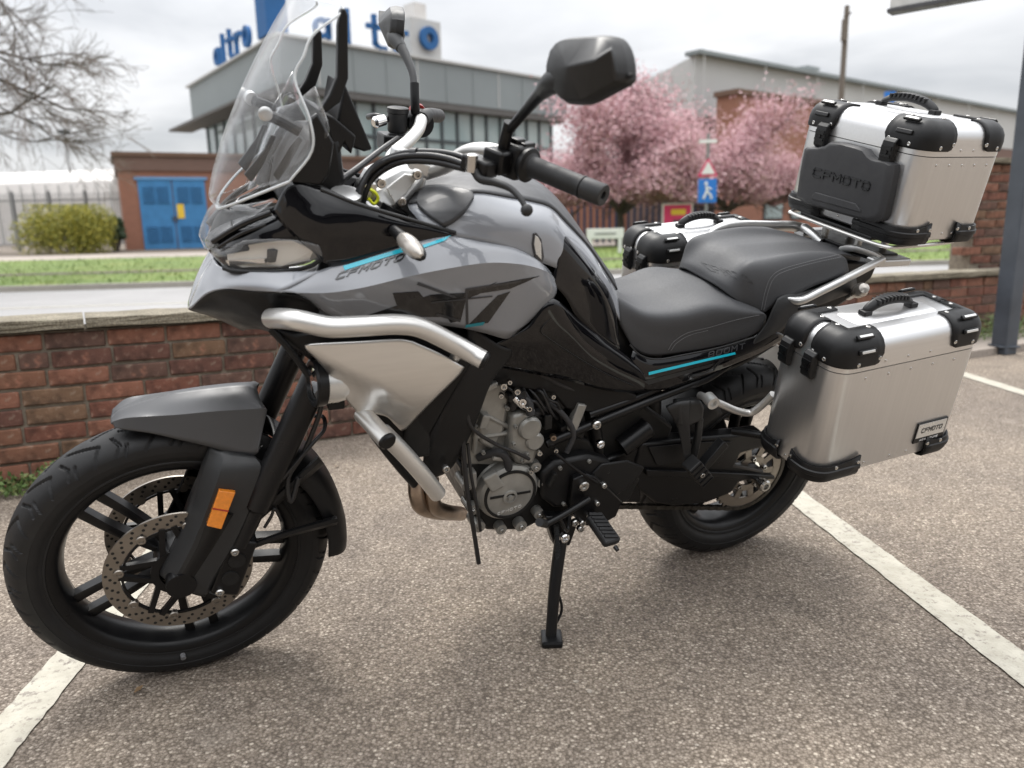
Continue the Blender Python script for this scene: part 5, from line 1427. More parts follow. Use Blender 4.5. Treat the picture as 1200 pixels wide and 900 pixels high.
# ------------------------------------------------------------------ engine
def eng(name, m, mb, bevel=.004, smooth=32): return mb.build(name, m, bike, smooth, bevel)
MB().prism(UL([(540, 548, .12), (566, 538, .12), (640, 530, .12), (700, 540, .12), (752, 560, .12), (738, 588, .12), (680, 606, .12), (640, 608, .12), (612, 622, .12), (570, 622, .12), (548, 598, .12)]), V((0, -.24, 0))).build('crankcase', 'engine_dark', bike, 30, .008)
for px, py, r in ((555, 598, .010), (562, 618, .011), (588, 621, .010), (611, 617, .011), (632, 603, .010), (548, 570, .010), (636, 566, .010), (628, 548, .010)):
    c = U(px, py, .142); MB().lathe(c - Yv * .05, Yv, [(0, r * 1.5), (.05, r * 1.4)], 12).build('case_boss', 'engine_grey', bike); bolt(c, Yv, .0062, .006)
c = U(597, 578, .152)
mb = MB(); mb.lathe(c - Yv * .06, Yv, [(0, .081), (.030, .080), (.034, .077), (.050, .077), (.058, .074), (.064, .066), (.066, .058), (.066, .0001)], 56); sc_ = mb.build('stator_cover', 'engine_grey', bike, 30)
mb = MB(); mb.ring(c + Yv * .006, Yv, .0665, .060, .004, 56); mb.box(c + V((0, .0065, .0)), (.052, .0018, .0028)); mb.build('cover_rib', 'engine_dark', sc_, 30)
MB().lathe(c + V((0.001, .004, -.006)), Yv, [(0, .019), (.006, .018), (.007, .013), (.004, .012), (.004, .007), (.009, .006), (.009, .0001)], 28).build('cover_plug', 'engine_grey', sc_, 30)
P = [c + V((.018, .0, .03)), c + V((.044, 0, .072)), c + V((.075, 0, .058)), c + V((.050, 0, .016))]
MB().prism([p + Yv * .011 for p in P], V((0, -.02, 0))).build('cover_pad', 'engine_grey', sc_, 0, .004)
f3 = lambda u, v: c + V((.030 - .062 * u, .0068, -.054 + .0075 * v + .012 * u))
text_on('lettering', 'CFMOTO', f3, 'label_silver', sc_, depth=.0004)
# cylinder, head, covers
mb = MB(); mb.prism(UL([(546, 545, .12), (548, 500, .125), (556, 462, .125), (590, 456, .12), (606, 470, .12), (604, 520, .12), (598, 548, .12)]), V((0, -.24, 0))); eng('cylinder_block', 'engine_grey', mb, .006)
mb = MB()
for k, (x0, y0, x1, y1) in enumerate([(556, 478, 596, 500), (554, 512, 600, 506), (560, 470, 556, 530)]):
    mb.tube([U(x0, y0, .128), U((x0 + x1) / 2, (y0 + y1) / 2 + 1, .132), U(x1, y1, .128)], .006, 8, 3)
eng('cylinder_rib', 'engine_grey', mb, 0)
mb = MB(); mb.prism(UL([(556, 462, .135), (566, 446, .135), (594, 446, .13), (598, 462, .13), (592, 505, .135), (578, 530, .135), (562, 520, .135)]), V((0, -.05, 0))); eng('head_cover', 'engine_grey', mb, .008)
mb = MB(); mb.prism(UL([(600, 488, .150), (616, 482, .150), (632, 494, .150), (634, 520, .150), (626, 545, .150), (606, 545, .150), (596, 530, .150)]), V((0, -.06, 0))); eng('water_pump_cover', 'engine_grey', mb, .010)
mb = MB(); mb.lathe(U(614, 494, .12), Yv, [(0, .030), (.034, .029), (.040, .024), (.040, .0001)], 26); eng('water_pump', 'engine_grey', mb, 0)
mb = MB(); mb.lathe(U(622, 512, .13), Yv, [(0, .024), (.024, .023), (.028, .018), (.028, .0001)], 24); eng('pump_port', 'engine_grey', mb, 0)
rod('coolant_hose', [(600, 478, .13), (606, 466, .14), (618, 470, .15), (622, 486, .16)], .0105, 'rubber_soft')
rod('coolant_hose', [(560, 536, .12), (586, 530, .15), (596, 545, .15), (590, 556, .14)], .010, 'rubber_soft')
rod('coolant_hose', [(622, 486, .13), (640, 476, .12), (648, 458, .10)], .012, 'rubber_soft')
rod('drain_hose', [(542, 500, .165), (544, 540, .170), (548, 580, .175), (554, 615, .178), (561, 660, .18)], .0055, 'wire_black')
rod('drain_hose', [(548, 520, .15), (552, 556, .168), (560, 600, .172), (563, 622, .17)], .004, 'wire_black')
for k in range(7):
    rod('wiring', [(585 + k * 8, 448 + (k % 3) * 5, .13), (600 + k * 7, 458 + (k * 7) % 11, .15), (606 + k * 8, 472 + (k * 5) % 14, .15), (628 + k * 5, 486 + (k * 3) % 10, .13)], .003 + .0008 * (k % 2), 'wire_black')
for px, py, r, mm in ((590, 452, .009, 'steel'), (597, 447, .006, 'steel'), (606, 458, .008, 'steel'), (612, 470, .010, 'chrome'), (620, 478, .007, 'steel'), (587, 463, .006, 'steel'), (648, 464, .006, 'steel'), (632, 530, .007, 'steel'), (648, 512, .008, 'exhaust_steel'), (651, 527, .006, 'steel'), (622, 552, .006, 'steel')):
    bolt(U(px, py, .158), (.3, 1, .15), r, .010, mm)
mb = MB(); mb.tube([U(602, 466, .15), U(610, 474, .155), U(624, 482, .15)], .007, 10, 3); eng('hose_clamp', 'chrome', mb, 0)
mb = MB(); mb.prism(UL([(622, 450, .13), (640, 444, .13), (648, 452, .13), (650, 478, .13), (640, 486, .13), (626, 478, .13)]), V((0, -.06, 0))); eng('throttle_body', 'engine_dark', mb, .005)
mb = MB(); mb.box(U(675, 488, .14), (.012, .010, .036), (V((.97, 0, .25)), Yv, V((-.25, 0, .97)))); eng('regulator_fin', 'engine_grey', mb, .003)
mb = MB(); mb.prism(UL([(668, 468, .135), (682, 470, .135), (688, 500, .135), (684, 516, .135), (672, 512, .135)]), V((0, -.05, 0))); eng('electronics_box', 'plastic_black', mb, .004)
mb = MB(); mb.prism(UL([(628, 520, .12), (660, 508, .12), (690, 515, .12), (700, 530, .12), (690, 545, .12), (640, 545, .12)]), V((0, -.10, 0))); eng('starter_cover', 'engine_dark', mb, .008)
P = UL([(634, 556, .150), (650, 542, .150), (690, 534, .152), (716, 540, .152), (722, 566, .152), (700, 592, .152), (650, 596, .150), (634, 584, .150)])
eng('sprocket_cover', 'plastic_black', MB().prism(P, V((0, -.05, 0))), .010)
# main frame and dark infill behind everything
infill = UL([(545, 402, .10), (640, 400, .10), (700, 430, .10), (750, 470, .10), (790, 500, .10), (770, 560, .10), (700, 560, .10), (640, 560, .10), (560, 560, .10), (520, 520, .10)])
MB().prism(infill, V((0, -.2, 0))).build('engine_core', 'engine_dark', bike, 0, .01)
frame_pts = [(560, 412, .165), (610, 430, .165), (660, 452, .160), (704, 478, .155)]
rod('main_frame', [(q[0], q[1], .115) for q in frame_pts], .016, 'satin_black', mirror=True)
rod('main_frame', [(690, 470, .11), (700, 520, .11), (696, 560, .11), (690, 590, .11)], .016, 'satin_black', mirror=True)
rod('subframe', [(640, 520, .140), (668, 508, .142), (706, 492, .142), (760, 470, .140), (806, 452, .138), (834, 440, .135), (872, 412, .130), (900, 392, .125)], .0115, 'satin_black', mirror=True)
rod('subframe', [(690, 486, .136), (740, 468, .136), (790, 446, .134), (850, 424, .13)], .010, 'satin_black', mirror=True)
bolt(U(698, 497, .152), Yv, .012, .010); bolt(U(703, 520, .158), Yv, .011, .008, 'chrome')
# rear shock, reservoir
mb = MB(); mb.lathe(U(728, 524, .115), U(760, 500, .115) - U(728, 524, .115), [(0, .026), (.085, .026), (.09, .020)], 20); eng('shock_reservoir', 'satin_black', mb, 0)
mb = MB(); mb.lathe(V((.34, .02, .44)), V((.06, 0, .3)), [(0, .045), (.30, .045)], 20); eng('shock_absorber', 'engine_dark', mb, 0)
# footpeg hanger, peg, shifter, stand
P = UL([(672, 562, .172), (688, 556, .172), (700, 560, .172), (730, 588, .172), (722, 606, .172), (700, 618, .172), (680, 616, .172), (668, 596, .172)])
hang = eng('footpeg_hanger', 'satin_black', MB().prism(P, V((0, -.02, 0))), .004)
for px, py, r in ((683.5, 569, .014), (699, 589, .007), (707, 568, .008), (682, 612, .009), (690, 604, .010), (673, 612, .010), (680, 619, .010)): bolt(U(px, py, .174), Yv, r, .008)
P = [U(697, 607, .195), U(716, 634, .268)]
d = (P[1] - P[0]); dn = d.normalized()
mb = MB(); e1_ = V((1, 0, 0)); e1_ = (e1_ - dn * e1_.dot(dn)).normalized(); e2_ = dn.cross(e1_)
mb.box(P[0] + d * .5, (d.length * .62, .024, .011), (dn, e1_, e2_)); peg = mb.build('footpeg', 'rubber', bike, 0, .008, 3)
mb = MB()
for k in range(7): mb.box(P[0] + d * (-.02 + .16 * k) + e2_ * .0118, (.0040, .017, .0028), ((dn + e1_ * .35).normalized(), (e1_ - dn * .35).normalized(), e2_)); mb.box(P[0] + d * (-.02 + .16 * k) - e2_ * .0118, (.0040, .017, .0028), ((dn + e1_ * .35).normalized(), (e1_ - dn * .35).normalized(), e2_))
tag(mb.build('peg_rib', 'rubber', peg, 0), kind='stuff')
MB().cyl(P[1] + dn * .018, P[1] + dn * .030, .006, .005, 8).build('peg_feeler', 'satin_black', peg)
MB().cyl(U(690, 602, .165), P[0], .012, .014, 12).build('peg_clevis', 'satin_black', bike)
rod('gear_lever', [(690, 585, .185), (672, 596, .20), (655, 606, .215), (640, 614, .225)], .008, 'satin_black')
mb = MB(); mb.cyl(U(640, 614, .215), U(632, 612, .255), .010, n=12); eng('gear_pedal', 'rubber', mb, 0)
rod('gear_link', [(655, 606, .215), (664, 622, .19), (668, 604, .17)], .005, 'satin_black')
# side stand: bracket, leg, springs, foot on the ground
P = UL([(640, 606, .170), (668, 606, .170), (676, 618, .170), (668, 640, .170), (650, 640, .170), (644, 622, .170)])
eng('stand_bracket', 'satin_black', MB().prism(P, V((0, -.03, 0))), .004)
st0, st1 = U(658, 628, .185), U(645.5, 746, .288)
mb = MB(); mb.tube([st0, st0.lerp(st1, .5) + V((.004, 0, 0)), st1], lambda t: .0165 - .003 * t, 14, 6); stand = mb.build('side_stand', 'satin_black', bike)
bolt(U(660.5, 629.5, .198), Yv, .0135, .010, 'chrome', stand, 'pivot_bolt')
fp = IB @ V((BIKE @ U(645.5, 751, .294)).xyz); 
wfoot = BIKE @ U(645.5, 750, .292); wfoot.z = 0
ax_ = [IB.to_3x3() @ V((1, 0, 0)), IB.to_3x3() @ V((0, 1, 0)), IB.to_3x3() @ V((0, 0, 1))]
MB().box(IB @ (wfoot + V((.002, 0, .009))), (.026, .034, .008), ax_).build('stand_foot', 'satin_black', stand, 0, .005)
mb = MB(); mb.tube([IB @ (wfoot + V((0, .003, .014))), st1, st1 + (st0 - st1) * .06], .0125, 12, 2); mb.build('stand_ankle', 'satin_black', stand)
rod('stand_tang', [(652, 690, .235), (657, 704, .25), (658, 716, .26), (652, 730, .27), (647, 738, .275)], .0035, 'satin_black', stand)
a, b = U(652, 615, .20), U(654, 655, .215); mb = MB(); n_ = 150
hp_ = [a.lerp(b, i / n_) + V((math.cos(i * 1.0), math.sin(i * 1.0) * .6, 0)) * .0062 for i in range(n_)]
mb.tube(hp_, .0016, 5, 1); mb.build('stand_spring', 'engine_dark', stand)
MB().cyl(U(654, 655, .215), U(653, 664, .22), .005, n=8).build('spring_hook', 'steel', stand)
# exhaust headers under the crash bar
for o_ in (0, 1):
    rod('exhaust_header', [(487 + 18 * o_, 560, .10), (488 + 18 * o_, 580, .115), (494 + 16 * o_, 594, .110), (512 + 12 * o_, 600, .07), (540, 602, .0)], .0185, 'exhaust_steel', n=16)
# ------------------------------------------------------------------ swingarm, chain
P = UL([(744, 540, .118), (752, 520, .118), (800, 515, .118), (862, 510, .118), (893, 506, .118), (905, 518, .118), (903, 524, .118), (880, 528, .118), (868, 532, .118), (862, 545, .118), (896, 552, .118), (898, 558, .118), (866, 566, .118), (858, 578, .118), (828, 590, .118), (790, 594, .118), (768, 590, .118), (746, 572, .118)])
sw = eng('swingarm', 'satin_black', MB().prism(P, V((0, -.045, 0))), .008)
mb = MB(); P = UL([(760, 524, .124), (830, 518, .124), (858, 518, .124), (846, 536, .124), (770, 546, .124)]); mb.prism(P, V((0, -.004, 0))); mb.build('swingarm_recess', 'plastic_black', sw, 0, .002)
MB().prism([mir(p) for p in UL([(690, 545, .13), (750, 520, .118), (893, 506, .118), (905, 545, .118), (880, 590, .118), (790, 594, .118), (690, 590, .13)])], V((0, .04, 0))).build('swingarm', 'satin_black', bike, 30, .008)
MB().prism(UL([(690, 548, .12), (750, 522, .112), (752, 590, .112), (690, 590, .12)]), V((0, -.2, 0))).build('swingarm_pivot', 'satin_black', bike, 30, .008)
P = UL([(694, 556, .158), (706, 544, .158), (736, 540, .158), (756, 548, .158), (744, 566, .158), (722, 582, .158), (706, 578, .158)])
eng('heel_guard', 'plastic_black', MB().prism(P, V((0, -.008, 0))), .004)
rod('shift_rod', [(650, 530, .165), (672, 548, .178), (700, 566, .18)], .0035, 'satin_black')
P = UL([(868, 520, .128), (880, 509, .128), (898, 506, .128), (908, 516, .128), (903, 527, .128), (884, 524, .128)])
mb = MB(); P = UL([(758, 551, .130), (862, 555, .130), (908, 558, .130), (908, 562, .130), (860, 562, .130), (758, 558, .130)]); mb.prism(P, V((0, -.02, 0))); eng('chain_adjuster_arm', 'satin_black', mb, .002)
# chain: links as one part
mb = MB()
def link_run(a, b, n):
    d = (b - a) / n; dn_ = d.normalized(); zz = dn_.cross(Yv).normalized()
    for i in range(n):
        c_ = a + d * (i + .5)
        for s in (-1, 1):
            mb.box(c_ + Yv * s * (.0058 if i % 2 else .0042), (.0078, .0011, .0062), (dn_, Yv, zz))
        mb.lathe(a + d * i - Yv * .006, Yv, [(0, .0048), (.012, .0048)], 8)
cs = V((0, .088, .321)); fs_ = V((.59, .088, .365))
link_run(cs + V((.03, 0, -.117)), fs_ + V((.006, 0, -.040)), 36)
link_run(cs + V((.03, 0, .116)), fs_ + V((.006, 0, .040)), 36)
aa = [cs + V((math.cos(t), 0, math.sin(t))) * .120 for t in np.linspace(R(-76), R(-284), 30)]
for p_, q_ in zip(aa, aa[1:]): link_run(p_, q_, 1)
tag(mb.build('chain', 'chain_metal', bike, 30), kind='stuff')
# hugger over the rear tyre
rows = []
for a in (150, 130, 105, 72, 55, 38, 20):
    dirv = V((math.cos(R(a)), 0, math.sin(R(a)))); o_ = V((0, 0, .321)); rr_ = .336
    rows.append([o_ + dirv * rr_, o_ + dirv * (rr_ - .003) + Yv * .05, o_ + dirv * (rr_ - .022) + Yv * .082, o_ + dirv * (rr_ - .07) + Yv * .090])
sheet('rear_hugger', rows[4:], 'plastic_black', bike, 4, 4, mirror=True, thick=.004)
# ------------------------------------------------------------------ passenger peg bracket
out = [(781, 478.5), (795, 472), (812, 469.5), (823, 470), (826.5, 478), (826, 500), (819, 530), (812, 552), (806, 548), (800, 520), (794, 500)]
inn_ = [(804, 505), (817, 497), (816, 512), (810, 536), (806, 534)]
o3, i3 = UL([(x, y, .170) for x, y in out]), UL([(x, y, .170) for x, y in inn_])
# bracket: curved cap and two legs
sheet('passenger_peg_bracket', [UL(r) for r in [[(781, 478.5, .150), (794, 502, .156), (803, 545, .175)], [(795, 472, .162), (803, 500, .170), (808, 547, .180)], [(810, 469.5, .168), (808, 497, .176), (811, 549, .182)]]], 'plastic_grey', bike, 5, 5, mirror=False, thick=.01, smooth=40, inside=U(800, 510, .05))
mb = MB(); mb.prism(UL([(795, 472, .165), (823, 470, .165), (826.5, 478, .165), (825, 492, .165), (806, 502, .168), (795, 500, .165)]), V((0, -.03, 0))); eng('passenger_peg_bracket', 'plastic_grey', mb, .008)
mb = MB(); mb.prism(UL([(819, 490, .160), (825.5, 490, .160), (823, 515, .162), (818, 538, .165), (812, 536, .165), (817, 512, .162)]), V((0, -.018, 0))); eng('passenger_peg_bracket', 'plastic_grey', mb, .005)
a, b = U(811, 544, .200), U(824, 560, .200); d = b - a; dn = d.normalized()
e2_ = dn.cross(Yv).normalized()
mb = MB(); mb.box((a + b) / 2, (d.length * .62, .020, .020), (dn, Yv, e2_)); pp = mb.build('passenger_peg', 'rubber', bike, 0, .004)
mb = MB()
for k in range(5): mb.box(a + d * (k * .25) + Yv * .021, (.002, .002, .018), (dn, Yv, e2_))
tag(mb.build('peg_rib', 'satin_black', pp, 0), kind='stuff'); bolt((a + b) / 2 + Yv * .02, Yv, .007, .004, 'steel', pp)
a, b = U(822, 547, .185), U(848, 517, .185); d = b - a; dn = d.normalized()
mb = MB(); mb.box((a + b) / 2, (d.length * .5, .014, .012), (dn, Yv, dn.cross(Yv).normalized())); eng('peg_arm', 'plastic_black', mb, .003)
for s in (1,):
    pass
# pannier carrier tube
both('pannier_carrier', [(820, 463, .150), (832, 468, .190), (846, 474, .200), (864, 481.5, .205), (880, 483.5, .215), (894, 474, .24), (906, 462, .262)], .0095, 'silver_tube', 14)
mb = MB(); c = U(838, 472, .222); mb.lathe(c - Yv * .03, (.1, 1, -.1), [(0, .016), (.030, .016), (.030, .009), (.02, .008), (.02, .0001)], 20); eng('carrier_boss', 'silver_tube', mb, 0)
both('pannier_carrier', [(858, 505, .16), (880, 508, .20), (900, 512, .235), (908, 517, .262)], .010, 'satin_black', 10)
for s in (1, -1): bolt(mir(U(905, 516, .268)) if s < 0 else U(905, 516, .268), Yv * s, .007, .008)

P = UL([(572, 414, .150), (606, 398, .160), (640, 408, .160), (700, 442, .155), (748, 464, .150), (742, 474, .14), (704, 486, .14), (664, 480, .14), (648, 462, .14), (610, 456, .14), (576, 452, .14)])
MB().prism(P, V((0, -.03, 0))).build('frame_cover', 'plastic_black', bike, 30, .006)
tt = [[(486, 226), (478, 243), (497, 256), (520, 267.5)], [(500, 222), (496, 236), (514, 250), (533, 260)], [(522, 221), (520, 232), (534, 243), (544, 250)], [(540, 224), (542, 230), (547, 236), (550, 241)], [(551, 227), (553, 229), (554, 231), (555, 233)]]
tt[0] = [(494, 226), (489, 240), (500, 253), (520, 267)]
P = [[hit(tb, x, y, .0085) or U(x, y, .135) for x, y in r] for r in tt]
sheet('tank_trim', P, 'tank_top_grey', bike, 4, 4, thick=.008, smooth=40, inside=U(560, 300, 0))

MB().prism(UL([(560, 300, .10), (640, 306, .10), (690, 340, .10), (722, 360, .09), (742, 384, .10), (752, 424, .10), (748, 450, .10), (700, 450, .10), (600, 415, .10), (556, 400, .10)]), V((0, -.20, 0))).build('airbox', 'plastic_black', bike, 0, .01)
# castings, coils and sensors that crowd the engine
er = random.Random(4)
for px, py, y, w_, h_, mm in ((604, 462, .14, .022, .010, 'engine_dark'), (572, 452, .14, .020, .008, 'engine_grey'), (640, 492, .135, .010, .020, 'engine_dark'), (656, 470, .12, .014, .018, 'plastic_black'), (662, 500, .125, .016, .012, 'engine_dark'), (552, 560, .135, .010, .022, 'engine_grey'), (645, 560, .15, .006, .020, 'engine_dark'), (584, 535, .14, .020, .006, 'engine_grey'), (566, 492, .142, .010, .018, 'engine_grey')):
    a_ = R(er.uniform(-25, 25)); MB().box(U(px, py, y), (w_, .014, h_), (V((math.cos(a_), 0, math.sin(a_))), Yv, V((-math.sin(a_), 0, math.cos(a_))))).build('engine_fitting', mm, bike, 0, .004)
for px, py in ((560, 470), (594, 478), (558, 500), (602, 520), (566, 530), (612, 540), (618, 532), (604, 500), (628, 500), (656, 548), (690, 540), (712, 552), (712, 580), (660, 590)):
    bolt(U(px, py, .152 if px > 600 else .140), Yv, .0052, .006, 'engine_grey')
rod('fuel_hose', [(600, 440, .12), (630, 438, .14), (660, 452, .14), (690, 462, .13)], .006, 'rubber_soft')
rod('breather_hose', [(640, 470, .13), (660, 486, .145), (672, 508, .15), (664, 530, .15)], .007, 'rubber_soft')
rod('clutch_cable', [(548, 470, .175), (552, 500, .18), (580, 520, .165), (604, 530, .165), (620, 538, .16)], .0042, 'wire_black')
# ------------------------------------------------------------------ seats
# the seat's skyline lies on its far flank: heights by distance along the motorcycle
sky_ = sorted((U(px, py, -.075) for px, py in ((728, 341), (735, 338), (752, 332.5), (776, 324.5), (799, 317.5), (820, 314))), key=lambda p: p.x)
seat = []
for (q1, q2, q3), sk in zip([((723, 350, .092), (724, 374, .108), (742, 409, .118)), ((757, 368, .118), (763, 396, .128), (760, 417, .126)), ((797, 368, .136), (802, 396, .142), (796, 414.5, .136)),
                             ((838, 359, .148), (846, 388, .152), (840, 407, .144)), ((872, 361, .150), (880, 378, .155), (874, 397, .148)), ((890, 363, .146), (898, 370, .152), (896, 384, .146))], (-.015, -.01, .01, .03, .03, .0)):
    a_, b_, c_ = U(*q1), U(*q2), U(*q3); x_ = a_.x + sk
    z_ = float(np.interp(x_, [p.x for p in sky_], [p.z for p in sky_])); z_ = max(z_, a_.z + .002)
    seat.append([V((x_, 0, z_ + .004)), V((a_.x + sk * .55, .062, z_ + .001)), a_, b_, c_])
seat_o = sheet('rider_seat', [[q if isinstance(q, V) else U(*q) for q in r] for r in seat], 'seat_vinyl', bike, 6, 6, mirror=True, thick=.012, smooth=50, inside=U(800, 410, 0))
stb = bvh_of(seat_o)
pil = [[*top_row(803, 315, .066, .0), (860, 350, .118), (880, 362, .136), (893, 366, .142)],
       [*top_row(809, 305, .066, .004), (864, 338, .118), (882, 354, .140), (897, 366, .146)],
       [*top_row(832, 285, .068, .006), (874, 313, .116), (889, 338, .142), (901, 363, .148)],
       [*top_row(864, 279.5, .070, .006), (899, 304, .118), (912, 322, .145), (920, 352, .150)],
       [*top_row(915, 277, .072, .006), (938, 296, .116), (946, 310, .142), (952, 336, .148)],
       [*top_row(950, 279.5, .070, .005), (969, 295, .110), (978, 302, .134), (984, 324, .142)],
       [*top_row(968, 284, .066, .003), (986, 298, .098), (992, 304, .120), (995, 318, .130)]]
pil_o = sheet('pillion_seat', [[q if isinstance(q, V) else U(*q) for q in r] for r in pil], 'seat_vinyl', bike, 6, 6, mirror=True, thick=.012, smooth=50, inside=U(910, 340, 0))
plb = bvh_of(pil_o)
def stitch(name, b_, pts, parent, n=60):
    P = spline([V((x, y, 0)) for x, y in pts], 14); H = [hit(b_, p.x, p.y, .0003) for p in P]
    H = [h for h in H if h is not None]; mb = MB()
    for i in range(0, len(H) - 1, 1): mb.tube([H[i], H[i].lerp(H[i + 1], .72)], .0009, 4, 1)
    if mb.v: tag(mb.build(name, 'thread', parent, 0), kind='stuff')
stitch('stitching', stb, [(783, 410), (790, 400), (806, 390), (830, 384), (862, 375), (890, 369)], seat_o)
stitch('stitching', stb, [(786, 411), (793, 402), (808, 393), (830, 387)], seat_o)
stitch('stitching', plb, [(892, 363), (897, 340), (904, 324), (918, 315), (950, 306), (984, 298)], pil_o)
stitch('stitching', plb, [(895, 363.5), (900, 342), (907, 326), (920, 318), (950, 309), (986, 301)], pil_o)
f = pxquad((820, 306), (872, 322), (832, 317)); 
f4 = lambda u, v: (lambda q: hit(plb, *q, .0002))(f(u, v))
text_on('lettering', 'CFMOTO', lambda u, v: f4(u, v), 'seat_side_vinyl', pil_o, depth=.0008)
# ------------------------------------------------------------------ tail panel with its stripes
tail = [[(742, 410, .132), (740, 424, .142), (750, 446, .150), (756, 458, .150)],
        [(764, 420, .138), (768, 430, .148), (776, 444, .154), (784, 456, .152)],
        [(800, 415.5, .144), (806, 424, .154), (812, 434, .158), (818, 444, .152)],
        [(842, 407.5, .150), (848, 414, .158), (853, 421, .160), (856, 430, .152)],
        [(876, 398, .154), (884, 402, .158), (890, 407, .158), (892, 414, .150)],
        [(898, 385, .152), (908, 388, .156), (916, 391, .154), (922, 396, .146)]]
tail_o = sheet('tail_panel', [UL(r) for r in tail], 'gloss_black', bike, 4, 5, thick=.004, smooth=40, inside=U(850, 420, 0))
tlb = bvh_of(tail_o)
decal('teal_stripe', tlb, [(760, 436), (861, 412.5), (862, 415), (760, 439.5)], 'teal_print', tail_o, .001)
decal('grey_stripe', tlb, [(745, 449), (838, 425), (832, 430), (752, 453)], 'plastic_grey', tail_o, .001)
decal('grey_stripe', tlb, [(736, 443), (755, 438), (756, 441), (738, 446)], 'plastic_grey', tail_o, .001)
f = pxquad((829, 413), (872, 402), (829.5, 419.5))
text_on('lettering', '800MT', lambda u, v: hit(tlb, *f(u, v), .001), 'grey_print', tail_o, depth=.0004, slant=.2)
rod('tail_edge', [(738, 404, .128), (750, 416, .135), (770, 421, .140), (800, 416, .146), (842, 407.5, .152), (884, 395, .156)], .002, 'plastic_grey', mirror=True)
wing_ = [[(884, 398, .157), (880, 406, .158), (866, 416, .156)], [(898, 380, .160), (902, 388, .160), (896, 402, .155)], [(908, 358, .158), (918, 364, .160), (918, 386, .155)], [(918, 346, .152), (934, 352, .156), (938, 366, .152)], [(960, 336, .135), (968, 344, .140), (966, 356, .138)], [(1000, 316, .110), (1004, 330, .112), (1002, 342, .110)]]
sheet('tail_side_cover', [UL(r) for r in wing_], 'plastic_grey', bike, 4, 5, thick=.004, smooth=40, inside=U(930, 380, 0))
f = pxquad((872, 410), (897, 402), (873, 413)); tw_ = bvh_of(bpy.data.objects['tail_side_cover'])
text_on('lettering', 'ADVENTURE', lambda u, v: hit(tw_, *f(u, v), .001), 'white_print', bike, depth=.0004)
MB().prism(UL([(780, 440, .09), (870, 410, .09), (930, 350, .09), (1005, 320, .08), (1006, 345, .08), (960, 375, .09), (880, 425, .09), (800, 460, .09)]), V((0, -.18, 0))).build('tail_core', 'plastic_black', bike, 30, .01)
# number plate and tail lamp behind the tyre
mat('plate_white', (0.70, 0.66, 0.60), 0.35)
# ------------------------------------------------------------------ grab rails and rack
for s in (1, -1):
    P = UL([(921, 350, .150), (938, 352, .158), (962, 341, .158), (1000, 322, .155), (1034, 304, .150)])
    P2 = UL([(1034, 304, .150), (1022, 297, .125), (1000, 291, .080), (987, 293, .040)])
    P = P if s > 0 else UL([(826, 280, -.150), (842, 268, -.152), (868, 264.5, -.155), (905, 265, -.155), (934, 266, -.150), (952, 277, -.14), (968, 289, -.12)]); P2 = P2 if s > 0 else [mir(p) for p in P2]
    mb = MB(); mb.tube(P, lambda t: (.006 + .008 * min(1, t * 5) if t < .2 else .014 - .0025 * max(0, t - .7)) * (1 if s > 0 else 1.25), 14, 6, flat=.75); gr = mb.build('grab_rail', 'silver_cast', bike, 40)
    MB().tube([P[-1], *P2[1:]], .012, 12, 5, flat=.7).build('rail_bridge', 'silver_cast', gr, 40)
P = UL([(984, 290, .060), (1030, 300, .060), (1032, 308, .10)])
MB().box((-.235, 0, .975), (.055, .12, .006)).build('rack_plate', 'satin_black', bike, 0, .003)
for s in (1, -1):
    MB().box((-.24, .135 * s, .968), (.06, .022, .010)).build('rack_plate', 'silver_cast', bike, 0, .005)
rack = [V((-.16, -.17, 1.020)), V((-.155, -.08, 1.020)), V((-.155, .08, 1.020)), V((-.165, .17, 1.020)), V((-.22, .185, 1.022)), V((-.40, .18, 1.03)), V((-.44, .10, 1.03)), V((-.44, -.10, 1.03)), V((-.40, -.18, 1.03)), V((-.22, -.185, 1.022)), V((-.16, -.17, 1.020))]
MB().tube(rack, .0052, 10, 5).build('top_box_rack', 'silver_tube', bike)
for x in (-.20, -.30):
    for s in (1, -1): MB().cyl((x, .06 * s, .972), (x, .06 * s, 1.026), .010, n=12).build('rack_spacer', 'silver_tube', bike)
MB().box((-.28, 0, 1.028), (.12, .13, .005)).build('rack_plate', 'satin_black', bike, 0, .003)
# far-side and near-side rear indicators, tail end
mb = MB(); mb.prism(UL([(985, 306, .07), (1030, 308, .07), (1022, 326, .06), (1000, 345, .06), (975, 350, .07)]), V((0, -.14, 0))); eng('tail_end', 'plastic_black', mb, .008)
a, b = U(994, 348, .09), U(1012, 338, .17)
for s in (1, -1):
    aa_, bb_ = (a, b) if s > 0 else (mir(a), mir(b)); dn = (bb_ - aa_).normalized(); L_ = (bb_ - aa_).length
    MB().cyl(aa_, aa_ + dn * L_ * .5, .009, .011, 12).build('indicator_stalk', 'silver_cast', bike)
    MB().lathe(aa_, dn, [(L_ * .45, .011), (L_ * .6, .017), (L_ * .85, .019), (L_ * 1.05, .013), (L_ * 1.1, .0001)], 18).build('indicator_lamp', 'lamp_grey', bike)
npc = U(897, 416, -.02); mb = MB(); mb.box(npc + V((-.0, -.02, -.02)), (.004, .11, .06), (V((.94, 0, .34)), Yv, V((-.34, 0, .94)))); eng('number_plate', 'plate_white', mb, .002)
print('plate', npc); mb = MB(); mb.tube([V((-.16, 0, .93)), npc + V((-.10, 0, .08)), npc + V((-.075, 0, -.02))], .03, 8, 4, flat=.4); eng('plate_hanger', 'plastic_black', mb, 0)
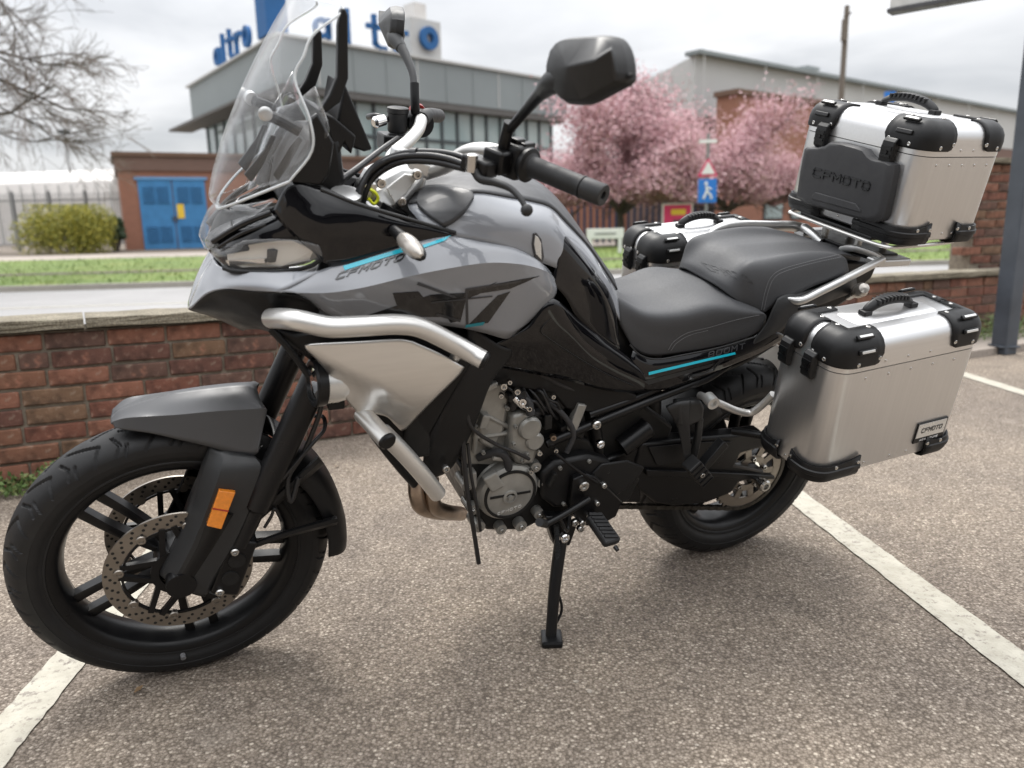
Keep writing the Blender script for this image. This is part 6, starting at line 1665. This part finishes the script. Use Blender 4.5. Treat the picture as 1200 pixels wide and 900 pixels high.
# ------------------------------------------------------------------ handlebar and controls
hb = [(494, 140, -.235), (490, 152, -.20), (478, 166, -.15), (464, 178, -.11), (458, 188, -.07), (466, 200, -.03), (486, 205, .03), (508, 200, .065), (526, 193, .10), (540, 182, .150), (556, 176.5, .185), (576, 177, .215), (596, 184, .245)]
HB = UL(hb)
MB().tube(HB, .0140, 16, 8).build('handlebar', 'silver_tube', bike, 50)
MB().tube([U(494, 140, -.235), mir(U(620, 194, .285)), mir(U(708, 229.5, .425))], .0165, 14, 4).build('grip', 'rubber', bike)
# top yoke, risers, steering stem
sh = V((1.075, 0, 1.06))
P = [sh + AXD * .02 + V((.05 * math.cos(t), .13 * math.sin(t), .0)) for t in np.linspace(0, 2 * math.pi, 20, endpoint=False)]
MB().prism(P, AXD * .022).build('top_yoke', 'silver_cast', bike, 30, .004)
P = [sh - AXD * .20 + V((.06 * math.cos(t), .135 * math.sin(t), .0)) for t in np.linspace(0, 2 * math.pi, 20, endpoint=False)]
MB().prism(P, AXD * .04).build('lower_yoke', 'satin_black', bike, 30, .004)
MB().cyl(sh - AXD * .25, sh + AXD * .05, .03, n=20).build('steering_stem', 'satin_black', bike)
for s in (1, -1):
    base = V((1.055, .05 * s, 1.075)); topp = V((1.03, .05 * s, 1.17))
    mb = MB(); mb.box((base + topp) / 2, (.022, .020, .052), (V((.96, 0, .25)), Yv, V((-.25, 0, .96)))); eng('bar_riser', 'silver_cast', mb, .006)
    MB().box(topp + V((-.004, 0, .012)), (.024, .021, .016), (V((.96, 0, .25)), Yv, V((-.25, 0, .96)))).build('bar_clamp', 'silver_cast', bike, 0, .006)
mb = MB(); mb.prism(UL([(427, 232, .09), (440, 208, .08), (470, 192, .07), (500, 196, .07), (498, 215, .08), (478, 240, .10), (455, 250, .11)]), V((0, -.10, 0))); yk = eng('yoke_cover', 'silver_cast', mb, .012)
for x_, y_ in ((446, 214), (488, 204), (470, 236)): bolt(U(x_, y_, .10), Yv, .010, .008, 'steel', yk)
MB().prism(UL([(452, 220, .099), (474, 203, .091), (490, 206, .091), (476, 226, .10), (462, 238, .108)]), V((0, .004, 0))).build('cover_recess', 'label_silver', yk, 0, .002)

mb = MB(); mb.box(U(432, 224, .10), (.012, .012, .016)); eng('ignition_key', 'steel', mb, .002)
rod('key_tag', [(434, 222, .125), (440, 226, .13), (443, 233, .13), (438, 239, .13), (432, 233, .13)], .003, 'yellow_plastic', n=8)
MB().lathe(U(405, 233, .12), (0, .3, 1), [(0, .028), (.012, .028), (.014, .02)], 20).build('power_socket', 'silver_cast', bike)
# left grip, switch cube, lever
g0, g1 = U(620, 194, .285), U(708, 229.5, .425)
gd = (g1 - g0).normalized(); GL = (g1 - g0).length
mb = MB(); prof = [(0, .0225), (.004, .0235)]
for k in range(26): t = .006 + k * .0036; prof += [(t, .0172), (t + .0024, .0178)]
prof += [(GL * .72, .0182), (GL * .74, .0182)]
mb.lathe(g0, gd, [(-.006, .0225), (.004, .0235), (.007, .0182)] + [(.008 + k * (GL * .72 - .012) / 40, .0178 + (.0006 if k % 2 else -.0002)) for k in range(41)] + [(GL * .715, .0195), (GL * .735, .0195)], 24)
mb.build('grip', 'rubber', bike, 50)
mb = MB(); mb.lathe(g0, gd, [(GL * .74, .0175), (GL * .745, .0185), (GL * .97, .0188), (GL * .995, .0175), (GL, .013), (GL * .99, .007), (GL * .96, .0068), (GL * .96, .0001)], 24); mb.build('bar_end_weight', 'plastic_grey', bike, 30)
e1_ = gd.cross(Zv).normalized(); e2_ = e1_.cross(gd).normalized()
cb = g0 - gd * .034
sw_o = MB().box(cb, (.026, .024, .030), (gd, e1_, e2_)).build('switch_cube', 'plastic_black', bike, 0, .008, 3)
MB().lathe(g0 - gd * .012, gd, [(0, .026), (.008, .030), (.013, .030), (.016, .024)], 24).build('grip_flange', 'plastic_black', bike, 30)
MB().box(cb + e2_ * .030 + gd * .0, (.010, .012, .008), (gd, e1_, e2_)).build('switch_button', 'satin_black', sw_o, 0, .003)
MB().box(cb + e2_ * .022 - e1_ * .010 + gd * .014, (.008, .016, .012), (gd, e1_, e2_)).build('switch_button', 'satin_black', sw_o, 0, .003)
for k, (a_, b_) in enumerate(((-.004, .010), (.008, .002), (-.010, -.010))):
    nn = e1_ if e1_.dot(CAML - cb) > 0 else -e1_
    MB().box(cb + nn * .025 + gd * a_ + e2_ * b_, (.007, .002, .005), (gd, nn, e2_)).build('switch_button', 'satin_black', sw_o, 0, .0015)
    MB().box(cb + nn * .0278 + gd * a_ + e2_ * b_, (.0042, .0005, .0012), (gd, nn, e2_)).build('switch_print', 'white_print', sw_o, 0)
mb = MB(); lp_ = UL([(548, 190, .262), (556, 200, .275), (563, 210, .288), (580, 214, .312), (598, 221, .338), (610, 233, .360), (616, 244, .374)])
mb.tube(lp_, lambda t: .0105 - .005 * t, 12, 8, flat=.8); mb.ball(lp_[-1] + (lp_[-1] - lp_[-2]).normalized() * .004, .0105, 14); mb.build('clutch_lever', 'plastic_grey', bike, 50)
mb = MB(); mb.box(U(562, 194, .262), (.030, .018, .014), (gd, e1_, e2_)); mb.box(U(585, 188, .262), (.022, .022, .020), (gd, e1_, e2_)); eng('lever_perch', 'satin_black', mb, .005)
mb = MB(); mb.lathe(U(553, 190, .275), Zv, [(-.016, .010), (.012, .010), (.014, .006)], 14); eng('lever_pivot', 'steel', mb, 0)
# right controls: master cylinder, reservoir, switchgear
mb = MB(); mb.lathe(U(494, 146, -.255), (0, -1, .05), [(0, .030), (.035, .032), (.04, .026), (.09, .020)], 20); eng('throttle_housing', 'plastic_black', mb, 0)
MB().lathe(U(490, 133, -.285), (0, -1, .05), [(0, .02), (.012, .022), (.013, .006)], 14).build('kill_switch', 'red_plastic', bike)
rv = U(466, 142, -.27)
MB().lathe(rv - Zv * .025, Zv, [(0, .020), (.006, .023), (.042, .023), (.044, .025), (.054, .025), (.056, .020)], 20).build('brake_reservoir', 'plastic_grey', bike, 30)
mb = MB(); mb.box(rv + V((.01, 0, -.045)), (.030, .034, .018)); mb.tube([rv + V((.02, .02, -.045)), rv + V((.03, .05, -.06)), rv + V((.035, .08, -.09))], .010, 10, 3); eng('master_cylinder', 'satin_black', mb, .004)
MB().lathe(U(445, 142, -.25), (1, .4, -.2), [(-.012, .012), (.012, .013), (.018, .008)], 14).build('banjo_bolt', 'chrome', bike)
rod('brake_lever', [(455, 140, -.27), (440, 136, -.29), (432, 137, -.33)], .007, 'satin_black')
# cables looping from the bars
for k, pts in enumerate([[(560, 192, .25), (535, 182, .21), (505, 178, .17), (470, 180, .13), (440, 194, .11), (425, 215, .12), (420, 238, .13)],
                         [(552, 196, .25), (525, 186, .21), (495, 182, .17), (460, 186, .13), (434, 202, .11), (421, 222, .12), (417, 240, .12)],
                         [(545, 198, .24), (510, 190, .19), (470, 190, .14), (440, 206, .11), (428, 226, .11), (424, 244, .11)],
                         [(458, 168, -.20), (440, 180, -.14), (416, 200, -.06), (396, 214, .0), (380, 222, .05)],
                         [(466, 162, -.20), (446, 176, -.14), (420, 196, -.06), (400, 210, .0)]]):
    rod('control_cable', pts, .0058 if k < 3 else .0062, 'wire_black', n=10)
MB().lathe(U(486, 181, .15), U(478, 181, .14) - U(486, 181, .15), [(-.006, .012), (.006, .012)], 12).build('cable_tie', 'wire_black', bike)
# ------------------------------------------------------------------ mirrors
mc = V((.922, .499, 1.405)); th_ = R(13); mn = V((math.cos(th_), math.sin(th_), .06)).normalized()
mout = [(649, 58), (661, 46), (690, 42.5), (716, 42), (727, 50), (733.5, 66), (735.5, 84), (733, 97), (712, 109), (690, 120.5), (678, 122.5), (665, 121), (654, 109), (646, 92), (644, 78)]
outl = [UP(x, y, mc, mn) for x, y in [(q.x, q.y) for q in spline([V((x, y, 0)) for x, y in mout + mout[:1]], 3)[:-1]]]
cen = sum(outl, V()) / len(outl)
n_ = len(outl)
for s in (1, -1):
    T = (lambda p: p) if s > 0 else mir
    mb = MB(); vs = [T(p - mn * .018) for p in outl] + [T(p) for p in outl] + [T(cen + (p - cen) * .90 + mn * .014) for p in outl]
    # faceted back: two ridge points
    r1 = [UP(x, y, mc + mn * .040, mn) for x, y in ((664, 78), (694, 71), (716, 57))]
    vs += [T(p) for p in r1]
    fs = [tuple(range(n_))[::-1]]
    for k in range(2):
        for i in range(n_): fs.append((k * n_ + i, k * n_ + (i + 1) % n_, (k + 1) * n_ + (i + 1) % n_, (k + 1) * n_ + i))
    b0 = 2 * n_
    def near(i):
        p = outl[i]; return min(range(3), key=lambda q: (r1[q] - p).length)
    for i in range(n_):
        j = (i + 1) % n_; a_, b_ = near(i), near(j)
        fs.append((b0 + i, b0 + j, 3 * n_ + a_))
        if a_ != b_: fs.append((b0 + j, 3 * n_ + b_, 3 * n_ + a_)) 
    mb.add(vs, fs)
    mr = mb.build('mirror', 'plastic_grey', bike, 25, .004)
    mb = MB(); mb.add([T(cen + (p - cen) * .93 - mn * .0185) for p in outl], [tuple(range(n_))]); mb.build('mirror_glass', 'chrome', mr, 0)
    st = [U(589, 186, .258), U(591, 168, .262), U(597, 152, .275), U(614, 132, .315), U(633, 110, .375), U(648, 96, .425)]
    st = [T(p) for p in st]
    MB().tube(st[2:], lambda t: .0080 + .007 * t * t, 12, 6).build('mirror_stalk', 'satin_black', mr)
    MB().tube([st[0], st[1], st[2] + V((0, 0, .012))], .0105, 14, 4).build('mirror_base', 'satin_black', mr)
    MB().tube([st[-2].lerp(st[-1], .3), st[-1], st[-1].lerp(T(cen), .4)], lambda t: .013 + .010 * t, 12, 4).build('mirror_neck', 'plastic_grey', mr)
    MB().cyl(T(outl[n_ // 2 - 3]), T(outl[n_ // 2 - 3] + (outl[n_ // 2 - 3] - cen).normalized() * .008), .004, .003, 8).build('mirror_tab', 'plastic_black', mr)
# ================================================================== LUGGAGE
def rloop(hu, hv, r, n=6):
    """rounded rectangle: (pos, normal) pairs"""
    out = []
    for (su, sv, a0) in ((1, 1, 0), (-1, 1, 90), (-1, -1, 180), (1, -1, 270)):
        for k in range(n + 1):
            a = R(a0 + 90 * k / n); nrm = V((math.cos(a), math.sin(a)))
            out.append((V((su * (hu - r), sv * (hv - r))) + nrm * r, nrm))
    return out
def case(name, label, cat, origin, tilt, hu, hv, hb, ht, s, group=None, top=False):
    """an aluminium case: u ahead, v outward, w up. hb: body height, ht: whole height"""
    root = empty(name, (0, 0, 0)); tag(root, label, cat, group)
    root.matrix_world = BIKE @ Matrix.Translation(origin) @ Matrix.Rotation(tilt, 4, 'Y')
    Wp = lambda u, v, w: V((u, v * s, w))
    rc = .042; rt_ = .040
    def rings(prof, nm, m):
        mb = MB(); vs = []; fs = []; n = 0
        for w_, i_ in prof:
            L_ = rloop(hu, hv, rc); n = len(L_)
            for p, nn in L_: q = p - nn * i_; vs.append(Wp(q.x, q.y, w_))
        for j in range(len(prof) - 1):
            for k in range(n): fs.append((j * n + k, j * n + (k + 1) % n, (j + 1) * n + (k + 1) % n, (j + 1) * n + k))
        fs.append(tuple(range(n))); fs.append(tuple((len(prof) - 1) * n + k for k in range(n)))
        mb.add(vs, fs); return mb.build(nm, m, root, 40)
    rings([(0, .008), (.003, .003), (.009, 0), (hb, 0), (hb + .0015, -.0)], 'case_body', 'alu_case')
    rings([(hb - .004, .005), (hb + .004, .005)], 'seal', 'hole_dark')
    lid = rings([(hb + .0035, 0), (ht - rt_, 0)] + [(ht - rt_ + rt_ * math.sin(R(a)), rt_ * (1 - math.cos(R(a)))) for a in (15, 30, 45, 60, 75, 90)], 'lid', 'alu_lid')
    # raised field and handle on the lid
    if True:
        fu, fv = (.115, .030) if not top else (.05, .10)
        mb = MB(); L0 = rloop(fu + .008, fv + .008, .018, 4); L1 = rloop(fu, fv, .014, 4); n = len(L0)
        vs = [Wp(p.x, p.y, ht + .0002) for p, _ in L0] + [Wp(p.x, p.y, ht + .0042) for p, _ in L1]
        mb.add(vs, [(k, (k + 1) % n, n + (k + 1) % n, n + k) for k in range(n)] + [tuple(n + k for k in range(n))]); mb.build('lid_field', 'alu_lid', lid, 40)
    hl = .070 if not top else .085
    ax = (lambda t, w_, o=0: Wp(t, o, w_)) if not top else (lambda t, w_, o=0: Wp(o, t, w_))
    mb = MB(); P = [ax(-hl, ht + .004), ax(-hl * .93, ht + .016), ax(-hl * .55, ht + .029), ax(0, ht + .034), ax(hl * .55, ht + .029), ax(hl * .93, ht + .016), ax(hl, ht + .004)]
    mb.tube(P, lambda t: .0075 + .006 * math.sin(math.pi * t), 12, 6, flat=.62)
    hd_ = mb.build('case_handle', 'plastic_black', root, 50)
    mb = MB()
    for k in range(9):
        t = -.62 + k * .155; zz = ht + .034 - .012 * t * t * 1.2
        c_ = ax(hl * t, zz + .004); mb.box(c_, (.0028, .013, .005) if not top else (.013, .0028, .005))
    mb.build('handle_rib', 'rubber', hd_, 0, .001)
    for q in (-1, 1): MB().box(ax(hl * q, ht + .006), (.012, .011, .009)).build('handle_end', 'plastic_black', hd_, 0, .003)
    # black corner guards of the lid
    lu, lv = (.072, .046) if not top else (.050, .078)
    if top: lv = .080
    for su in (1, -1):
        for sv in (1, -1):
            path = [(V((hu - rc - lu * (1 - k / 4), hv)), V((0, 1))) for k in range(4)]
            for k in range(9): a = R(90 - 90 * k / 8); nn = V((math.cos(a), math.sin(a))); path.append((V((hu - rc, hv - rc)) + nn * rc, nn))
            path += [(V((hu, hv - rc - lv * k / 4)), V((1, 0))) for k in range(1, 5)]
            prof = [(hb + .016, -.0045), (hb + .020, -.0052), (ht - rt_, -.0052)] + [(ht - rt_ + (rt_ + .005) * math.sin(R(a)), rt_ - (rt_ + .005) * math.cos(R(a))) for a in (20, 40, 60, 80, 90)] 
            rows = []
            npth = len(path)
            for j, (w_, i_) in enumerate(prof):
                row = []
                for k, (p, nn) in enumerate(path):
                    e_ = min(k, npth - 1 - k); sh_ = .018 * max(0, (2 - j)) / 2 * (1 if e_ < 1 else .35 if e_ < 2 else 0)
                    tt = V((nn.y, -nn.x)) * (1 if k < npth / 2 else -1)
                    q = p - nn * min(i_, rc - .001) + tt * sh_
                    row.append(Wp(q.x * su, q.y * sv, w_))
                rows.append(row)
            # last rows lie flat on the lid
            rows.append([Wp((p.x - nn.x * .039 - (.014 if k > 0 else .0)) * su, (p.y - nn.y * .039 - .012) * sv, ht + .0045) for k, (p, nn) in enumerate(path)])
            vs = [p for r_ in rows for p in r_]; nc = npth
            fs = [(a * nc + b, a * nc + b + 1, (a + 1) * nc + b + 1, (a + 1) * nc + b) for a in range(len(rows) - 1) for b in range(nc - 1)]
            bm = bmesh.new(); bv = [bm.verts.new(p) for p in vs]
            for f_ in fs: bm.faces.new([bv[i] for i in f_])
            bm.normal_update(); cc_ = V((0, 0, ht * .6))
            if sum(f_.normal.dot(f_.calc_center_median() - cc_) for f_ in bm.faces) < 0: bmesh.ops.reverse_faces(bm, faces=bm.faces)
            me = bpy.data.meshes.new('corner_guard'); bm.to_mesh(me); bm.free()
            g = finish('corner_guard', me, 'plastic_black', root, 45, 0, 2, .005)
            # slots and screws
            longu = not top
            for k in range(2):
                if longu: c_ = Wp((hu - rc - lu * .28) * su, (hv + .0045 if k else hv - .010) * sv, ht - rt_ * (.72 if k else .10) + (0 if k else .004)); nn = V((0, (.95 if k else .55) * sv * s, .35 if k else .85)).normalized(); tt = V((1, 0, 0))
                else: c_ = Wp((hu + .0045 if k else hu - .010) * su, (hv - rc - lv * .30) * sv, ht - rt_ * (.72 if k else .10) + (0 if k else .004)); nn = V(((.95 if k else .55) * su, 0, .35 if k else .85)).normalized(); tt = V((0, 1, 0))
                bb_ = nn.cross(tt)
                MB().box(c_ + nn * .0008, (.024, .0058, .0035), (tt, bb_, nn)).build('slot_frame', 'satin_black', g, 0, .0025)
                if k == (0 if top else k): MB().box(c_ + nn * .003, (.018, .0030, .0022), (tt, bb_, nn)).build('slot', 'label_silver' if True else 'hole_dark', g, 0, .001)
            mb = MB()
            for (p, nn, w_) in ((V((hu - rc - lu * .86, hv)), V((0, 1)), hb + .032), (V((hu - rc - lu * .05, hv)), V((0, 1)), hb + .024), (V((hu, hv - rc - lv * .8)), V((1, 0)), hb + .030), (V((hu, hv - rc - lv * .02)), V((1, 0)), hb + .026)):
                n3 = V((nn.x * su, nn.y * sv * s, 0)); mb.lathe(Wp(p.x * su, p.y * sv, w_) + n3 * .004, n3, [(0, .0052), (.0022, .005), (.003, .0038), (.0022, .0022), (.0022, .0001)], 10)
            for (uu_, vv_) in ((hu - rc - lu * .8, hv - .040), (hu - .046, hv - rc - lv * .7)):
                mb.lathe(Wp(uu_ * su, vv_ * sv, ht + .004), (0, 0, 1), [(0, .0052), (.0022, .005), (.003, .0038), (.0022, .0001)], 10)
            tag(mb.build('screw', 'steel', g, 30), kind='stuff')
            # bottom corner guard
            lb_u, lb_v = (.085, .035) if not top else (.055, .10)
            if su < 0 and not top: lb_u = .055
            path = [(V((hu - rc - lb_u * (1 - k / 3), hv)), V((0, 1))) for k in range(3)]
            for k in range(9): a = R(90 - 90 * k / 8); nn = V((math.cos(a), math.sin(a))); path.append((V((hu - rc, hv - rc)) + nn * rc, nn))
            path += [(V((hu, hv - rc - lb_v * k / 3)), V((1, 0))) for k in range(1, 4)]
            hg = .036
            prof = [(hg, -.002), (hg, -.007), (hg * .72, -.009), (hg * .66, -.012), (hg * .40, -.012), (hg * .34, -.009), (.004, -.009), (-.006, -.004), (-.010, .008), (-.010, .030)]
            rows = []
            for j, (w_, i_) in enumerate(prof):
                row = []
                for k, (p, nn) in enumerate(path):
                    e_ = min(k, len(path) - 1 - k)
                    lift = .012 * (1 if e_ == 0 else .3 if e_ == 1 else 0) * (1 if j < 2 else 0)
                    row.append(Wp((p.x - nn.x * i_) * su, (p.y - nn.y * i_) * sv, w_ + lift))
                rows.append(row)
            vs = [p for r_ in rows for p in r_]; nc = len(path)
            fs = [(a * nc + b, a * nc + b + 1, (a + 1) * nc + b + 1, (a + 1) * nc + b) for a in range(len(rows) - 1) for b in range(nc - 1)]
            bm = bmesh.new(); bv = [bm.verts.new(p) for p in vs]
            for f_ in fs: bm.faces.new([bv[i] for i in f_])
            bm.normal_update()
            if sum(f_.normal.dot(f_.calc_center_median() - V((0, 0, .05))) for f_ in bm.faces) < 0: bmesh.ops.reverse_faces(bm, faces=bm.faces)
            me = bpy.data.meshes.new('foot_guard'); bm.to_mesh(me); bm.free()
            g2 = finish('foot_guard', me, 'plastic_black', root, 40, 0, 2, .005)
            mb = MB()
            for (p, nn) in ((V((hu - rc - lb_u * .93, hv)), V((0, 1))), (V((hu - rc - lb_u * .15, hv)), V((0, 1))), (V((hu, hv - rc - lb_v * .9)), V((1, 0)))):
                n3 = V((nn.x * su, nn.y * sv * s, 0)); mb.lathe(Wp(p.x * su, p.y * sv, hg * .86) + n3 * .007, n3, [(0, .0050), (.0024, .0048), (.003, .0036), (.002, .0001)], 10)
            tag(mb.build('screw', 'steel', g2, 30), kind='stuff')
    # rivets
    mb = MB()
    def rv_(p, n3): mb.lathe(p - n3 * .001, n3, [(0, .0036), (.0014, .0034), (.0024, .0020), (.0026, .0001)], 8)
    for sv in (1, -1):
        n3 = V((0, sv * s, 0))
        for k in range(5):
            u = -hu * .62 + k * hu * .31
            rv_(Wp(u, hv * sv, hb - .017), n3)
            if k in (1, 2, 3): rv_(Wp(u + .02, hv * sv, hb + .018), n3)
            if k in (1, 3): rv_(Wp(u, hv * sv, .018), n3); rv_(Wp(u + hu * .25, hv * sv, .018), n3)
    for su in (1, -1):
        n3 = V((su, 0, 0))
        for k in range(3): rv_(Wp(hu * su, (-.5 + .5 * k) * hv, .016), n3)
    tag(mb.build('rivet', 'steel', root, 30), kind='stuff')
    # latches on the front (and rear) face
    for su in (1, -1):
        if top and su < 0: continue
        for v_ in ((-.052, .022) if not top else (-.1125, .1125)):
            o_ = Wp(hu * su, v_, hb + .002); 
            mb = MB(); hw = .016 if not top else .019
            mb.prism([o_ + V((su * a, -hw, b)) for a, b in ((.002, .030), (.010, .031), (.018, .022), (.020, .004), (.018, -.028), (.008, -.036), (.002, -.034))], V((0, 2 * hw, 0)))
            lt = mb.build('latch', 'plastic_black', root, 0, .004)
            mb = MB(); mb.box(o_ + V((su * .0195, 0, .006)), (.003, hw * .8, .005)); mb.box(o_ + V((su * .0192, 0, -.012)), (.003, hw * .8, .003)); mb.lathe(o_ + V((su * .018, 0, -.004)), (su, 0, 0), [(0, .006), (.004, .005), (.004, .0001)], 12)
            tag(mb.build('latch_detail', 'satin_black', lt, 0), kind='stuff')
    # maker's plate low on the outer face
    if not top:
        pl = MB().box(Wp(-hu + .088, hv + .0012, .064), (.050, .0015, .028)).build('name_plate', 'satin_black', root, 0, .001)
        MB().box(Wp(-hu + .089, hv + .003, .070), (.046, .001, .019)).build('plate_face', 'label_silver', pl, 0)
        f_ = lambda u, v: Wp(-hu + .089 + (.034 - .068 * u) * 1, hv + .0042, .064 + .013 * v)
        mbq = MB()
        for q in text_strokes('CFMOTO', .30, .2, 1.35, .2):
            P = [f_(*p) for p in q]; nn = V((0, s, 0)); mbq.add([p for p in P] + [p + nn * .0006 for p in P], [(4, 5, 6, 7), (0, 1, 5, 4), (1, 2, 6, 5), (2, 3, 7, 6), (3, 0, 4, 7)])
        mbq.build('lettering', 'black_print', pl, 0)
        f_ = lambda u, v: Wp(-hu + .089 + (.030 - .060 * u), hv + .0030, .0405 + .0055 * v)
        mbq = MB()
        for q in text_strokes('ADVENTURE', .30, .2, 1.2, .2):
            P = [f_(*p) for p in q]; nn = V((0, s, 0)); mbq.add([p for p in P] + [p + nn * .0006 for p in P], [(4, 5, 6, 7), (0, 1, 5, 4), (1, 2, 6, 5), (2, 3, 7, 6), (3, 0, 4, 7)])
        mbq.build('lettering', 'white_print', pl, 0)
    return root
case('pannier', 'silver aluminium side case nearest the camera, with carrying handle and name plate', 'side case', V((-.030, .3640, .578)), R(4.3), .218, .0975, .270, .352, 1, 'aluminium side cases hung on the motorcycle')
case('pannier', 'silver aluminium side case on the far side, half hidden by the seat', 'side case', V((-.030, -.3640, .578)), R(4.3), .218, .0975, .270, .352, -1, 'aluminium side cases hung on the motorcycle')
TBO = V((-.308, 0, 1.040))
tb_ = case('top_box', 'silver aluminium top box with black backrest pad above the rear rack', 'top box', TBO, R(1.0), .143, .203, .205, .285, 1, None, True)
# backrest pad on its front face, in the box's own frame
TI = tb_.matrix_world.inverted() @ BIKE
pad_px = [(940.5, 231), (945, 200), (950, 175), (953, 172), (966, 172.5), (974, 171), (981, 166), (994, 167), (1012, 171.5), (1022, 175), (1028, 183), (1034, 187), (1050, 190), (1055.5, 193), (1056, 200), (1050, 228), (1044, 252), (1040, 258.5), (1030, 261), (1020, 258), (980, 247), (950, 238)]
def TX(px, py, dx_=0.0): return TI @ UX(px, py, -.165 + dx_)
o0 = [TX(x, y, .001) for x, y in pad_px]; cc_ = sum(o0, V()) / len(o0)
o1 = [p + V((.022, 0, 0)) for p in o0]; o2 = [cc_ + (p - cc_) * .93 + V((.030, 0, 0)) for p in o0]; n = len(o0)
o3 = [cc_ + (p - cc_) * .86 + V((.031, 0, 0)) for p in o0]
mb = MB(); vs = o0 + o1 + o2 + o3
fs = [(k * n + i, k * n + (i + 1) % n, (k + 1) * n + (i + 1) % n, (k + 1) * n + i) for k in range(3) for i in range(n)] + [tuple(3 * n + i for i in range(n))]
mb.add(vs, fs); pad = mb.build('backrest_pad', 'rubber_soft', tb_, 40)
q = pxquad((954, 196), (1021, 213.5), (952, 206.5))
def ft(u, v):
    x, y = q(u, v); return TX(x, y, .0315)
mbq = MB()
for qq in text_strokes('CFMOTO', .26, .2, 1.35, 0):
    P = [ft(*p) for p in qq]; nn = V((1, 0, 0)); mbq.add([p for p in P] + [p + nn * .0030 for p in P], [(4, 5, 6, 7), (0, 1, 5, 4), (1, 2, 6, 5), (2, 3, 7, 6), (3, 0, 4, 7)])
mbq.build('lettering', 'gloss_black', pad, 0)
P = [TX(x, y, .030) for x, y in ((953, 229), (957, 225), (1004, 238.5), (1009, 245), (1010, 249), (952, 233))]
MB().prism(P, V((.005, 0, 0))).build('pad_lip', 'rubber_soft', pad, 0, .002)
MB().box((.0, 0, -.012), (.10, .13, .010)).build('mount_plate', 'satin_black', tb_, 0, .003)
